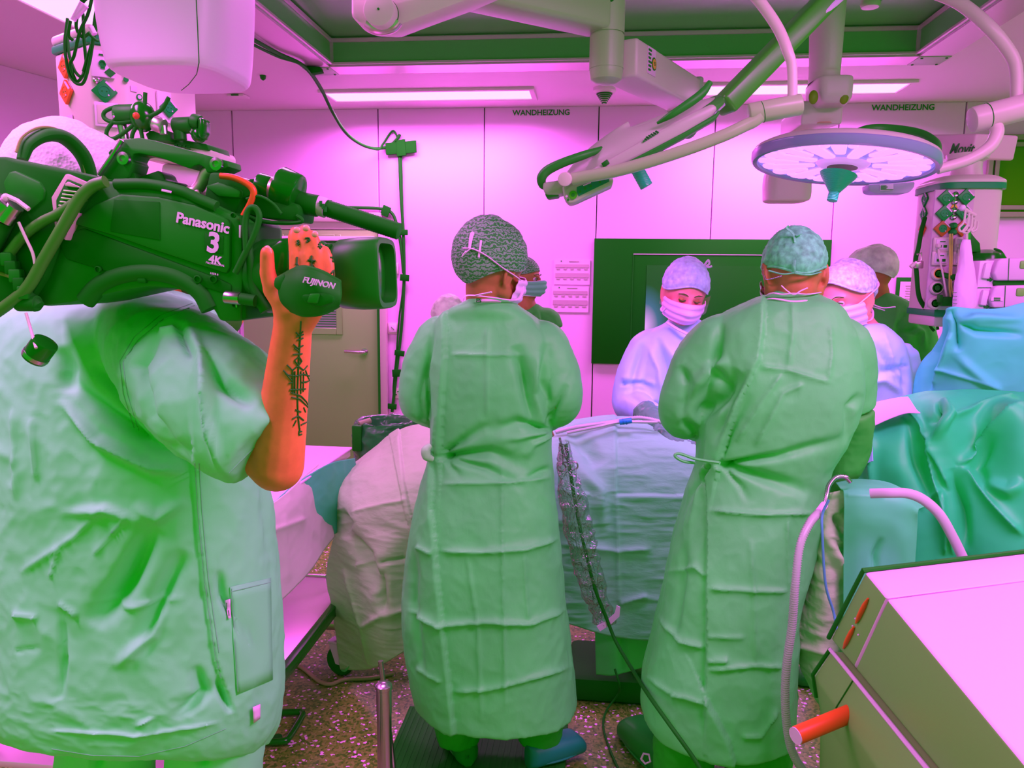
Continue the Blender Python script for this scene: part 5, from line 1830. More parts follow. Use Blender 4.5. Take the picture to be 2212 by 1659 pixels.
MB().cyl((tx + .06, ty + .05, .09), (tx + .06, ty + .05, .72), .018, seg=16).build('post', CHROME, T2)
bz = at(715, 1378, Y=3.15).z
MB().box((tx - .02, ty + .06, .145), (.52, .05, .03), bev=.004).build('base_bar', STEEL, T2)


def caster(parent, p, r=.05, yaw=0):
    """p: ground point"""
    c = V(p) + V((0, 0, r))
    R = rotz(yaw)
    ax = R @ V((1, 0, 0))
    w = MB().lathe([(r * .55, -.016), (r * .93, -.016), (r, -.010), (r, .010), (r * .93, .016), (r * .55, .016)], c, axis=ax, seg=32).build('caster_wheel', BLACKR, parent)
    MB().lathe([(r * .55, -.012), (r * .6, -.010), (r * .6, .010), (r * .55, .012), (.004, .012)], c, axis=ax, seg=24).build('wheel_hub', CHROME, w)
    b = MB()
    for s_ in (-1, 1):
        o_ = ax * (s_ * .021)
        d_ = R @ V((0, 1, 0))
        b.prism([c + o_ - d_ * .012 - V((0, 0, .012)), c + o_ + d_ * .012 - V((0, 0, .012)), c + o_ + d_ * .045 + V((0, 0, r + .01)), c + o_ - d_ * .03 + V((0, 0, r + .014))], ax * .003, bev=.001, seg=1)
    b.box(c + R @ V((0, .01, r + .016)), (.05, .075, .012), R, bev=.004)
    b.cyl(c + V((0, 0, r + .02)), c + V((0, 0, r + .05)), .014, seg=14)
    b.build('caster_fork', WHITE, parent)


fp = at(737, 1456, Z=0)
caster(T2, fp, .062, 1.25)
caster(T2, fp + V((.48, .05, 0)), .062, .8)

# ------------------------------------------------------------------ long instrument table on the left
T3 = thing('instrument_table', 'long steel instrument table with white and teal covers, left, behind the camera operator', 'table', (-1.3, 2.5, 0))
ZT = .90
xr = at(757, 968, Z=ZT).x
yb_ = at(757, 968, Z=ZT).y
xl = -1.66
MB().box(((xr + xl) / 2, (yb_ + 1.75) / 2, ZT - .02), (xr - xl, yb_ - 1.75, .03), bev=.004).build('table_top', STEEL, T3)
# white sheet on top with overhang on the right side
b = MB()
PW = mat('white_sheet', (.92, .52, .92), .6, bump=[('ridge', 8, .2, .003, (1, 1, 1))])
b.box(((xr + xl) / 2, (yb_ + 1.75) / 2, ZT), (xr - xl + .012, yb_ - 1.75 + .01, .008), bev=.003)
b.build('white_sheet', PW, T3)


def side_drape(name, rows, nu, nv, m, parent, amp, cr=(), seed=0):
    P = sheet(rows, nu, nv)
    N = normals_grid(P, False)
    co, no = P.reshape(-1, 3), N.reshape(-1, 3)
    if (no[:, 0].sum()) < 0:
        no = -no
    co = co + no * (amp * crumple(co, 8, 3, seed) + creases(topx(co), cr))[:, None]
    o = mesh_np(name, co, grid_faces(nu, nv, False), m, parent)
    solidify(o, .003)
    return o


ys = (yb_ + .01, yb_ - .3, yb_ - .6, yb_ - .9, yb_ - 1.3)
rows = [[(xr + dx + .006 + .012 * math.sin(y * 7), y, z - .05 * (q < 1)) for q, y in enumerate(ys)] for dx, z in ((0, ZT + .006), (.014, ZT - .07), (.02, ZT - .16), (.012, ZT - .27))]
side_drape('teal_overhang', rows, 50, 80, DRAPEV, T3, .004)
rows = [[(xr - .002 + dx + .02 * math.sin(y * 6 + z), y, z) for y in (2.72, 2.55, 2.35, 2.1, 1.85)] for dx, z in ((.0, ZT + .009), (.02, ZT - .04), (.03, ZT - .11), (.04, ZT - .19), (.055, ZT - .27))]
side_drape('paper_overhang', rows, 60, 60, PAPERD, T3, .003, [('ridge', [(575, 1150), (660, 1120)], 5, .008), ('ridge', [(610, 1110), (620, 1260)], 4, .006)], 3)
rows = [[(xl - .006, y, z) for y in ys] for z in (ZT + .004, ZT - .1, ZT - .22)]
side_drape('blue_overhang', rows, 30, 60, GOWNB, T3, .004, seed=5)
zs_ = .30
MB().box(((xr + xl) / 2 + .0, (yb_ + .05 + 1.75) / 2, zs_), (xr - xl - .02, yb_ + .05 - 1.75, .018), bev=.003).build('lower_shelf', mat('shelf_steel', (.85, .60, .74), .25, metal=.55), T3)
MB().box((xr - .012, (yb_ + 1.75) / 2, zs_ - .012), (.03, yb_ - 1.70, .045), bev=.004).build('shelf_rail', BLACKG, T3)
MB().box(((xr + xl) / 2, yb_ + .07, zs_ + .0), (xr - xl, .022, .03), bev=.004).build('shelf_rail', STEEL, T3)
MB().box((xl - .012, (yb_ + 1.75) / 2, zs_), (.022, yb_ - 1.70, .03), bev=.004).build('shelf_rail', STEEL, T3)
for x in (xr - .03, xl + .03):
    for y in (yb_ - .03, 1.80):
        MB().cyl((x, y, .12), (x, y, ZT - .03), .016, seg=16).build('leg', STEEL, T3)
        caster(T3, (x, y, 0), .042, .3)
# U shaped floor bar of the step frame
t = thing('floor_bar', 'bent black floor bar on the speckled floor behind the operator\'s leg', 'bar', at(640, 1560, Z=.02))
MB().tube([at(560, 1541, Z=.02), at(640, 1538, Z=.02), at(652, 1540, Z=.02), at(651, 1550, Z=.02), at(625, 1592, Z=.02), at(612, 1601, Z=.02), at(560, 1603, Z=.02)], .012, 10, smooth=4).build('bent_tube', BLACKG, t)
for q in ((600, 1541), (600, 1602)):
    MB().cyl(at(q[0], q[1], Z=.0), at(q[0], q[1], Z=.0) + V((0, 0, .02)), .016, seg=12).build('rubber_foot', BLACKR, t)
# steel post in front of the step
p = at(829, 1480, Y=2.05)
t = thing('steel_post', 'upright polished steel post with domed cap in front of the dark step', 'post', (p.x, p.y, 0))
MB().lathe([(.0215, 0), (.0215, p.z - .085)], (p.x, p.y, 0), seg=32).build('post_tube', CHROME, t)
MB().lathe([(.0225, p.z - .085), (.0225, p.z - .012), (.0245, p.z - .010), (.0245, p.z), (.018, p.z + .006), (.004, p.z + .009)], (p.x, p.y, 0), seg=32).build('post_cap', CHROME, t)
MB().lathe([(.06, 0), (.06, .008), (.03, .02)], (p.x, p.y, 0), seg=32).build('post_foot', STEEL, t)
MB().cyl((p.x - .005, p.y + .14, .02), at(822, 1428, Y=p.y + .14), .008, seg=14).build('thin_rod', CHROME, t)
MB().box((p.x - .003, p.y + .07, .01), (.04, .2, .02), bev=.004).build('post_base', STEEL, t)

# waste bin with black liner behind
p = at(835, 960, Y=3.75)
t = thing('waste_bin', 'bag stand with a crumpled black liner below the taped cables', 'bin', (p.x, p.y, 0))
k = 3.75 / F_PX
rim = at(842, 908, Y=3.75).z
rows = [(p.x, p.y, .30, .13, .13), (p.x, p.y, rim - .22, .15, .15), (p.x, p.y, rim - .10, .165, .165), (p.x, p.y, rim - .02, .15, .15), (p.x, p.y, rim, .145, .145), (p.x, p.y, rim - .03, .125, .125), (p.x, p.y, rim - .2, .11, .11)]
P, N = loft(rows, 80, 80, 2.3)
h = .012 * crumple(P.reshape(-1, 3), 13, 3, 8)
mesh_np('black_liner', P.reshape(-1, 3) + N.reshape(-1, 3) * h[:, None], grid_faces(80, 80, True), mat('liner_plastic', (.02, .24, .04), .25, spec=.6), t)
MB().lathe([(.155, rim - .13), (.16, rim - .12), (.155, rim - .11)], (p.x, p.y, 0), seg=40).build('hoop', CREAM, t)
for a in (.5, 2.6, 4.2, 5.6):
    MB().cyl((p.x + .16 * math.cos(a), p.y + .16 * math.sin(a), .03), (p.x + .16 * math.cos(a), p.y + .16 * math.sin(a), rim - .12), .009, seg=10).build('stand_leg', CHROME, t)
MB().lathe([(.17, .02), (.17, .05), (.15, .05)], (p.x, p.y, 0), seg=32).build('stand_base', BLACK, t)
MB().box(at(774, 945, Y=3.62), (.05, .06, .13), bev=.008).build('pedal_box', BLACK, t)
MB().cyl(at(776, 916, Y=3.62), at(800, 908, Y=3.66), .014, seg=14).build('grip', mat('grip_ribbed', (.35, .40, .20), .5), t)
# floor cable
t = tag(MB().tube([at(640, 1435, Z=.008), at(660, 1448, Z=.008), at(690, 1472, Z=.008), at(715, 1478, Z=.008), at(745, 1468, Z=.008), at(800, 1465, Z=.008), at(850, 1455, Z=.008)], .008, 10, smooth=8).build('floor_cable', mat('cable_brown', (.40, .36, .16), .5)), 'thin pale cable lying on the floor by the trolley wheel', 'cable')

# ------------------------------------------------------------------ things on the drape
def corrugated(name, P_, r, m, parent=None, step=.006, sm=24):
    q = catmull(P_, sm)
    # resample evenly
    d = [0]
    for a, c in zip(q[:-1], q[1:]):
        d.append(d[-1] + (c - a).length)
    n = max(int(d[-1] / step), 4)
    xs = np.linspace(0, d[-1], n * 2 + 1)
    A = np.array([list(v) for v in q])
    R_ = [V((np.interp(x, d, A[:, 0]), np.interp(x, d, A[:, 1]), np.interp(x, d, A[:, 2]))) for x in xs]
    return MB().tube(R_, [r * (1.0 if i % 2 else .72) for i in range(len(R_))], 14).build(name, m, parent, smooth=True, angle=180)


HOSE = mat('hose_white', (.42, .55, .42), .3, spec=.5)
t = thing('breathing_hose', 'thin corrugated white hose with a blue joint lying along the top of the drape', 'hose', at(1300, 915, Y=2.98))
corrugated('hose', pts([(1200, 934, 2.90), (1250, 922, 2.90), (1320, 912, 2.93), (1370, 903, 2.93), (1400, 905, 2.92), (1440, 915, 2.90)]), .009, HOSE, t)
MB().tube(pts([(1225, 935, 2.86), (1290, 922, 2.86), (1340, 912, 2.88), (1420, 912, 2.9)]), .006, 8, smooth=6).build('second_line', HOSE, t)
MB().cyl(at(1338, 912, Y=2.86), at(1365, 908, Y=2.86), .011, seg=18, bev=.002).build('blue_joint', mat('joint_blue', (.02, .30, .62), .4), t)
for q in (1345, 1352):
    MB().cyl(at(q, 911, Y=2.86), at(q + 2, 910.7, Y=2.86), .0116, seg=18).build('joint_groove', mat('joint_dark', (.01, .2, .4), .4), t)
# long corrugated suction hose on the right
t = thing('suction_hose', 'white corrugated hose hanging down beside the tall green gown to the floor', 'hose', at(1705, 1400, Y=1.95))
hp = pts([(1768, 1108, 2.02), (1748, 1132, 1.98), (1728, 1180, 1.95), (1718, 1260, 1.93), (1711, 1350, 1.93), (1700, 1430, 1.93), (1696, 1500, 1.93), (1700, 1570, 1.93), (1712, 1625, 1.93), (1740, 1670, 1.93), (1800, 1730, 1.95)])
corrugated('hose', hp, .0115, HOSE, t, .0062)
MB().cyl(at(1769, 1106, Y=2.02), at(1781, 1090, Y=2.05), .010, seg=18, bev=.002).build('sleeve_joint', PINKW, t)
corrugated('upper_hose', pts([(1782, 1088, 2.05), (1786, 1070, 2.06), (1790, 1050, 2.08), (1805, 1032, 2.1), (1825, 1030, 2.1), (1838, 1042, 2.1)]), .007, CHROME, t, .005)
tag(MB().tube(pts([(1790, 1080, 2.00), (1777, 1110, 2.0), (1776, 1150, 1.98), (1783, 1260, 1.97), (1800, 1320, 1.97), (1808, 1360, 1.95)]), .0035, 8, smooth=8).build('thin_cable', mat('cable_blue', (.08, .36, .42), .4)), 'thin blue green cable hanging beside the corrugated hose', 'cable')
# smooth tube on the right
tag(MB().tube(pts([(1880, 1066, 1.99), (1920, 1065, 1.97), (1960, 1066, 1.97), (1995, 1080, 1.97), (2030, 1112, 1.97), (2058, 1160, 1.97), (2085, 1215, 1.97)]), .0085, 12, smooth=8, flat=1.5).build('flat_tube', mat('tube_white', (.5, .52, .5), .35)), 'smooth pale ribbed tube curving over the teal drape to the white cabinet', 'tube')
# forceps
t = thing('forceps', 'pair of steel forceps clamped on the drape edge, rings down', 'forceps', at(1225, 1005, Y=2.62))
Yq = 2.60
for sx, ring in ((-1, (1213, 1010)), (1, (1239, 1006))):
    MB().tube(pts([(1209 + sx * 1, 945, Yq), (1214 + sx * 1, 968, Yq), (1219 + sx * 3, 990, Yq), (ring[0] - sx * 3, 1000, Yq)]), [.0025, .0032, .003, .003], 8, smooth=5).build('shank', CHROME, t)
    c = at(ring[0], ring[1], Y=Yq)
    MB().tube([c + V((.0145 * math.cos(a), 0, .0140 * math.sin(a))) for a in np.linspace(0, 2 * math.pi, 25)], .0032, 8).build('finger_ring', CHROME, t)
MB().tube(pts([(1218, 999, Yq), (1234, 998, Yq)]), .003, 8).build('ratchet', CHROME, t)
# black scope cable in a clear sleeve
CLEAR = bpy.data.materials.new('clear_film')
CLEAR.use_nodes = True
nt = CLEAR.node_tree
nt.nodes.remove(nt.nodes['Principled BSDF'])
lw, tr, gl, mx, bpn, nz_ = [nt.nodes.new('ShaderNode' + q) for q in ('LayerWeight', 'BsdfTransparent', 'BsdfGlossy', 'MixShader', 'Bump', 'TexNoise')]
lw.inputs['Blend'].default_value = .35
tr.inputs[0].default_value = (.82, .90, .82, 1)
gl.inputs['Roughness'].default_value = .12
nz_.inputs['Scale'].default_value = 17
nz_.inputs['Detail'].default_value = 3
bpn.inputs['Strength'].default_value = .8
bpn.inputs['Distance'].default_value = .02
for a_, b_ in ((nz_.outputs['Fac'], bpn.inputs['Height']), (bpn.outputs[0], lw.inputs['Normal']), (bpn.outputs[0], gl.inputs['Normal']), (lw.outputs['Fresnel'], mx.inputs[0]), (tr.outputs[0], mx.inputs[1]), (gl.outputs[0], mx.inputs[2]), (mx.outputs[0], nt.nodes['Material Output'].inputs[0])):
    nt.links.new(a_, b_)
t = thing('sleeved_cable', 'black cable in a crumpled clear plastic sleeve hanging from the drape, white end strip', 'cable', at(1270, 1200, Y=2.55))
MB().tube(pts([(1222, 960, 2.60), (1232, 1020, 2.58), (1245, 1100, 2.56), (1262, 1180, 2.55), (1285, 1270, 2.54), (1310, 1335, 2.53), (1330, 1385, 2.50), (1362, 1440, 2.40), (1400, 1500, 2.12), (1450, 1570, 1.98), (1500, 1640, 1.93), (1530, 1690, 1.9)]), .006, 10, smooth=8).build('cable', BLACKR, t)
rows = []
for (x, y, w) in ((1216, 955, 7), (1222, 1000, 13), (1234, 1060, 24), (1248, 1130, 30), (1262, 1200, 30), (1278, 1260, 28), (1294, 1310, 26), (1308, 1345, 26)):
    c = at(x, y, Y=2.56)
    rows.append((c.x, c.y, c.z, w * 2.56 / F_PX * .9, .016, 2.2))
P, N = loft(rows, 120, 60)
h = .016 * crumple(P.reshape(-1, 3) * np.array([1, 1, .6]), 26, 3, 5)
mesh_np('clear_sleeve', P.reshape(-1, 3) + N.reshape(-1, 3) * h[:, None], grid_faces(120, 60, True), CLEAR, t)
pp = [at(x, y, Y=2.53) for x, y in ((1289, 1353), (1310, 1342), (1328, 1325), (1332, 1308), (1340, 1312), (1338, 1332), (1318, 1350), (1296, 1364))]
MB().prism(pp, (0, .004, 0)).build('white_strip', PINKW, t)
# thin looping cable on the floor between the gowns
tag(MB().tube([at(1328, 1445, Y=2.72), at(1338, 1480, Y=2.70), at(1335, 1500, Z=.06), at(1310, 1535, Z=.008), at(1303, 1570, Z=.008), at(1318, 1620, Z=.008), at(1340, 1670, Z=.008)], .004, 8, smooth=8).build('floor_cable', BLACKR), 'thin dark cable curling over the floor between the two gowns', 'cable')
# ------------------------------------------------------------------ right side: drapes, tower, cabinet
T4 = thing('screen_drape', 'tall blue drape hung as a screen at the right edge, peak at its left', 'drape', (at(2110, 860, Y=2.8).x, 2.8, 0))
D = [[(2040, 690, 2.78), (2052, 664, 2.72), (2100, 668, 2.72), (2160, 666, 2.72), (2212, 654, 2.72), (2300, 640, 2.72)],
     [(2022, 725, 2.84), (2045, 690, 2.72), (2100, 698, 2.69), (2160, 694, 2.70), (2212, 690, 2.70), (2300, 680, 2.70)],
     [(2000, 770, 2.88), (2040, 745, 2.74), (2100, 740, 2.70), (2160, 735, 2.70), (2212, 735, 2.70), (2300, 730, 2.70)],
     [(1980, 810, 2.90), (2025, 800, 2.78), (2090, 795, 2.72), (2160, 795, 2.72), (2212, 800, 2.72), (2300, 800, 2.72)],
     [(1972, 870, 2.90), (2015, 870, 2.80), (2090, 870, 2.74), (2160, 870, 2.74), (2212, 870, 2.74), (2300, 870, 2.74)],
     [(1970, 960, 2.90), (2015, 960, 2.82), (2090, 960, 2.78), (2160, 960, 2.78), (2212, 960, 2.78), (2300, 960, 2.78)],
     [(1970, 1500, 2.90), (2015, 1500, 2.82), (2090, 1500, 2.78), (2160, 1500, 2.78), (2212, 1500, 2.78), (2300, 1500, 2.78)]]
drape('screen_sheet', D, 150, 110, DRAPEB, T4,
      [('ridge', [(2054, 668), (2064, 700), (2070, 760)], 6, -.03), ('fold', [(2062, 690), (2110, 715), (2212, 722)], 8, -.022), ('fold', [(2055, 700), (2100, 690), (2212, 690)], 8, .014), ('fold', [(2045, 690), (2018, 760), (2000, 860)], 10, -.03), ('fold', [(2060, 760), (2110, 810), (2160, 850)], 10, .012),
       ('ridge', [(2010, 790), (2100, 820), (2165, 842)], 5, .010), ('ridge', [(2012, 840), (2040, 770), (2055, 720)], 5, .012)], .004, 6, 3)
for x in (2060, 2290):
    p = at(x, 700, Y=2.80)
    MB().cyl((p.x, p.y + .03, 0), p + V((0, .03, -.02)), .012, seg=12).build('support_pole', CHROME, T4)

T5 = thing('patient_drape', 'teal green drape falling in sharp folds over the patient table, right', 'drape', (at(2050, 1000, Y=2.5).x, 2.5, 0))
D = [[(1835, 905, 2.72), (1880, 875, 2.72), (1930, 862, 2.72), (1990, 848, 2.66), (2040, 845, 2.62), (2110, 842, 2.62), (2200, 848, 2.62), (2300, 850, 2.6)],
     [(1842, 925, 2.62), (1880, 900, 2.60), (1930, 882, 2.60), (1985, 872, 2.54), (2040, 862, 2.50), (2110, 866, 2.50), (2200, 870, 2.50), (2300, 875, 2.5)],
     [(1850, 960, 2.55), (1882, 950, 2.48), (1940, 930, 2.46), (1995, 925, 2.44), (2040, 905, 2.38), (2110, 915, 2.42), (2200, 880, 2.34), (2300, 900, 2.3)],
     [(1845, 1010, 2.55), (1880, 1010, 2.46), (1940, 1000, 2.40), (2000, 1000, 2.40), (2050, 990, 2.36), (2110, 985, 2.38), (2200, 960, 2.28), (2300, 960, 2.25)],
     [(1835, 1050, 2.55), (1880, 1070, 2.46), (1950, 1060, 2.38), (2010, 1065, 2.36), (2060, 1060, 2.34), (2120, 1055, 2.32), (2200, 1050, 2.26), (2300, 1050, 2.22)],
     [(1830, 1120, 2.55), (1880, 1130, 2.46), (1960, 1130, 2.36), (2020, 1130, 2.34), (2070, 1130, 2.32), (2130, 1130, 2.28), (2200, 1130, 2.24), (2300, 1130, 2.2)],
     [(1830, 1220, 2.55), (1880, 1220, 2.46), (1960, 1220, 2.36), (2020, 1220, 2.34), (2070, 1220, 2.32), (2130, 1220, 2.26), (2200, 1220, 2.22), (2300, 1220, 2.2)],
     [(1830, 1420, 2.55), (1880, 1420, 2.46), (1960, 1420, 2.36), (2020, 1420, 2.34), (2070, 1420, 2.32), (2130, 1420, 2.26), (2200, 1420, 2.22), (2300, 1420, 2.2)]]
drape('patient_sheet', D, 190, 150, mat('drape_teal_green', (.03, .86, .22), .5, spec=.35, bump=[('ridge', 6, .25, .006, (1, 1, 1))]), T5,
      [('ridge', [(2212, 870), (2120, 960), (2065, 1005)], 9, .025), ('ridge', [(2065, 1005), (2130, 1070), (2212, 1160)], 9, .02), ('fold', [(2150, 930), (2110, 1010), (2140, 1060)], 12, -.015), ('fold', [(2040, 860), (2046, 900), (2020, 960)], 7, .02), ('ridge', [(2046, 902), (2120, 880), (2200, 862)], 6, .018),
       ('fold', [(2030, 870), (2030, 895), (2015, 920)], 6, -.02), ('ridge', [(1950, 890), (2020, 950), (2050, 1060)], 7, .02), ('ridge', [(2020, 950), (2018, 1040), (2060, 1200)], 7, .022), ('fold', [(1960, 900), (1985, 1000), (2020, 1100)], 12, -.02), ('ridge', [(1884, 925), (1886, 1000), (1890, 1060)], 6, .018),
       ('fold', [(2060, 1010), (2080, 1100), (2085, 1190)], 12, -.03), ('ridge', [(1980, 1095), (2036, 1055)], 6, .012), ('ridge', [(2036, 1055), (2040, 1200)], 6, .012), ('fold', [(2120, 1040), (2180, 1060), (2212, 1040)], 14, .02)], .003, 5, 8)
# white strip of sheet where the drapes meet
drape('white_strip', [[(1862, 880, 2.60), (1900, 868, 2.59), (1940, 860, 2.58), (1962, 858, 2.56)], [(1866, 915, 2.50), (1900, 896, 2.50), (1945, 886, 2.48), (1980, 886, 2.47)], [(1870, 940, 2.46), (1884, 922, 2.445), (1950, 895, 2.43), (1988, 893, 2.42)]], 30, 40, PW, T5, [], .002, 6, 2)
drape('blue_strip', [[(1868, 905, 2.50), (1876, 905, 2.48), (1884, 905, 2.45)], [(1856, 950, 2.52), (1870, 950, 2.46), (1884, 950, 2.43)], [(1838, 1000, 2.50), (1862, 995, 2.45), (1886, 990, 2.42)], [(1826, 1030, 2.50), (1855, 1010, 2.45), (1886, 995, 2.42)]], 30, 20, GOWNB, T5, [], .002, 6, 4)
T6 = thing('front_drape', 'pale teal rectangular drape hanging in front at the right, below the curved tube', 'drape', (at(1930, 1150, Y=2.1).x, 2.1, 0))
D = [[(1806, 1044, 2.30), (1850, 1036, 2.30), (1912, 1042, 2.30), (1960, 1062, 2.26), (2010, 1090, 2.24)],
     [(1815, 1056, 2.18), (1850, 1050, 2.16), (1912, 1056, 2.16), (1960, 1072, 2.14), (1990, 1098, 2.14)],
     [(1823, 1068, 2.10), (1860, 1068, 2.08), (1912, 1072, 2.08), (1950, 1085, 2.08), (1982, 1105, 2.10)],
     [(1823, 1130, 2.09), (1860, 1130, 2.07), (1912, 1130, 2.07), (1950, 1135, 2.08), (1980, 1140, 2.12)],
     [(1822, 1230, 2.09), (1860, 1230, 2.07), (1912, 1230, 2.07), (1945, 1230, 2.08), (1975, 1230, 2.14)],
     [(1822, 1420, 2.09), (1860, 1420, 2.07), (1912, 1420, 2.07), (1945, 1420, 2.08), (1975, 1420, 2.14)],
     [(1822, 1620, 2.09), (1860, 1620, 2.07), (1912, 1620, 2.07), (1945, 1620, 2.08), (1975, 1620, 2.14)]]
drape('front_sheet', D, 110, 80, mat('drape_pale_teal', (.10, .88, .30), .55, spec=.3), T6, [('fold', [(1905, 1160), (1890, 1200), (1888, 1250)], 8, -.012), ('ridge', [(1823, 1070), (1912, 1074)], 4, .004)], .002, 6, 2)
T7 = thing('crinkled_drape', 'crinkled olive green drape hanging between the corrugated hose and the white cabinet', 'drape', (at(1790, 1250, Y=2.2).x, 2.2, 0))
D = [[(1775, 1080, 2.22), (1800, 1066, 2.18), (1830, 1058, 2.16)], [(1752, 1110, 2.22), (1790, 1100, 2.14), (1826, 1100, 2.14)], [(1738, 1180, 2.22), (1785, 1180, 2.12), (1826, 1190, 2.14)], [(1728, 1280, 2.22), (1780, 1290, 2.11), (1826, 1310, 2.13)],
     [(1715, 1372, 2.20), (1775, 1385, 2.12), (1826, 1400, 2.13)], [(1735, 1450, 2.18), (1780, 1480, 2.12), (1826, 1500, 2.13)], [(1765, 1510, 2.16), (1790, 1540, 2.12), (1826, 1560, 2.13)]]
drape('hanging_sheet', D, 130, 70, MATS['drape_olive'], T7, [('fold', [(1785, 1140), (1800, 1200), (1824, 1260)], 7, .02), ('fold', [(1800, 1110), (1822, 1150)], 8, -.02), ('ridge', [(1790, 1150), (1824, 1180)], 5, .012), ('ridge', [(1730, 1395), (1790, 1410)], 5, .01)], .006, 14, 6, stretch=(.8, 1, 1.5))

# ------------------------------------------------------------------ white cabinet in the foreground
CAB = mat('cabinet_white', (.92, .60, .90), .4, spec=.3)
CABG = mat('cabinet_grey_and_shade', (.22, .58, .11), .45, spec=.3)
ORANGE = mat('orange_light_strip', (1.0, .13, .02), .4)
ZC = .98
pa = at(1869, 1236, Z=ZC)
Yb_ = pa.y
T8 = thing('equipment_cabinet', 'large white equipment cabinet with sloping side shaded in grey and orange strips, bottom right', 'cabinet', (pa.x + .3, Yb_ - .3, 0))
Yn = at(2212, 1664, Z=ZC).y - .15


def along(p, q, Y):
    """point of the line through two room points at depth Y"""
    t_ = (Y - p.y) / (q.y - p.y)
    return p + (q - p) * t_


a0, a1 = pa, at(2212, 1664, Z=ZC)
a1 = along(at(1904, 1316, Z=ZC), a1, Yn)
sB = at(2212, 1195, Z=ZC)
B0 = pa + (sB - pa) * 1.25
B1 = B0 + (a1 - a0)
XB = pa.x + .012
b0 = at(1794, 1379, X=XB)
b1 = along(at(1822, 1465, X=XB), at(1995, 1659, X=XB), Yn)
c0 = at(1759, 1460, X=XB - .03)
c1 = along(at(1781, 1542, X=XB - .03), at(1866, 1659, X=XB - .03), Yn)
cb = MB()
down = V((.35, 0, -.5))


def lerp(p, q, f):
    return p + (q - p) * f


fs = (0, .17)      # end piece, then the long cover, parted by a seam
for nm, f0, f1 in (('end_cover', 0.0, .165), ('long_cover', .170, 1.0)):
    q = [lerp(B0, B1, f0), lerp(a0, a1, f0), lerp(b0, b1, f0), lerp(b0, b1, f0) + V((.18, 0, -.10)), lerp(B0, B1, f0) + V((0, 0, -.4))]
    w_ = [lerp(B0, B1, f1), lerp(a0, a1, f1), lerp(b0, b1, f1), lerp(b0, b1, f1) + V((.18, 0, -.10)), lerp(B0, B1, f1) + V((0, 0, -.4))]

    def fn(bm, q=q, w_=w_):
        A_ = [bm.verts.new(p) for p in q]
        B_ = [bm.verts.new(p) for p in w_]
        bm.faces.new(A_)
        bm.faces.new(B_[::-1])
        for i in range(5):
            j = (i + 1) % 5
            bm.faces.new([A_[i], B_[i], B_[j], A_[j]])
        bmesh.ops.recalc_face_normals(bm, faces=bm.faces)
        bmesh.ops.bevel(bm, geom=list(bm.edges), offset=.007, segments=3, affect='EDGES', profile=.5, clamp_overlap=True)
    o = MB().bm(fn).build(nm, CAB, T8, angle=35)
    o.data.materials.append(CABG)      # white top; the grey paints shade onto the white flank
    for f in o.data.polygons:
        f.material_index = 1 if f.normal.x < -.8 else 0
bev = .004
# black end rim
MB().tube([B0 + V((0, .004, .002)), a0 + V((-.003, .004, .002)), b0 + V((-.003, .004, 0))], .006, 8).build('end_rim', BLACK, T8)
# lower body with bright ledge
l0, l1 = b0 + V((-.012, -.01, -.016)), b1 + V((-.02, 0, -.02))
m0, m1 = at(1795, 1405, X=XB - .01), along(at(1795, 1457, X=XB - .01), at(1971, 1659, X=XB - .01), Yn)
lb = MB()
q = [m0, c0, c0 + V((.02, 0, -.10)), c0 + V((.05, 0, -.75)), m0 + V((.5, 0, -.75)), m0 + V((.5, 0, -.02))]
w_ = [m1, c1, c1 + V((.02, 0, -.08)), c1 + V((.05, 0, -.6)), m1 + V((.4, 0, -.6)), m1 + V((.4, 0, -.02))]


def fn(bm):
    A_ = [bm.verts.new(p) for p in q]
    B_ = [bm.verts.new(p) for p in w_]
    n = len(A_)
    bm.faces.new(A_)
    bm.faces.new(B_[::-1])
    for i in range(n):
        j = (i + 1) % n
        bm.faces.new([A_[i], B_[i], B_[j], A_[j]])
    bmesh.ops.recalc_face_normals(bm, faces=bm.faces)
    bmesh.ops.bevel(bm, geom=list(bm.edges), offset=.008, segments=3, affect='EDGES', profile=.5, clamp_overlap=True)


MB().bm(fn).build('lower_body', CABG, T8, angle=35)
MB().tube([m0 + V((-.002, 0, .002)), lerp(m0, m1, .06) + V((-.002, 0, .003)), m1 + V((-.002, 0, .003))], .005, 8).build('bright_ledge', CAB, T8)
MB().tube([m0 + V((0, .006, 0)), c0 + V((-.002, .006, 0)), c0 + V((.01, .004, -.06))], .005, 8).build('end_rim', BLACK, T8)
# seam on the lower body
MB().tube([lerp(m0, m1, .165) + V((-.001, 0, .001)), lerp(c0, c1, .165) + V((-.001, 0, .0005))], .0016, 6).build('body_seam', BLACK, T8)
# two orange light strips on the sloping side
def on_side(u, f):
    """u down the side, f along it"""
    return lerp(lerp(a0, a1, f), lerp(b0, b1, f), u)


nrm = (b0 - a0).cross(a1 - a0).normalized()
nrm = -nrm if nrm.x > 0 else nrm
for u0, u1 in ((.18, .53), (.59, .93)):
    MB().tube([on_side(u, .085) + nrm * .002 for u in np.linspace(u0, u1, 5)], [.002, .0055, .006, .0055, .002], 10).build('orange_strip', ORANGE, T8)
for u, f in ((.50, .07), (.60, .075), (.62, .12)):
    MB().ball(on_side(u, f) + nrm * .001, .0025, seg=8).build('screw_cap', PINKW, T8)
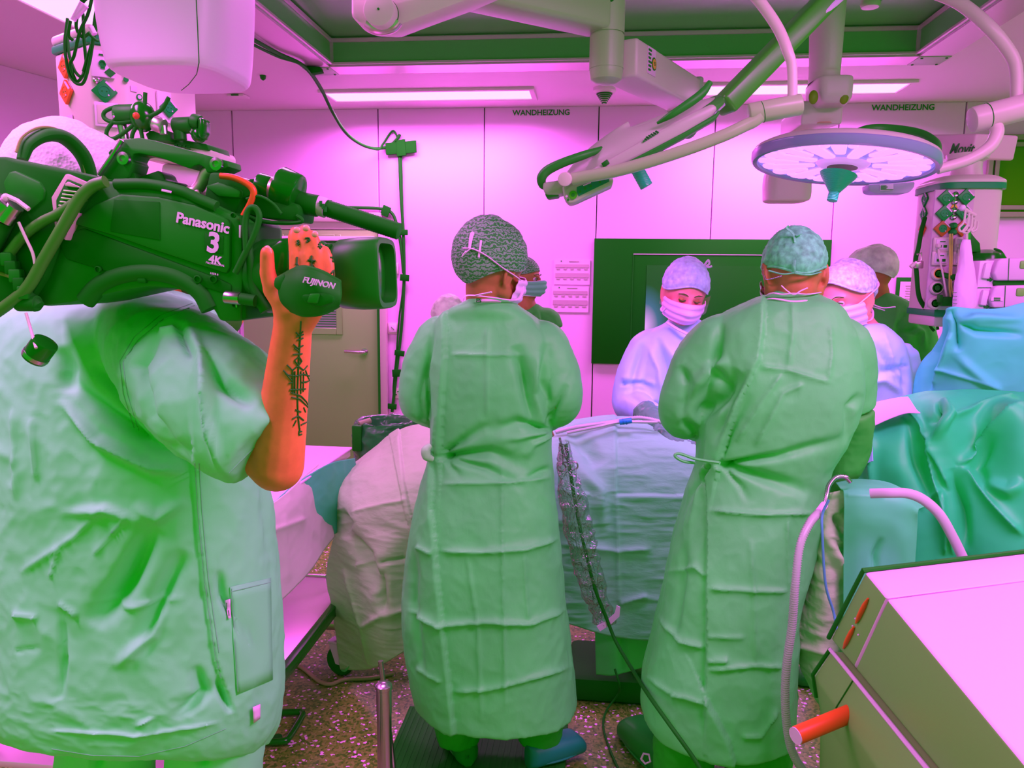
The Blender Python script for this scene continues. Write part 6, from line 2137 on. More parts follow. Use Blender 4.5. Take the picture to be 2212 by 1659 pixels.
# orange lever
h0, h1 = at(1795, 1560, Y=Yb_ + .0), at(1722, 1590, Y=Yb_ - .06)
h1 = at(1720, 1589, Y=Yb_ - .05)
MB().cyl(h0 + V((.06, .02, .02)), h1, .0195, seg=28, bev=.003).build('orange_lever', ORANGE, T8)
MB().cyl(h1 + (h0 - h1).normalized() * .002, h1 - (h0 - h1).normalized() * .003, .0185, seg=28).build('lever_cap', CAB, T8)
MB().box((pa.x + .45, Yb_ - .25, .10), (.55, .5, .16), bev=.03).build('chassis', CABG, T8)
for dx in (.22, .66):
    for dy in (-.42, -.06):
        caster(T8, (pa.x + dx, Yb_ + dy, 0), .03, .3)

# ------------------------------------------------------------------ ceiling supply tower on the right
Yt = 3.25
COLM = mat('tower_face', (.64, .46, .58), .45)
T9 = thing('supply_tower', 'hanging supply tower on the right with diamond sockets and gas outlets on its face', 'tower', at(2070, 540, Y=Yt))


def tower(T, face, sideL, sideR, Yf, depth, capz):
    pass


fl, frr = at(2000, 430, Y=Yt), at(2104, 424, Y=Yt)
ang = .10
# body: octagonal column tapering in the picture only by perspective
cx_, zt_, zb_ = at(2075, 420, Y=Yt + .12).x, at(2075, 412, Y=Yt + .12).z, at(2060, 668, Y=Yt + .12).z
hw = (at(2142, 420, Y=Yt + .12).x - at(2010, 420, Y=Yt + .12).x) / 2
rows = [(cx_, Yt + .14, z, hw, .15, 5.5) for z in (zb_, zb_ + .05, (zt_ + zb_) / 2, zt_ - .02, zt_)]
P, N = loft(rows, 10, 96)
F = [tuple(x) for x in grid_faces(10, 96, True)] + [tuple(range(96)), tuple(9 * 96 + k for k in range(96))]
mesh_np('column', P.reshape(-1, 3), F, CREAM, T9, angle=40)
rows = [(cx_, Yt + .14, zt_ - .005, hw + .012, .162, 5), (cx_, Yt + .14, zt_ + .018, hw + .012, .162, 5)]
P, N = loft(rows, 4, 96)
F = [tuple(x) for x in grid_faces(4, 96, True)] + [tuple(range(96)), tuple(3 * 96 + k for k in range(96))]
mesh_np('cap_band', P.reshape(-1, 3), F, mat('band_green', (.02, .36, .10), .4), T9, angle=40)
rows = [(cx_, Yt + .14, zt_ + .018, hw + .016, .166, 4), (cx_, Yt + .14, zt_ + .032, hw + .012, .162, 4), (cx_, Yt + .14, zt_ + .05, hw - .02, .13, 3.5), (cx_, Yt + .14, zt_ + .055, .05, .05, 3)]
P, N = loft(rows, 16, 96)
F = [tuple(x) for x in grid_faces(16, 96, True)] + [tuple(range(96)), tuple(15 * 96 + k for k in range(96))]
mesh_np('top_cap', P.reshape(-1, 3), F, CREAM, T9, angle=40)
MB().box((cx_, Yt + .14, zb_ - .012), (hw * 2 - .01, .28, .03), bev=.006).build('bottom_band', MATS['band_green'], T9)
MB().box((cx_, Yt + .14, zb_ - .045), (hw * 2 - .02, .26, .045), bev=.01).build('bottom_cap', CREAM, T9)
yf = Yt - .012
x0, x1 = at(2018, 440, Y=yf).x, at(2104, 440, Y=yf).x
MB().box(((x0 + x1) / 2, yf + .005, (zt_ + zb_) / 2), (x1 - x0, .012, zt_ - zb_ - .02), bev=.003).build('socket_panel', COLM, T9)


def diamond(T, p, r, m, nm='socket', axis=(0, -1, 0), sq=1.0):
    ax = V(axis).normalized()
    s_ = V((0, 0, 1)).cross(ax).normalized()
    u_ = V((0, 0, 1))
    p = V(p)
    o = MB().prism([p + s_ * r * sq, p + u_ * r, p - s_ * r * sq, p - u_ * r], ax * .012, bev=.003, seg=2).build(nm, m, T)
    MB().lathe([(r * .46, .010), (r * .45, .0140), (r * .39, .0140), (r * .37, .0125), (.001, .0125)], p, axis=ax, seg=24).build('socket_well', m if m is SOCKO else mat('socket_well_dark', (.01, .36, .07), .4), o)
    for k in (-1, 1):
        MB().cyl(p + ax * .011 + s_ * (k * r * .17 * sq), p + ax * .0134 + s_ * (k * r * .17 * sq), r * .06, seg=8).build('pin_hole', BLACK, o)
    # label along the upper right edge
    d_ = (s_ * sq - u_).normalized()
    c = p + u_ * r * .5 + s_ * r * .5 * sq - (s_ * sq + u_).normalized() * r * .13
    c = p + (-s_ * -1 * r * .5 * sq) + u_ * r * .5 - (s_ * sq + u_).normalized() * r * .13
    MB().prism([c - d_ * r * .45, c + d_ * r * .45, c + d_ * r * .45 + (u_ + s_ * sq) * r * .09, c - d_ * r * .45 + (u_ + s_ * sq) * r * .09], ax * .0135).build('socket_label', PAPER, o)
    MB().ball(p + d_ * r * .42 + ax * .013 + s_ * .0, r * .07, seg=8).build('socket_lamp', PINKW, o)
    return o


k = Yt / F_PX
RD = 17.0 * k
for px, py, m in ((2042, 428, SOCKG), (2085, 426, SOCKG), (2038, 461, SOCKG), (2081, 459, SOCKG), (2034, 494, mat('socket_brown', (.48, .15, .02), .4)), (2077, 494, MATS['socket_brown'])):
    diamond(T9, at(px, py, Y=yf - .002), RD, m)
for px, py in ((2063, 421), (2062, 435), (2060, 454), (2059, 468)):
    p = at(px, py, Y=yf - .003)
    o = MB().lathe([(.012, 0), (.012, .006), (.008, .010), (.004, .008)], p, axis=(0, -1, 0), seg=20).build('bonding_stud', CHROME, T9)
    MB().ball(p + V((.004, -.010, .003)), .003, seg=8).build('stud_pin', BLACK, o)
for px, py in ((2057, 488), (2056, 502)):
    p = at(px, py, Y=yf - .003)
    MB().lathe([(.013, 0), (.012, .02), (.006, .028)], p, axis=(0, -1, 0), seg=16).build('green_plug', SOCKG, T9)
p = at(2061, 444, Y=yf - .002)
MB().prism([p + V((-.014, 0, -.010)), p + V((.014, 0, -.010)), p + V((0, 0, .014))], (0, -.003, 0)).build('warning_triangle', mat('warning_yellow', (.75, .50, .05), .5), T9)
MB().box(p + V((0, -.0045, 0)), (.003, .002, .012)).build('warning_mark', INK, T9)
# square data plates
for px, py in ((2032, 528), (2078, 528), (2029, 558), (2075, 558)):
    p = at(px, py, Y=yf - .003)
    o = MB().box(p + V((0, -.006, 0)), (.062, .014, .056), bev=.006).build('data_plate', CREAM, T9)
    MB().box(p + V((0, -.012, .0)), (.046, .010, .042), bev=.004).build('plate_inset', WHITE, o)
    for dx in (-.010, .010):
        MB().box(p + V((dx, -.0175, -.008)), (.012, .004, .010)).build('data_port', BLACK, o)
    MB().box(p + V((0, -.0172, .010)), (.02, .002, .004)).build('plate_print', INK, o)
for px, py, c in ((2025, 591, mat('ring_yellow', (.80, .48, .10), .4)), (2022, 622, BLACKG), (2018, 655, CREAM)):
    p = at(px, py, Y=yf - .003)
    o = MB().lathe([(.026, 0), (.026, .008), (.022, .013), (.019, .013), (.019, .004), (.001, .004)], p, axis=(0, -1, 0), seg=28).build('gas_outlet', CREAM, T9)
    MB().lathe([(.0195, .010), (.0195, .0135), (.0155, .0135), (.0155, .010)], p, axis=(0, -1, 0), seg=28).build('outlet_ring', c, o)
    MB().cyl(p + V((0, -.008, 0)), p + V((0, -.014, 0)), .011, seg=20).build('outlet_hole', BLACKG, o)
# diamonds on the right and left flanks
for py, m in ((428, SOCKG), (461, SOCKG), (494, SOCKO)):
    p = at(2140, py, Y=Yt + .12)
    diamond(T9, (cx_ + hw - .004, Yt + .10, p.z), RD, m, axis=(1, -.45, 0))
    diamond(T9, (cx_ - hw + .004, Yt + .16, p.z), RD, m, axis=(-1, 0, 0))
p = at(2133, 527, Y=Yt)
MB().box((cx_ + hw - .02, Yt + .005, p.z), (.025, .003, .02), rotz(.6)).build('small_label', PAPER, T9)
# hanging wires in front
WIREY = mat('wire_yellow_green', (.55, .52, .10), .5)
for a_, q in ((WIREY, [(2052, 505, Yt - .05), (2052, 560, Yt - .06), (2051, 620, Yt - .06), (2056, 655, Yt - .06)]), (WIREY, [(2057, 505, Yt - .05), (2056, 560, Yt - .06), (2055, 620, Yt - .06), (2062, 640, Yt - .06)]),
              (CREAM, [(2026, 531, Yt - .03), (2030, 560, Yt - .05), (2038, 600, Yt - .05), (2045, 640, Yt - .05)]), (CREAM, [(2071, 531, Yt - .03), (2070, 570, Yt - .06), (2062, 620, Yt - .06)])):
    MB().tube(pts(q), .0035, 8, smooth=6).build('hanging_wire', a_, T9)
for px, py in ((2026, 531), (2071, 531)):
    MB().box(at(px, py, Y=Yt - .035), (.012, .03, .016), bev=.002).build('data_plug', CREAM, T9)
# rod and arm above
MB().lathe([(.062, zt_ + .05), (.055, zt_ + .09), (.055, at(2085, 345, Y=Yt + .15).z)], (at(2085, 400, Y=Yt + .15).x, Yt + .15, 0), seg=32).build('hanger_tube', CREAM, T9)
zc = at(2085, 345, Y=Yt + .15).z
MB().lathe([(.055, zc - .012), (.075, zc + .0), (.080, zc + .02)], (at(2085, 400, Y=Yt + .15).x, Yt + .15, 0), seg=32).build('hanger_collar', CREAM, T9)
b = MB()
beam(b, at(2150, 318, Y=Yt + .14), at(1960, 318, Y=3.9), .20, at(2085, 293, Y=Yt).z - at(2085, 343, Y=Yt).z + .01, bev=.01)
b.build('swing_arm', mat('arm_cream', (.82, .52, .66), .4), T9)
dv = (at(2150, 318, Y=Yt + .14) - at(1960, 318, Y=3.9)).normalized()
p = at(2092, 326, Y=Yt + .08)
sdn = V((dv.y, -dv.x, 0)).normalized()
sdn = -sdn if sdn.y > 0 else sdn
cen = along(at(2150, 318, Y=Yt + .14), at(1960, 318, Y=3.9), Yt + .22)
text('Movit', 'arm_lettering', INK, cen + sdn * .1015 + dv * .02 + V((0, 0, -.012)), dv, .058, T9, shear=.25, bold=.001)
MB().lathe([(.006, 0), (.006, .002), (.0045, .002), (.0045, 0)], cen + sdn * .101 + dv * .01 + V((0, 0, -.05)), axis=sdn, seg=16).build('arm_ring', INK, T9)
# wire basket arm with hooks and a drip bag
T10 = thing('hook_rail', 'bent white rail with wire hooks in front of the right tower', 'rail', at(2085, 450, Y=Yt - .12))
MB().tube(pts([(2080, 450, Yt - .14), (2107, 466, Yt - .14)]), .008, 12).build('rail_tube', CREAM, T10)
MB().ball(at(2079, 449, Y=Yt - .15), .012, seg=12).build('rail_knob', WHITE, T10)
for q in ([(2086, 455), (2082, 480), (2072, 492), (2076, 500), (2088, 494), (2092, 470)], [(2094, 460), (2090, 485), (2080, 500), (2090, 503), (2098, 490)], [(2100, 465), (2098, 490), (2090, 500)], [(2113, 478), (2110, 495), (2100, 500), (2096, 492)], [(2106, 474), (2104, 490), (2098, 498)]):
    MB().tube([at(a, c, Y=Yt - .15) for a, c in q], .0042, 8, smooth=6).build('wire_hook', CREAM, T10)
MB().cyl(at(2090, 490, Y=Yt - .13), at(2088, 530, Y=Yt - .13), .012, seg=14).build('rail_post', CHROME, T10)
MB().tube([at(2088, 520, Y=Yt - .13), at(2088, 520, Y=Yt - .05)], .008, 10).build('rail_bracket', CHROME, T10)
p = thing('hanging_bag', 'long clear white plastic bag hanging from the hooks in front of the tower', 'bag', at(2085, 590, Y=Yt - .2))
rows = sil_rows([(518, 2083, 2094, .008), (535, 2076, 2096, .012), (560, 2074, 2098, .016), (600, 2066, 2105, .02), (640, 2062, 2108, .022), (668, 2060, 2104, .018), (676, 2062, 2100, .006)], Yt - .2)
P, N = loft(rows, 70, 50, 2.4)
h = .006 * crumple(P.reshape(-1, 3) * np.array([1, 1, .4]), 16, 3, 5)
F = [tuple(x) for x in grid_faces(70, 50, True)] + [tuple(range(50)), tuple(69 * 50 + k_ for k_ in range(50))]
mesh_np('bag_film', P.reshape(-1, 3) + N.reshape(-1, 3) * h[:, None], F, mat('bag_white', (.95, .58, .95), .35), p)
for k_ in range(4):
    MB().box(at(2062 + (k_ % 2) * 1, 632 + k_ * 8, Y=Yt - .224), (.014, .002, .002)).build('scale_mark', INK, p)
MB().tube(pts([(2088, 505, Yt - .2), (2088, 520, Yt - .2)]), .004, 8).build('bag_loop', CREAM, p)
# black plugs in the tower face
t = thing('gas_plug', 'black gas plug with hose in the yellow ringed outlet', 'plug', at(2030, 592, Y=Yt - .05))
MB().cyl(at(2030, 592, Y=Yt - .035), at(2062, 600, Y=Yt - .06), .009, .013, seg=16).build('plug_body', BLACKR, t)
MB().tube(pts([(2062, 600, Yt - .06), (2075, 610, Yt - .06), (2080, 660, Yt - .05)]), .008, 10, smooth=5).build('plug_hose', BLACKR, t)
t = thing('gas_plug', 'stout black gas plug in the lowest outlet of the tower', 'plug', at(2040, 650, Y=Yt - .05))
MB().box(at(2042, 651, Y=Yt - .045), (.045, .05, .036), bev=.006).build('plug_body', BLACKR, t)
MB().box(at(2030, 645, Y=Yt - .06), (.012, .03, .03), bev=.003).build('plug_latch', BLACKR, t)
MB().tube(pts([(2052, 650, Yt - .05), (2062, 640, Yt - .05), (2064, 620, Yt - .05)]), .008, 10, smooth=5).build('plug_hose', BLACKR, t)
# monitor arm, dark, and the white pump rack
t = thing('swivel_bracket', 'dark swivel bracket with a domed joint right of the hanging bag', 'bracket', at(2125, 570, Y=Yt - .1))
MB().prism([at(x, y, Y=Yt - .1) for x, y in ((2096, 498), (2106, 512), (2118, 525), (2120, 545), (2098, 545), (2096, 520))], (0, .05, 0), bev=.006).build('bracket_arm', BLACK, t)
MB().lathe([(.07, -.05), (.075, 0), (.06, .03), (.02, .045)], at(2128, 565, Y=Yt - .08), seg=28).build('domed_joint', BLACKG, t)
MB().prism([at(x, y, Y=Yt - .1) for x, y in ((2100, 552), (2118, 552), (2116, 610), (2104, 612))], (0, .04, 0), bev=.004).build('bracket_leg', BLACK, t)
for q in ([(2140, 537, Yt), (2160, 542, Yt), (2172, 558, Yt)], [(2138, 548, Yt), (2155, 550, Yt), (2165, 562, Yt)], [(2142, 555, Yt), (2152, 560, Yt), (2150, 570, Yt)]):
    MB().tube(pts(q), .005, 8, smooth=6).build('loop_cable', BLACKR, t)
Yr = 3.05
T11 = thing('pump_rack', 'rack of two white infusion pumps with arrow marks at the right edge', 'medical pump', at(2170, 640, Y=Yr))
MB().prism([at(x, y, Y=Yr) for x, y in ((2117, 563), (2155, 562), (2150, 590), (2146, 618), (2142, 668), (2106, 668), (2110, 622))], (0, .14, 0), bev=.006).build('rack_side', WHITE, T11)
MB().tube([at(2112, 621.5, Y=Yr - .002), at(2146, 621.5, Y=Yr - .002)], .0012, 6).build('rack_seam', INK, T11)
for py, dx in ((585, 0), (643, -6)):
    MB().box(at(2131 + dx, py, Y=Yr - .006), (.024, .022, .058), Matrix.Rotation(.12, 3, 'Y'), bev=.006).build('side_grip', WHITE, T11)
for py, dx in ((604, 0), (663, -7)):
    q = [at(x + dx, y + py - 604, Y=Yr - .004) for x, y in ((2133, 602), (2139, 602), (2139, 599), (2145, 604), (2139, 609), (2139, 606), (2133, 606))]
    MB().prism(q, (0, .004, 0)).build('arrow_mark', INK, T11)
for py, dx in ((0, 0), (59, -8)):
    o = MB().prism([at(x + dx, y + py, Y=Yr - .03) for x, y in ((2156, 563), (2164, 558), (2260, 556), (2260, 606), (2154, 606), (2147, 590))], (0, .16, 0), bev=.007, seg=3).build('pump_body', mat('pump_white', (.80, .50, .80), .4), T11)
    MB().tube([at(2180 + dx, 558 + py, Y=Yr - .032), at(2178 + dx, 606 + py, Y=Yr - .032)], .0012, 6).build('pump_seam', INK, o)
    MB().box(at(2212 + dx, 572 + py, Y=Yr - .03), (.03, .012, .03), bev=.006).build('pump_recess', CABG, o)
    MB().prism([at(x + dx, y + py, Y=Yr - .01) for x, y in ((2149, 606), (2260, 606), (2260, 617), (2152, 617), (2146, 612))], (0, .12, 0), bev=.003).build('pump_gap', BLACK, T11)
MB().box(at(2154, 646, Y=Yr - .032), (.042, .003, .014)).build('pump_label', PAPER, T11)
for q in range(2):
    MB().box(at(2154, 644 + q * 4, Y=Yr - .0345), (.022, .002, .004)).build('label_print', INK, T11)
MB().cyl(at(2130, 668, Y=Yr + .08), V((at(2130, 668, Y=Yr + .08).x, Yr + .08, 0)), .016, seg=14).build('stand_pole', CHROME, T11)
p0 = V((at(2130, 668, Y=Yr + .08).x, Yr + .08, 0))
for a_ in range(5):
    an = a_ * 2 * math.pi / 5
    MB().tube([p0 + V((0, 0, .08)), p0 + V((.22 * math.cos(an), .22 * math.sin(an), .03))], .012, 8).build('stand_foot', STEEL, T11)
# framed notice and cables left of the tower
a, c = at(1938, 599, Y=YB - .02), at(1985, 660, Y=YB - .02)
t = thing('framed_notice', 'black framed printed notice on the wall left of the right tower', 'notice', ((a.x + c.x) / 2, YB - .01, c.z))
MB().box(((a.x + c.x) / 2, YB - .012, (a.z + c.z) / 2), (c.x - a.x, .016, a.z - c.z), bev=.003).build('frame', BLACK, t)
MB().box(((a.x + c.x) / 2, YB - .021, (a.z + c.z) / 2 - .005), (c.x - a.x - .05, .004, a.z - c.z - .05)).build('sheet', PAPER, t)
for q in range(7):
    MB().box((a.x + .055 + .03, YB - .0235, a.z - .06 - q * .018), (.05 - .008 * (q % 2), .002, .006)).build('printed_entry', PRINT, t)
t = thing('cable_bundle', 'dark cable running down the left flank of the right tower with a small clamp', 'cable', at(1985, 560, Y=Yt + .1))
MB().tube(pts([(1998, 470, Yt + .1), (1990, 500, Yt + .08), (1984, 535, Yt + .06), (1978, 560, Yt + .06), (1980, 590, Yt + .06), (1985, 640, Yt + .08), (2000, 668, Yt + .1)]), .009, 10, smooth=6).build('cable', BLACKR, t)
MB().box(at(1984, 572, Y=Yt + .05), (.03, .03, .03), bev=.004).build('clamp', STEEL, t)
MB().tube(pts([(1967, 577, Yt + .04), (1976, 569, Yt + .04)]), .009, 10).build('clamp_lever', CREAM, t)
MB().tube(pts([(1981, 550, Yt + .03), (1990, 546, Yt + .03), (1990, 562, Yt + .03), (1982, 564, Yt + .03)]), .004, 8).build('clamp_loop', STEEL, t)
for q in ([(2005, 684, Yt + .15), (2010, 705, Yt + .2), (2018, 715, Yt + .2)], [(2020, 684, Yt + .15), (2024, 700, Yt + .15), (2026, 712, Yt + .15)]):
    MB().tube(pts(q), .006, 8, smooth=5).build('loose_end', BLACKR, t)
# ------------------------------------------------------------------ camera operator in the foreground
from mathutils.bvhtree import BVHTree


def decal(o, lines, r, m, name, parent, lift=.0008, flat=1.0, seg=6):
    """thin raised lines laid on the surface of o where the photograph shows them"""
    me = o.data
    bv = BVHTree.FromPolygons([v.co for v in me.vertices], [p.vertices for p in me.polygons])
    b = MB()
    for ln in lines:
        P_ = []
        n = max(2, int(sum(math.dist(a, c) for a, c in zip(ln[:-1], ln[1:])) / 4))
        ts = np.linspace(0, len(ln) - 1, n + 1)
        for t_ in ts:
            i = min(int(t_), len(ln) - 2)
            x = ln[i][0] + (ln[i + 1][0] - ln[i][0]) * (t_ - i)
            y = ln[i][1] + (ln[i + 1][1] - ln[i][1]) * (t_ - i)
            d = ray(x, y).normalized()
            h = bv.ray_cast(CAM, d)
            if h[0] is not None:
                P_.append(h[0] - d * lift)
        if len(P_) > 1:
            b.tube(P_, r, seg, flat=flat)
    if b.v:
        return b.build(name, m, parent)


def patch(o, quad, m, name, parent, lift=.0015, n=8):
    """a piece of cloth or paper lying on the surface of o"""
    me = o.data
    bv = BVHTree.FromPolygons([v.co for v in me.vertices], [p.vertices for p in me.polygons])
    (ax, ay), (bx, by), (cx, cy), (dx, dy) = quad
    P_ = []
    for i in range(n + 1):
        u = i / n
        for j in range(n + 1):
            w = j / n
            x = (ax * (1 - w) + bx * w) * (1 - u) + (dx * (1 - w) + cx * w) * u
            y = (ay * (1 - w) + by * w) * (1 - u) + (dy * (1 - w) + cy * w) * u
            d = ray(x, y).normalized()
            h = bv.ray_cast(CAM, d)
            P_.append((h[0] if h[0] is not None else at(x, y, Y=1.25)) - d * lift)
    pp = MB()
    pp.add(P_, [tuple(q) for q in grid_faces(n + 1, n + 1, False)])
    return solidify(pp.build(name, m, parent, angle=180), .0012)


Yo = 1.38
P8 = thing('person', 'person in pale green scrubs with tattooed forearm, shouldering a big film camera, left foreground', 'person', (at(300, 1659, Y=Yo).x, Yo, 0))
hd8 = Head(at(172, 428, Y=1.42), -52, -14, 4, 1.02)
rows = sil_rows([(632, 150, 370, .05, .02), (644, 95, 405, .085, .02), (668, 45, 440, .115, .0), (715, 8, 475, .14), (790, -6, 500, .155), (880, -8, 525, .165), (980, -4, 548, .17), (1080, 0, 566, .172), (1200, 6, 578, .175), (1320, 12, 589, .18), (1430, 18, 592, .185), (1500, 20, 591, .185), (1560, 30, 580, .182), (1600, 56, 556, .176)], Yo)
b = MB()
loft_mb(b, rows, 200, 150, 2.6)
shR, elR, wrR = at(345, 730, Y=1.27), at(598, 1004, Y=1.12), at(634, 695, Y=1.07)
b.tube(pts([(270, 700, 1.36), (330, 735, 1.29), (400, 800, 1.21), (470, 865, 1.15), (530, 925, 1.12), (570, 964, 1.11)]), [.07, .088, .104, .102, .086, .072], 30, smooth=9)
C8 = [('step', [(420, 662), (355, 690), (300, 735), (268, 780), (275, 850), (300, 925)], 5, -.012),
      ('ridge', [(345, 720), (386, 718)], 5, .012), ('fold', [(386, 700), (415, 780)], 6, -.014), ('fold', [(400, 690), (440, 780), (460, 900)], 9, .012), ('fold', [(440, 760), (480, 830), (550, 880)], 14, -.02),
      ('fold', [(430, 770), (450, 900), (480, 1020)], 8, .014), ('fold', [(345, 720), (300, 790), (330, 900), (400, 1000)], 10, -.016),
      ('fold', [(150, 820), (240, 900), (330, 960), (420, 985)], 13, -.028), ('fold', [(130, 860), (210, 950), (330, 1010), (400, 1020)], 10, .022), ('fold', [(200, 780), (260, 840), (300, 900)], 12, -.016),
      ('fold', [(135, 750), (150, 800), (145, 850)], 16, -.016),
      ('fold', [(335, 1140), (270, 1260), (200, 1350)], 22, -.042), ('fold', [(400, 1190), (350, 1300), (300, 1420)], 20, -.028), ('fold', [(395, 1230), (330, 1370), (250, 1440)], 12, .018),
      ('fold', [(420, 1440), (440, 1500), (380, 1580)], 14, -.020), ('fold', [(135, 1310), (140, 1420), (130, 1520)], 8, -.010),
      ('ridge', [(30, 1325), (85, 1335)], 5, .008), ('ridge', [(35, 1405), (90, 1400)], 4, -.004), ('ridge', [(130, 1300), (170, 1330)], 5, .008),
      ('fold', [(190, 1300), (290, 1310), (400, 1290)], 6, .008), ('fold', [(290, 1090), (340, 1120), (400, 1080)], 12, .014), ('fold', [(130, 1110), (230, 1100), (320, 1130)], 10, .010),
      ('ridge', [(40, 1240), (160, 1160), (230, 1090)], 5, .006), ('ridge', [(110, 1250), (130, 1180)], 4, .006), ('ridge', [(200, 1200), (280, 1110)], 4, .006), ('ridge', [(70, 900), (80, 1040)], 5, .006), ('ridge', [(30, 880), (40, 1080)], 5, .006),
      ('step', [(418, 985), (425, 1100), (440, 1250), (465, 1420), (480, 1470)], 5, -.010), ('fold', [(470, 1470), (500, 1560)], 7, -.018), ('fold', [(560, 980), (570, 1100), (585, 1250)], 10, -.008),
      ('fold', [(470, 1230), (480, 1290), (500, 1330)], 8, -.014), ('fold', [(505, 1340), (560, 1400)], 8, -.012), ('ridge', [(110, 1630), (300, 1640), (480, 1585)], 5, .008), ('fold', [(300, 1610), (335, 1570)], 6, .008)]
SHIRT = mat('shirt_pale_green', (.22, .90, .34), .7, spec=.2, bump=[('ridge', 14, .3, .004, (1, 1, .8)), ('noise', 300, .1, .0008, (1, 1, 1))])
sh8 = garment('scrub_shirt', b, SHIRT, .0052, P8, C8, .0060, 11, 55, 5, None, (1, 1, .8), 1.25)
# the hem rides up at the near side and hangs lower at the far side
zh = at(300, 1400, Y=Yo).z
for v in sh8.data.vertices:
    w8 = min(max((zh - v.co.z) / .2, 0), 1)
    v.co.z -= w8 * (v.co.y - Yo) * .45
hip = at(320, 1400, Y=Yo)
anL, anR = V((hip.x - .12, Yo, .09)), V((hip.x + .12, Yo, .09))
shL = at(40, 760, Y=Yo + .02)
elL, wrL = at(60, 1000, Y=Yo + .2), at(250, 800, Y=Yo + .35)


def op_hand(q):
    Yh = 1.045
    a = lambda x, y, Y=Yh: at(x, y, Y=Y)
    w = wrR
    for x, y, r in ((639, 606, .014), (664, 606, .014), (688, 614, .013), (711, 624, .012)):
        q.capsule(w + V(((x - 665) * .00012, 0, 0)), a(x, y), .026, r, 16)
    q.capsule(w, a(615, 645, 1.055), .027, .020, 14)
    for ch, rr in (([(639, 600), (637, 548), (634, 514), (637, 500)], .0092), ([(664, 600), (663, 545), (660, 510), (657, 496)], .0088), ([(690, 606), (687, 556), (681, 522), (677, 508)], .0084), ([(713, 616), (712, 573), (707, 550), (703, 540)], .0078)):
        for i in range(3):
            q.capsule(a(*ch[i], Yh - .004 + .004 * i), a(*ch[i + 1], Yh + .004 * i), rr - .0005 * i, rr - .0005 * (i + 1), 12)
    th = [(622, 668), (588, 626), (578, 588), (577, 546)]
    for i in range(3):
        q.capsule(a(*th[i], 1.055 - .006 * i), a(*th[i + 1], 1.05 - .006 * i), (.0175, .0125, .0108)[i], (.0135, .0115, .0098)[i], 14)
    # fuller forearm
    q.capsule(elR * .72 + wrR * .28, elR * .30 + wrR * .70, .036, .031, 18)
    q.capsule(elR, elR * .75 + wrR * .25, .040, .037, 18)
    q.capsule(at(300, 560, Y=1.54), at(488, 680, Y=1.47), .05, .036, 16)
    hand(q, wrL, (.6, .3, .4), (0, 0, 1))


SKIN8 = mat('skin_forearm', (.90, .22, .065), .5, spec=.3, bump=[('noise', 160, .15, .001, (1, 1, 1))], noise=(26, .12))
bd8 = body(P8, hd8, at(200, 640, Y=1.42), (shL, shR), (elL, elR), (wrL, wrR), (hip - V((.11, 0, 0)), hip + V((.11, 0, 0))), (V((anL.x, Yo, .5)), V((anR.x, Yo, .5))), (anL, anR), SKIN8, .0036, op_hand)
MB().capsule(at(430, 600, Y=1.50), at(482, 690, Y=1.455), .05, .036, 18).build('beard', HAIR, P8)
# nails
NAIL = mat('nail', (.95, .40, .30), .3, spec=.5)
for x, y, w, h_ in ((578, 545, .0062, .0095), (641, 497, .0055, .0045), (661, 493, .0055, .0045), (680, 506, .005, .0045)):
    MB().ball(at(x, y, Y=1.043 - .0085), 1, (w, .0022, h_), seg=12).build('nail', NAIL, P8)
INKT = mat('tattoo_ink', (.02, .16, .01), .6)
ax = [(650, 694), (648, 740), (645, 790), (643, 840), (643, 870)]
L_ = [ax, [(640, 728), (656, 722)], [(642, 735), (655, 730)], [(639, 718), (646, 724), (655, 716)], [(634, 744), (643, 752), (655, 746)], [(633, 766), (653, 764)], [(636, 752), (648, 760)], [(637, 778), (646, 770), (652, 780), (645, 790), (637, 780)],
      [(620, 788), (632, 800), (644, 790), (656, 800), (664, 790)], [(612, 800), (622, 810), (640, 812), (655, 808), (668, 812)], [(616, 806), (630, 822)], [(660, 800), (668, 822), (660, 826)], [(632, 800), (632, 848)], [(637, 802), (637, 850)], [(650, 802), (650, 850)], [(656, 804), (655, 846)],
      [(624, 828), (634, 826)], [(652, 826), (664, 824)], [(626, 842), (660, 840)], [(630, 858), (648, 862), (664, 878), (670, 900), (668, 922)], [(628, 848), (650, 855), (662, 868), (668, 885)], [(643, 870), (644, 900), (648, 932)], [(632, 905), (644, 898), (656, 908)], [(638, 885), (650, 890)], [(650, 918), (662, 912)], [(634, 920), (640, 908)],
      [(656, 880), (660, 890)], [(645, 932), (652, 932)], [(648, 925), (645, 940), (652, 938)]]
decal(bd8, L_, .0012, INKT, 'forearm_tattoo', P8)
L_ = [[(641, 521), (646, 519), (646, 524), (641, 524), (643, 530), (647, 526)], [(642, 555), (641, 576)], [(638, 570), (644, 570), (644, 577), (638, 577)], [(659, 515), (668, 513), (670, 522), (664, 518), (663, 524)], [(673, 552), (673, 576)], [(665, 562), (681, 563)], [(669, 558), (677, 567)],
      [(668, 574), (673, 579), (677, 573)], [(688, 526), (696, 534)], [(688, 533), (694, 525)], [(691, 523), (692, 537)], [(714, 556), (719, 555), (719, 566)], [(716, 590), (721, 583), (721, 600)]]
decal(bd8, L_, .0013, INKT, 'finger_tattoo', P8)
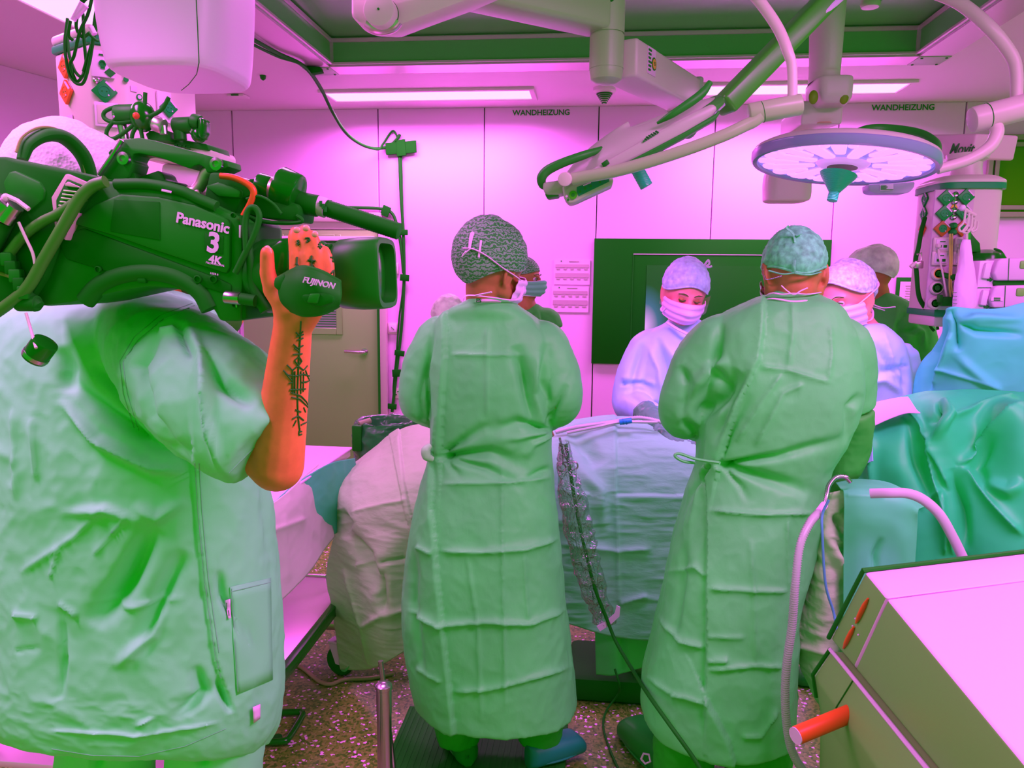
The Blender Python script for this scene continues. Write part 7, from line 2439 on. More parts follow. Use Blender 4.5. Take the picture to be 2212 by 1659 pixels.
# cap, headset
cp = hd8.cap(P8, CAPW, front=84, side=96, back=122, r=(.090, .112, .112), amp=.004, sc=22, bump=.018, seed=52)
hb = [at(x, y, Y=c) for x, y, c in ((48, 345, 1.24), (62, 312, 1.25), (98, 292, 1.27), (140, 298, 1.30), (178, 335, 1.32), (195, 385, 1.33), (190, 430, 1.33))]
hs = thing('headset', 'black padded headset band over the white cap of the camera operator', 'headset', hb[2])
MB().tube(hb, [.014, .019, .021, .021, .021, .019, .016], 14, smooth=8, flat=.55).build('head_band', BLACKR, hs)
MB().tube([p + V((.0, -.013, .010)) for p in hb], .0025, 8, smooth=8).build('band_seam', mat('band_seam', (.30, .36, .10), .5), hs)
MB().lathe([(.032, -.02), (.042, -.01), (.042, .012), (.03, .022), (.01, .024)], at(188, 440, Y=1.31), axis=(.5, -1, 0), seg=28).build('ear_cup', BLACK, hs)
# seams, stitches, pocket, tags
decal(sh8, [[(420, 660), (352, 690), (298, 735), (266, 782), (275, 850), (300, 930)], [(415, 655), (345, 682), (290, 728), (259, 780), (266, 850), (290, 925)]], .0009, mat('seam_green', (.20, .60, .30), .7), 'sleeve_seam', sh8, .0004)
decal(sh8, [[(421, 1000), (427, 1100), (441, 1250), (465, 1415), (478, 1465)], [(430, 1000), (436, 1100), (450, 1250), (473, 1410)]], .0009, MATS['seam_green'], 'side_seam', sh8, .0004)
decal(sh8, [[(632, 876), (560, 955), (494, 1022)]], .0008, MATS['seam_green'], 'cuff_seam', sh8, .0004)
pk = patch(sh8, ((497, 1268), (585, 1248), (589, 1468), (512, 1500)), SHIRT, 'pocket', sh8, .003)
decal(pk, [[(499, 1278), (584, 1258)], [(500, 1272), (514, 1494)]], .0008, MATS['seam_green'], 'pocket_seam', pk, .0016)
tg = patch(sh8, ((486, 1297), (497, 1294), (499, 1334), (493, 1337)), PAPER, 'side_tag', sh8, .006, 3)
decal(tg, [[(489, 1302), (490, 1316)], [(494, 1318), (495, 1330)]], .0007, INK, 'tag_print', tg, .002)
patch(sh8, ((546, 1528), (562, 1521), (562, 1552), (548, 1562)), PAPER, 'hem_tag', sh8, .012, 3)
decal(sh8, [[(112, 1618), (200, 1632), (300, 1634), (400, 1612), (488, 1574)]], .0009, MATS['seam_green'], 'hem_seam', sh8, .0004)
# trousers and shoes
for a_, px in ((anL, 235), (anR, 462)):
    tb = MB()
    tb.tube([V((at(px, 1500, Y=Yo).x, Yo, 1.0)), V((at(px + 10, 1600, Y=Yo).x, Yo, .78)), V((a_.x, Yo, .45)), V((a_.x, Yo, .1))], [.105, .10, .085, .08], 26, smooth=8)
    garment('trouser_leg', tb, SHIRT, .008, P8, [('fold', [(px - 30, 1600), (px - 20, 1659)], 10, -.02)], .006, 9, 60 + px, 3)
    clog(P8, (a_.x - .05, Yo - .06, 0), (a_.x + .08, Yo + .20, 0), CLOGG)
# ------------------------------------------------------------------ shoulder camera
YC = 1.08
R8 = thing('film_camera', 'big black shoulder film camera with white lettering, resting on the operator\'s shoulder', 'camera', at(360, 640, Y=YC + .07))


def slab(poly, Y, dep, m, name, bev=.004, parent=R8):
    return MB().prism([at(x, y, Y=Y) for x, y in poly], (0, dep, 0), bev=bev, seg=2).build(name, m, parent, angle=35)


BCAM = mat('camera_shell', (.005, .26, .005), .5, spec=.25, bump=[('noise', 400, .1, .0005, (1, 1, 1))])
BDARK = mat('camera_dark', (.002, .19, .002), .6, spec=.15)
slab([(205, 388), (300, 394), (420, 425), (500, 462), (522, 478), (524, 600), (520, 694), (472, 694), (458, 664), (430, 640), (380, 624), (320, 620), (262, 630), (208, 642), (150, 655), (95, 662), (40, 640), (60, 560), (120, 470), (160, 400)], YC, .15, BCAM, 'camera_body', .006)
slab([(-60, 338), (10, 337), (24, 343), (120, 361), (205, 381), (176, 410), (140, 480), (95, 600), (60, 655), (-60, 668)], YC - .012, .17, BDARK, 'battery_block', .008)
pn = slab([(150, 482), (205, 440), (260, 418), (340, 424), (420, 442), (494, 474), (497, 486), (496, 578), (488, 592), (420, 570), (330, 540), (240, 508)], YC - .006, .02, BCAM, 'side_panel', .005)
slab([(246, 430), (344, 436), (345, 519), (237, 500)], YC - .0075, .004, BDARK, 'dark_label', .001)
slab([(118, 510), (180, 492), (330, 548), (470, 600), (500, 614), (500, 640), (440, 622), (330, 588), (230, 588), (140, 560)], YC - .003, .02, BDARK, 'lower_panel', .004)
slab([(440, 534), (482, 537), (480, 550), (441, 548)], YC - .0005, .003, BDARK, 'number_plate', .0005)
MB().tube([at(x, y, Y=YC + .005) for x, y in ((185, 650), (215, 618), (260, 596), (310, 588), (360, 592), (400, 606), (435, 632), (455, 668))], .014, 12, smooth=6).build('shoulder_pad', BLACKR, R8)
slab([(295, 598), (314, 600), (314, 612), (295, 610)], YC - .006, .01, BDARK, 'pad_clip', .002)
# lettering
rd = (at(481, 492, Y=YC) - at(395, 473, Y=YC)).normalized()
up_ = V((-.0, 0, 1))
w_ = lambda x, y, o=.0072: at(x, y, Y=YC - o)
text('Panasonic', 'lettering', PINKW, w_(438, 482.5), rd, .0205, R8, bold=.0006, thick=.0005)
rd2 = (at(481, 528, Y=YC) - at(440, 520, Y=YC)).normalized()
slab([(442, 504), (482, 510), (481, 549), (442, 543)], YC - .0072, .002, BDARK, 'number_field', .0004)
text('3', 'lettering', PINKW, w_(461, 526.5, .0085), rd2, .040, R8, bold=.0012, thick=.0005)
text('4K', 'lettering', PINKW, w_(465, 562.5), rd2, .0165, R8, bold=.0005, thick=.0005)
text('PROFESSIONAL', 'lettering', PINKW, w_(465, 571), rd2, .0042, R8, thick=.0004)
text('USER B', 'lettering', PINKW, w_(463, 592, .0062), rd2, .0040, R8, thick=.0004)
for px, py, r in ((462, 603, .006), (428, 603, .006), (505, 465, .004), (213, 582, .005), (20, 352, .007), (508, 658, .004)):
    o = MB().lathe([(r, 0), (r, .003), (r * .7, .0035), (r * .7, .001)], at(px, py, Y=YC - .004), axis=(0, -1, 0), seg=18).build('button', BDARK, R8)
# vent with slats
slab([(110, 426), (140, 376), (146, 375), (206, 402), (180, 424), (165, 450), (140, 520), (118, 492)], YC - .016, .02, mat('vent_frame', (.55, .42, .40), .45), 'vent_frame', .003)
slab([(120, 432), (144, 386), (198, 408), (176, 430), (160, 458), (140, 508), (122, 486)], YC - .018, .02, BDARK, 'vent_field', .002)
slab([(140, 396), (146, 392), (176, 406), (140, 402)], YC - .021, .006, MATS['vent_frame'], 'vent_corner', .001)
for k in range(9):
    y = 412 + k * 8
    x0 = 138 - k * 2.6
    MB().tube([at(x0, y, Y=YC - .020), at(min(x0 + 52, 190 - k * 4), y + 6, Y=YC - .020)], .0017, 6).build('vent_slat', CABG, R8)
slab([(4, 395), (18, 370), (32, 368), (85, 392), (96, 410), (92, 432), (60, 460), (20, 440)], YC - .016, .01, BCAM, 'battery_cover', .004)
# handle
slab([(213, 382), (236, 340), (252, 314), (268, 301), (300, 297), (332, 303), (444, 334), (491, 347), (493, 360), (476, 368), (474, 372), (446, 372), (442, 362), (430, 355), (420, 358), (410, 364), (398, 360), (345, 340), (300, 331), (288, 333), (282, 345), (286, 352), (276, 384), (250, 392)], YC + .045, .045, BCAM, 'top_handle', .006)
MB().tube([at(x, y, Y=YC + .06) for x, y in ((458, 366), (446, 376), (436, 395), (424, 412), (408, 420))], [.011, .010, .009, .010, .012], 12, smooth=6).build('handle_strut', mat('strut_metal', (.60, .50, .42), .35, metal=.6), R8)
slab([(404, 412), (428, 408), (434, 420), (424, 428)], YC + .05, .04, MATS['strut_metal'], 'strut_foot', .003)
MB().tube([at(x, y, Y=YC + .04) for x, y in ((264, 303), (240, 340), (214, 378))], .0035, 8).build('handle_edge', CHROME, R8)
for px, py in ((270, 343), (470, 355)):
    p = at(px, py, Y=YC + .042)
    o = MB().lathe([(.0095, 0), (.0095, .006), (.005, .007), (.005, .004), (.001, .004)], p, axis=(0, -1, 0), seg=20).build('handle_bolt', CHROME, R8)
for poly, dY in (([(250, 372), (290, 372), (296, 398), (250, 398)], .05), ([(290, 385), (340, 368), (350, 374), (356, 388), (378, 392), (380, 402), (300, 404)], .06), ([(232, 330), (240, 320), (244, 326), (238, 340)], .05)):
    slab(poly, YC + dY, .04, BDARK, 'top_bracket', .003)
# cable along the top edge
MB().tube([at(x, y, Y=YC + .0) for x, y in ((250, 398), (320, 398), (390, 412), (430, 430), (468, 446))], .008, 10, smooth=6).build('top_cable', BLACKR, R8)
slab([(349, 408), (368, 412), (367, 417), (348, 413)], YC - .012, .004, PINKW, 'cable_flag', .0004)
# front block, viewfinder and microphone mount
slab([(452, 372), (476, 372), (496, 380), (540, 394), (548, 420), (520, 430), (505, 470), (470, 452), (440, 425)], YC + .03, .09, BDARK, 'front_block', .004)
slab([(440, 402), (470, 392), (500, 402), (520, 412), (516, 428), (470, 424)], YC + .02, .06, BCAM, 'viewfinder_mount', .004)
for (a_, c_, r0, r1) in (((500, 398), (562, 416), .015, .015), ((556, 402), (592, 412), .021, .020), ((600, 402), (646, 420), .031, .029), ((478, 408), (520, 420), .013, .012)):
    MB().cyl(at(*a_, Y=YC + .07), at(*c_, Y=YC + .07), r0, r1, seg=28, bev=.004).build('viewfinder_barrel', BLACKG, R8, angle=35)
MB().cyl(at(584, 408, Y=YC + .07), at(604, 415, Y=YC + .07), .019, .023, seg=28).build('barrel_ring', mat('ring_bronze', (.55, .40, .30), .3, metal=.8), R8, angle=35)
MB().cyl(at(549, 388, Y=YC + .07), at(550, 402, Y=YC + .07), .007, seg=14).build('thumb_screw', BLACK, R8)
MB().cyl(at(607, 396, Y=YC + .07), at(607, 408, Y=YC + .07), .010, seg=14).build('thumb_screw', BLACK, R8)
slab([(520, 430), (560, 420), (640, 440), (646, 450), (642, 478), (560, 470), (530, 462)], YC + .05, .07, BDARK, 'viewfinder_body', .006)
MB().tube([at(x, y, Y=YC + .05) for x, y in ((505, 452), (560, 476), (610, 482), (648, 480), (652, 474), (640, 466))], .003, 8, smooth=6).build('wire_guard', BLACKR, R8)
MB().tube([at(x, y, Y=YC + .02) for x, y in ((532, 430), (560, 424), (590, 440), (608, 462))], .0022, 8, smooth=6).build('thin_wire', BLACKR, R8)
MB().cyl(at(640, 436, Y=YC + .08), at(690, 446, Y=YC + .08), .0165, seg=24, bev=.003).build('microphone_base', BLACKR, R8)
MB().cyl(at(684, 443, Y=YC + .08), at(705, 450, Y=YC + .08), .0150, seg=24).build('microphone_label', PAPER, R8)
for k in range(3):
    MB().box(at(693 + k * 5, 440 + k * 6, Y=YC + .0645), (.004, .002, .008)).build('label_print', INK, R8)
rp = []
a_, c_ = at(704, 449, Y=YC + .08), at(862, 500, Y=YC + .08)
MB().tube([a_ + (c_ - a_) * (i / 60) for i in range(61)] + [c_ + (c_ - a_) * .01], [.0125 + (.0006 if i % 2 else 0) for i in range(61)] + [.008], 20).build('microphone_tube', BLACKR, R8)
# orange-red cable
MB().tube([at(x, y, Y=YC + .02) for x, y in ((476, 380), (505, 384), (535, 398), (548, 415), (540, 440), (525, 466))], [.0045, .005, .005, .0045, .004], 10, smooth=7).build('red_cable', mat('cable_red', (.80, .12, .02), .35), R8)
MB().tube([at(x, y, Y=YC + .0) for x, y in ((525, 466), (533, 510), (540, 560), (545, 610), (560, 645), (575, 672))], [.006, .006, .006, .006, .008, .009], 10, smooth=7).build('front_cable', BLACKR, R8)
MB().tube([at(x, y, Y=YC - .01) for x, y in ((508, 590), (528, 550), (548, 510), (560, 470), (552, 450), (538, 452), (530, 480), (532, 540))], .0045, 10, smooth=7).build('front_cable', BLACKR, R8)
MB().cyl(at(486, 642, Y=YC - .012), at(520, 645, Y=YC - .012), .0095, seg=20, bev=.002).build('chrome_knob', CHROME, R8)
MB().cyl(at(520, 645, Y=YC - .012), at(552, 650, Y=YC - .012), .0085, seg=20).build('black_knob', BLACKR, R8)
MB().cyl(at(510, 655, Y=YC - .01), at(512, 664, Y=YC - .01), .0016, seg=8).build('key_pin', CHROME, R8)
slab([(516, 486), (521, 487), (520, 514), (516, 513)], YC - .006, .004, PINKW, 'white_mark', .0004)
slab([(498, 470), (530, 480), (532, 690), (500, 694)], YC + .005, .13, BDARK, 'front_plate', .005)
# lens
YL = YC + .05
lx = lambda x, y: at(x, y, Y=YL)
A_ = lx(530, 598)
dl = (lx(840, 590) - A_).normalized()
kx = YL / F_PX
MB().lathe([(.030, 0), (.045, .01), (.055, .035), (.056, .10), (.050, .125), (.042, .13), (.041, .15)], A_, axis=dl, seg=44).build('lens_barrel', BLACK, R8, angle=35)
for k in range(6):
    h = .128 + k * .0075
    MB().lathe([(.0445 - .001 * (k % 2), h), (.046, h + .002), (.046, h + .005), (.0445, h + .0065)], A_, axis=dl, seg=44).build('lens_ring', BDARK if k % 2 else BLACKG, R8, angle=35)
s0 = (lx(720, 595) - A_).dot(dl)
up2 = V((0, 0, 1)) - dl * dl.z
up2.normalize()
sid = dl.cross(up2)
V_, F_ = [], []
prof = [(712, 40), (722, 46), (730, 60), (738, 70), (746, 75), (790, 78), (832, 77), (838, 74), (838, 64), (800, 62)]
for x, r in prof:
    c = A_ + dl * ((lx(x, 595) - A_).dot(dl))
    for j in range(56):
        an = 2 * math.pi * j / 56
        e = 2 + (x - 712) / 126 * 3.0
        cc_, ss = math.cos(an), math.sin(an)
        V_.append(c + sid * (r * kx * 1.05 * math.copysign(abs(cc_) ** (2 / e), cc_)) + up2 * (r * kx * math.copysign(abs(ss) ** (2 / e), ss)))
for i in range(len(prof) - 1):
    for j in range(56):
        F_.append((i * 56 + j, i * 56 + (j + 1) % 56, (i + 1) * 56 + (j + 1) % 56, (i + 1) * 56 + j))
hd_ = MB().add(V_, F_).build('lens_hood', mat('hood_black', (.004, .22, .004), .45), R8, angle=35)
c = A_ + dl * ((lx(815, 595) - A_).dot(dl))
MB().lathe([(.045, 0), (.03, .004), (.001, .006)], c, axis=dl, seg=40).build('front_glass', BLACKG, R8)
# hand grip and strap
slab([(556, 545), (575, 528), (600, 515), (620, 520), (640, 540), (720, 560), (728, 640), (700, 672), (640, 684), (600, 670), (575, 640), (556, 600)], YL - .045, .07, BDARK, 'grip_body', .012)
slab([(560, 560), (585, 530), (604, 516), (622, 520), (624, 580), (604, 600), (590, 590)], YL - .058, .04, BLACKG, 'zoom_rocker', .010)
sp = [[(610, 600), (650, 582), (690, 590), (732, 612)], [(607, 622), (645, 612), (690, 622), (734, 640)], [(612, 648), (645, 648), (690, 655), (730, 655)], [(632, 668), (655, 676), (690, 674), (718, 664)]]
dp = [[1.030, 1.006, 1.006, 1.03], [1.020, .998, .998, 1.02], [1.022, 1.000, 1.002, 1.025], [1.035, 1.012, 1.014, 1.035]]
P = sheet([[at(x, y, Y=d_) for (x, y), d_ in zip(r_, dr_)] for r_, dr_ in zip(sp, dp)], 24, 30)
st_ = mesh_np('hand_strap', P.reshape(-1, 3), grid_faces(24, 30, False), BLACKR, R8)
solidify(st_, .010)
sr = [[V(p) for p in P[0]], [V(p) for p in P[-1]]]
for e_ in sr:
    MB().tube(e_, .0055, 8).build('strap_edge', BLACKR, R8)
slab([(655, 632), (700, 632), (722, 640), (718, 655), (690, 664), (660, 655), (648, 642)], .990, .012, BDARK, 'strap_pad', .005)
slab([(668, 634), (690, 634), (684, 656), (662, 654)], .986, .006, BCAM, 'strap_logo_field', .002)
d3 = (at(716, 617, Y=1) - at(660, 605, Y=1)).normalized()
text('FUJINON', 'strap_lettering', PINKW, at(688, 611.5, Y=.9885), d3, .0108, R8, shear=.2, bold=.0003, thick=.0006)
slab([(590, 600), (610, 590), (622, 600), (622, 625), (605, 632), (588, 620)], 1.012, .02, BLACKR, 'strap_pad', .005)
# rear connectors and loose cables
MB().cyl(at(20, 436, Y=YC - .03), at(-5, 470, Y=YC - .03), .020, seg=24, bev=.002).build('silver_connector', CHROME, R8)
MB().cyl(at(34, 446, Y=YC - .035), at(12, 478, Y=YC - .035), .011, seg=20).build('silver_connector', CHROME, R8)
MB().cyl(at(-5, 470, Y=YC - .03), at(-40, 540, Y=YC - .03), .022, seg=24).build('connector_boot', BLACKR, R8)
MB().tube([at(16, 424, Y=YC - .035), at(38, 434, Y=YC - .035), at(62, 452, Y=YC - .035)], .0035, 8).build('connector_lever', CREAM, R8)
MB().ball(at(13, 427, Y=YC - .035), .006, seg=12).build('lever_knob', CREAM, R8)
MB().tube([at(x, y, Y=YC - .035) for x, y in ((40, 480), (56, 515), (70, 545), (76, 570))], .0022, 8, smooth=5).build('lanyard', CREAM, R8)
CABLE = mat('thick_cable', (.05, .28, .02), .45, spec=.4)
MB().tube([at(x, y, Y=YC - .03) for x, y in ((228, 392), (200, 402), (170, 432), (130, 500), (95, 560), (60, 620), (20, 655), (-30, 690))], .0085, 12, smooth=8).build('thick_cable', CABLE, R8)
MB().tube([at(x, y, Y=YC - .025) for x, y in ((180, 425), (130, 460), (90, 480), (50, 510), (10, 560))], .0075, 12, smooth=8).build('thick_cable', CABLE, R8)
MB().tube([at(x, y, Y=YC - .02) for x, y in ((0, 590), (25, 600), (40, 625), (38, 640))], .003, 8, smooth=6).build('thin_wire', mat('wire_brown', (.35, .30, .08), .5), R8)
for k in range(5):
    MB().box(at(18 + k * 9, 560 + 18 * k, Y=YC - .026), (.016, .02, .02), rotz(.3), bev=.003).build('rear_socket', BDARK if k % 2 else BCAM, R8)
for (a_, c_, r) in (((38, 655), (82, 655), .012), ((60, 642), (84, 664), .010)):
    MB().cyl(at(*a_, Y=YC - .02), at(*c_, Y=YC - .02), r, seg=16, bev=.002).build('rod_clamp', BLACKR, R8)
# hanging black cap on a string
t = thing('lens_cap', 'shiny black cylinder dangling on a string from the back of the camera', 'cap', at(86, 757, Y=YC - .03))
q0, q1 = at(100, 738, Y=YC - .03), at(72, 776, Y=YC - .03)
MB().cyl(q0, q1, .0185, seg=32, bev=.003).build('cylinder', BLACKG, t, angle=35)
MB().lathe([(.0190, 0), (.0192, .003), (.0190, .006)], q1 + (q0 - q1) * .12, axis=(q0 - q1), seg=32).build('rim', CHROME, t)
MB().tube([at(56, 676, Y=YC - .03), at(66, 710, Y=YC - .035), at(78, 752, Y=YC - .05)], .0022, 8, smooth=4).build('string', CREAM, t)
# ------------------------------------------------------------------ left: supply tower, arm cover, hanging cables, cables on the wall
Yt = 2.75
T = thing('supply_tower', 'left hanging supply tower with orange and green sockets behind the camera operator', 'tower', at(230, 250, Y=Yt))
p0, p1, p2, p3 = at(126, 240, Y=Yt + .05), at(200, 240, Y=Yt - .08), at(278, 240, Y=Yt - .02), at(368, 240, Y=Yt + .12)
zt_, zb_ = at(190, 108, Y=Yt).z, 1.25
ou = [p0, p1, p2, p3, p3 + V((0, .2, 0)), p0 + V((0, .22, 0))]
MB().prism([V((p.x, p.y, zb_)) for p in ou], (0, 0, zt_ - zb_), bev=.012, seg=3).build('column', CREAM, T, angle=35)
ctr = sum((V((p.x, p.y, 0)) for p in ou), V()) / 6
big = [ctr + (V((p.x, p.y, 0)) - ctr) * 1.05 for p in ou]
MB().prism([V((p.x, p.y, zt_)) for p in big], (0, 0, .03), bev=.008).build('cap_band', MATS['band_green'], T, angle=35)
MB().prism([V((p.x, p.y, zt_ + .03)) for p in big], (0, 0, .035), bev=.014, seg=3).build('top_cap', CREAM, T, angle=35)
MB().cyl((ctr.x + .02, ctr.y, zt_ + .06), (ctr.x + .02, ctr.y, CZ - .06), .075, seg=32).build('hanger_tube', CREAM, T)
MB().lathe([(.10, CZ - .07), (.11, CZ - .05), (.11, CZ)], (ctr.x + .02, ctr.y, 0), seg=32).build('ceiling_plate', CREAM, T)


def on_face(a, c, px, py, lift=.002):
    """point of the pixel on the upright face through a and c"""
    n = V((c.y - a.y, -(c.x - a.x), 0)).normalized()
    n = -n if n.y > 0 else n
    d = ray(px, py)
    t_ = (a - CAM).dot(n) / d.dot(n)
    return CAM + d * t_ + n * lift, n


for px, py in ((145, 144), (148, 200)):
    p, n = on_face(p0, p1, px, py)
    diamond(T, p, .045, SOCKO, axis=n)
p, n = on_face(p0, p1, 153, 258)
x_ = V((-n.y, n.x, 0))
MB().prism([p - x_ * .022 + V((0, 0, -.01)), p + x_ * .022 + V((0, 0, -.01)), p + x_ * .022 + V((0, 0, .014)), p - x_ * .022 + V((0, 0, .014))], n * .002).build('small_label', PAPER, T)
for k in range(3):
    MB().box(p + x_ * (.010 * (k - 1)) + n * .003, (.007, .003, .005), rotz(math.atan2(x_.y, x_.x))).build('label_print', INK, T)


def plate(px, py, w, h, m, name, a=p1, c=p2, d=.012, lift=.002):
    p, n = on_face(a, c, px, py, lift)
    x_ = V((-n.y, n.x, 0))
    return MB().prism([p - x_ * w + V((0, 0, -h)), p + x_ * w + V((0, 0, -h)), p + x_ * w + V((0, 0, h)), p - x_ * w + V((0, 0, h))], n * d, bev=.003).build(name, m, T), p, n, x_


o, p, n, x_ = plate(222, 140, .037, .045, WHITE, 'connector_plate')
MB().lathe([(.012, .012), (.012, .018), (.008, .018), (.008, .013)], p + V((0, 0, .0)), axis=n, seg=20).build('round_socket', SOCKG, o)
MB().prism([p + n * .013 + x_ * .022 + V((0, 0, -.045)), p + n * .013 + x_ * .040 + V((0, 0, -.028)), p + n * .013 + x_ * .022 + V((0, 0, -.011)), p + n * .013 + x_ * .004 + V((0, 0, -.028))], n * .002).build('diamond_sign', INK, o)
MB().box(p + n * .014 + V((0, 0, .03)), (.02, .003, .005), rotz(math.atan2(x_.y, x_.x))).build('plate_print', INK, o)
MB().box(p + n * .014 + V((0, 0, -.014)), (.014, .003, .007), rotz(math.atan2(x_.y, x_.x))).build('plate_print', SOCKG, o)
p, n = on_face(p1, p2, 209, 174)
MB().lathe([(.013, 0), (.012, .008), (.006, .012), (.003, .010)], p, axis=n, seg=20).build('bonding_stud', CHROME, T)
p, n = on_face(p1, p2, 226, 199)
diamond(T, p, .043, SOCKG, axis=n)
o, p, n, x_ = plate(231, 249, .038, .042, WHITE, 'switch_plate')
MB().lathe([(.018, .012), (.016, .020), (.002, .021)], p + x_ * .012, axis=n, seg=24).build('rotary_knob', GREYP, o)
plate(231, 249, .030, .032, CREAM, 'plate_inset', d=.004, lift=.013)
for py in (143, 158, 172):
    p, n = on_face(p2, p3, 271, py)
    MB().lathe([(.009, 0), (.009, .004)], p, axis=n, seg=16).build('dark_dot', SOCKG, T)
p, n = on_face(p2, p3, 300, 210)
MB().lathe([(.011, 0), (.011, .003)], p, axis=n, seg=20).build('round_sign', SOCKG, T)
MB().lathe([(.007, .003), (.007, .0035)], p, axis=n, seg=20).build('sign_face', PAPER, T)
plate(288, 192, .012, .010, PAPER, 'small_label', p2, p3, .002)
plate(352, 232, .028, .055, WHITE, 'socket_plate', p2, p3)
p, n = on_face(p2, p3, 358, 235, .014)
diamond(T, p, .036, SOCKG, axis=n)

# big rounded cover of a ceiling arm
Ya = 1.95
t = thing('arm_cover', 'large rounded white cover of a ceiling arm hanging in at the upper left', 'cover', at(390, 0, Y=Ya))
k = Ya / F_PX
rows = []
for py, l, r, f in ((-70, 240, 522, 1.0), (0, 246, 522, 1), (60, 253, 520, 1), (110, 262, 517, 1), (150, 272, 513, 1), (163, 277, 510, .99), (171, 284, 505, .95), (175, 296, 495, .86), (176, 330, 460, .4)):
    a, c = at(l, py, Y=Ya), at(r, py, Y=Ya)
    rows.append(((a.x + c.x) / 2, Ya, (a.z + c.z) / 2, (c.x - a.x) / 2, .155 * f, 3.6))
P, N = loft(rows, 90, 96)
F = [tuple(x) for x in grid_faces(90, 96, True)] + [tuple(89 * 96 + q for q in range(96))]
cv = mesh_np('cover_shell', P.reshape(-1, 3), F, WHITE, t, angle=60)
decal(cv, [[(424, 0), (427, 60), (430, 135), (425, 160), (408, 182), (392, 195)]], .0012, BLACK, 'cover_seam', t, .0002)

# hanging black cables, looped
t = thing('cable_loops', 'bunch of black cable loops hanging over the left supply tower', 'cable', at(175, 0, Y=2.3))
for q in ([(200, -10), (190, 30), (172, 70), (160, 120), (152, 140), (165, 175), (180, 160), (188, 120)], [(215, -10), (205, 40), (200, 90), (192, 140), (176, 165), (160, 150), (148, 110), (145, 60)], [(232, -10), (215, 30), (205, 70), (186, 165), (170, 182), (150, 160), (140, 100), (146, 40)],
          [(180, -10), (168, 30), (165, 60), (178, 80), (195, 70)], [(152, 45), (148, 75), (158, 88)], [(190, 70), (205, 85), (212, 88)], [(222, -10), (210, 20), (208, 60), (180, 155)], [(195, -10), (178, 8), (180, 40), (181, 80), (188, 150)]):
    MB().tube([at(x, y, Y=2.3 + .01 * i) for i, (x, y) in enumerate(q)], .0048, 10, smooth=8).build('cable', BLACKR, t)
for q in ([(165, 36), (186, 12)], [(158, 44), (178, 6)], [(196, 58), (204, 74)]):
    MB().cyl(at(*q[0], Y=2.28), at(*q[1], Y=2.28), .008, seg=12).build('white_sleeve', PINKW, t)

# jointed friction arms with coiled cable, on a white box behind the camera
t = thing('friction_arm', 'black jointed friction arm with cable coils above the camera handle', 'arm', at(310, 250, Y=1.570))
MB().cyl(at(252, 248, Y=1.570), at(300, 246, Y=1.570), .020, seg=24, bev=.004).build('joint', BLACK, t)
MB().lathe([(.010, 0), (.010, .004)], at(250, 249, Y=1.560), axis=(-1, -.4, 0), seg=16).build('joint_cap', CHROME, t)
MB().cyl(at(262, 262, Y=1.570), at(270, 302, Y=1.570), .010, seg=16).build('stem', CHROME, t)
MB().ball(at(308, 252, Y=1.570), .026, (1, 1, 1.2), seg=20).build('hub', BLACKG, t)
MB().cyl(at(312, 256, Y=1.570), at(338, 270, Y=1.570), .012, seg=16).build('rod', BLACK, t)
MB().cyl(at(334, 266, Y=1.550), at(354, 274, Y=1.550), .016, seg=18, bev=.003).build('joint', STEEL, t)
MB().cyl(at(352, 272, Y=1.550), at(354, 290, Y=1.550), .008, seg=14).build('stem', CHROME, t)
MB().ball(at(294, 250, Y=1.530), .007, seg=10).build('red_lock', mat('lock_red', (.65, .10, .02), .4), t)
for q in ([(300, 246), (262, 230), (228, 240), (226, 256), (252, 265), (300, 258), (345, 240), (365, 210)], [(250, 256), (232, 280), (232, 296), (250, 298), (290, 268), (310, 240), (314, 200)], [(300, 265), (288, 285), (284, 300)], [(302, 265), (305, 285), (308, 300)]):
    MB().tube([at(x, y, Y=1.560) for x, y in q], .0042, 10, smooth=8).build('coil_cable', BLACKR, t)
t = thing('friction_arm', 'second black jointed arm on the white box, right of the coiled one', 'arm', at(400, 300, Y=1.590))
MB().cyl(at(376, 272, Y=1.590), at(416, 270, Y=1.590), .017, seg=22, bev=.004).build('joint', BLACK, t)
MB().cyl(at(388, 278, Y=1.590), at(390, 302, Y=1.590), .013, seg=18).build('stem', BLACK, t)
MB().cyl(at(405, 272, Y=1.590), at(424, 290, Y=1.590), .009, seg=14).build('rod', CHROME, t)
MB().ball(at(430, 292, Y=1.590), .016, seg=16).build('joint', BLACKG, t)
MB().cyl(at(415, 262, Y=1.590), at(434, 266, Y=1.590), .016, seg=18, bev=.003).build('clamp', BLACK, t)
MB().prism([at(x, y, Y=1.570) for x, y in ((427, 256), (433, 252), (440, 258), (440, 285), (433, 300), (426, 290))], (0, .03, 0), bev=.004).build('lever', BLACKG, t)
MB().box(at(350, 296, Y=1.590), (.045, .03, .022), bev=.004).build('clamp', BLACK, t)
MB().cyl(at(328, 288, Y=1.590), at(332, 298, Y=1.590), .012, seg=16).build('clamp_knob', BLACK, t)
t = thing('control_box', 'white box with black lid and printed label behind the camera handle', 'box', at(400, 330, Y=1.630))
MB().prism([at(x, y, Y=1.610) for x, y in ((320, 300), (450, 318), (455, 326), (455, 352), (445, 360), (312, 345), (308, 330))], (0, .12, 0), bev=.006).build('box_body', CREAM, t)
MB().prism([at(x, y, Y=1.605) for x, y in ((360, 296), (447, 310), (452, 326), (352, 308))], (0, .10, 0), bev=.004).build('box_lid', BLACK, t)
for k in range(2):
    for q in range(4):
        MB().box(at(380 + q * 9, 314 + q * 1.2 + k * 6, Y=1.605), (.006 + .002 * (q % 2), .003, .004)).build('label_print', INK, t)
MB().prism([at(x, y, Y=1.630) for x, y in ((345, 350), (440, 362), (452, 385), (440, 415), (345, 405))], (0, .14, 0), bev=.02, seg=3).build('curved_base', WHITE, t)
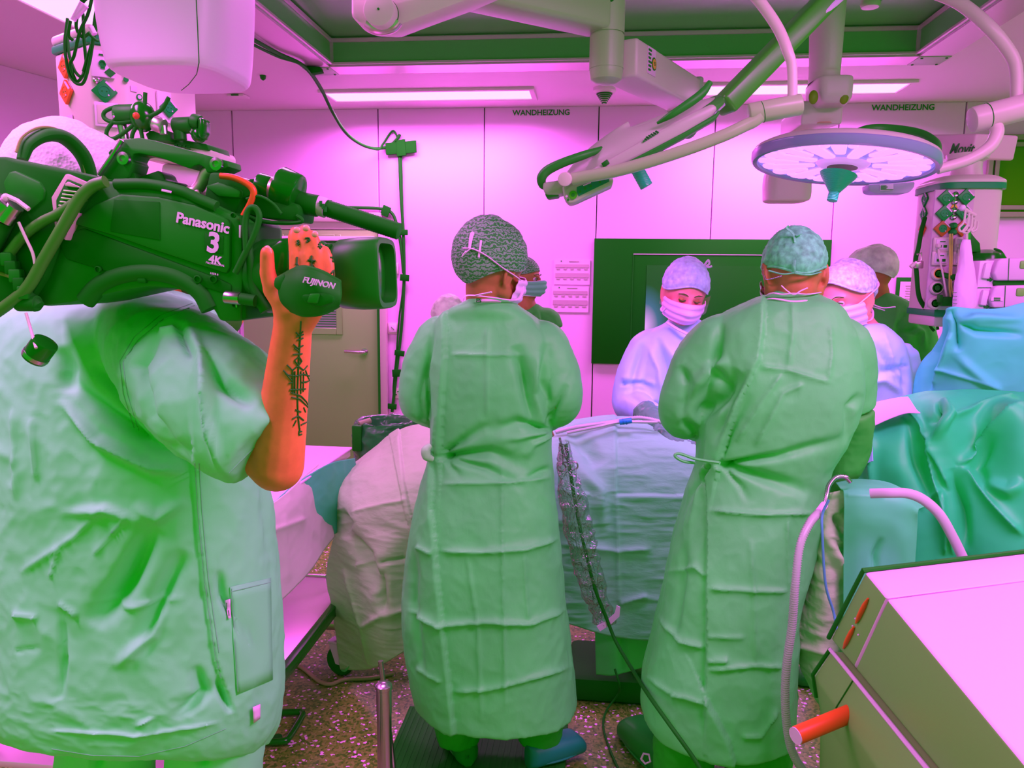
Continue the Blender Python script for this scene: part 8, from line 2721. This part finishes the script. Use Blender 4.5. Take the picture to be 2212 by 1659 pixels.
MB().cyl(at(385, 410, Y=1.710), V((at(385, 410, Y=1.710).x, 1.71, .03)), .018, seg=16).build('stand_pole', STEEL, t)
MB().box((at(385, 410, Y=1.710).x, 1.71, .02), (.18, .18, .04), bev=.01).build('stand_base', BLACK, t)

# cable from the recess to the wall, taped down the wall
TAPE = BLACKC
t = thing('taped_cable', 'thin black cables swung from the ceiling recess and taped down the wall with black tape', 'cable', at(868, 600, Y=YB - .02))
yw = YB - .02
MB().tube([at(500, 62, Z=2.815), at(540, 82, Z=2.815), at(600, 115, Z=2.815), at(655, 142, Z=2.81), at(690, 185, Y=4.9), at(720, 245, Y=5.2), at(752, 292, Y=5.45), at(795, 318, Y=5.65), at(835, 318, Y=yw), at(858, 300, Y=yw), at(864, 290, Y=yw)], .011, 8, smooth=8).build('cable', BLACKR, t)
MB().tube([at(500, 72, Z=2.80), at(550, 98, Z=2.80), at(600, 122, Z=2.805), at(658, 145, Z=2.80), at(700, 205, Y=4.9), at(735, 270, Y=5.2), at(770, 306, Y=5.45), at(815, 323, Y=5.65), at(828, 310, Y=yw), at(848, 283, Y=yw), at(860, 298, Y=yw)], .008, 8, smooth=8).build('cable', BLACKR, t)
MB().tube([at(x, y, Y=yw) for x, y in ((863, 335), (866, 420), (871, 500), (873, 600), (868, 700), (858, 790), (847, 890))], .012, 8, smooth=6).build('cable', BLACKR, t)
MB().tube([at(x, y, Y=yw) for x, y in ((867, 335), (869, 420), (870, 460), (872, 600), (862, 690), (856, 770), (850, 830), (850, 860))], .007, 8, smooth=6).build('cable', BLACKR, t)
MB().tube([at(x, y, Y=yw) for x, y in ((640, 448), (710, 448), (790, 449), (828, 452), (848, 462), (858, 490), (866, 530), (872, 590))], .012, 8, smooth=6).build('cable', BLACKR, t)
o = MB().prism([at(x, y, Y=yw - .018) for x, y in ((832, 309), (898, 303), (899, 329), (834, 334))], (0, .02, 0), bev=.002).build('tape', TAPE, t)
MB().prism([at(x, y, Y=yw - .024) for x, y in ((856, 303), (874, 300), (877, 335), (857, 338))], (0, .02, 0), bev=.002).build('tape', TAPE, t)
for x, y, w, h_, a in ((711, 440, 6, 8, .1), (833, 456, 9, 11, .4), (871, 502, 10, 6, 0), (874, 600, 10, 7, .08), (863, 763, 11, 6, .12), (857, 806, 10, 8, -.05), (847, 878, 10, 6, .1)):
    k_ = yw / F_PX
    MB().box(at(x, y, Y=yw - .012), (w * 2 * k_, .012, h_ * 2 * k_), Matrix.Rotation(a, 3, 'Y'), bev=.002).build('tape', TAPE, t)
MB().prism([at(x, y, Y=4.58) for x, y in ((650, 143), (690, 144), (694, 154), (672, 158))], (0, .05, 0), bev=.002).build('tape', TAPE, t)
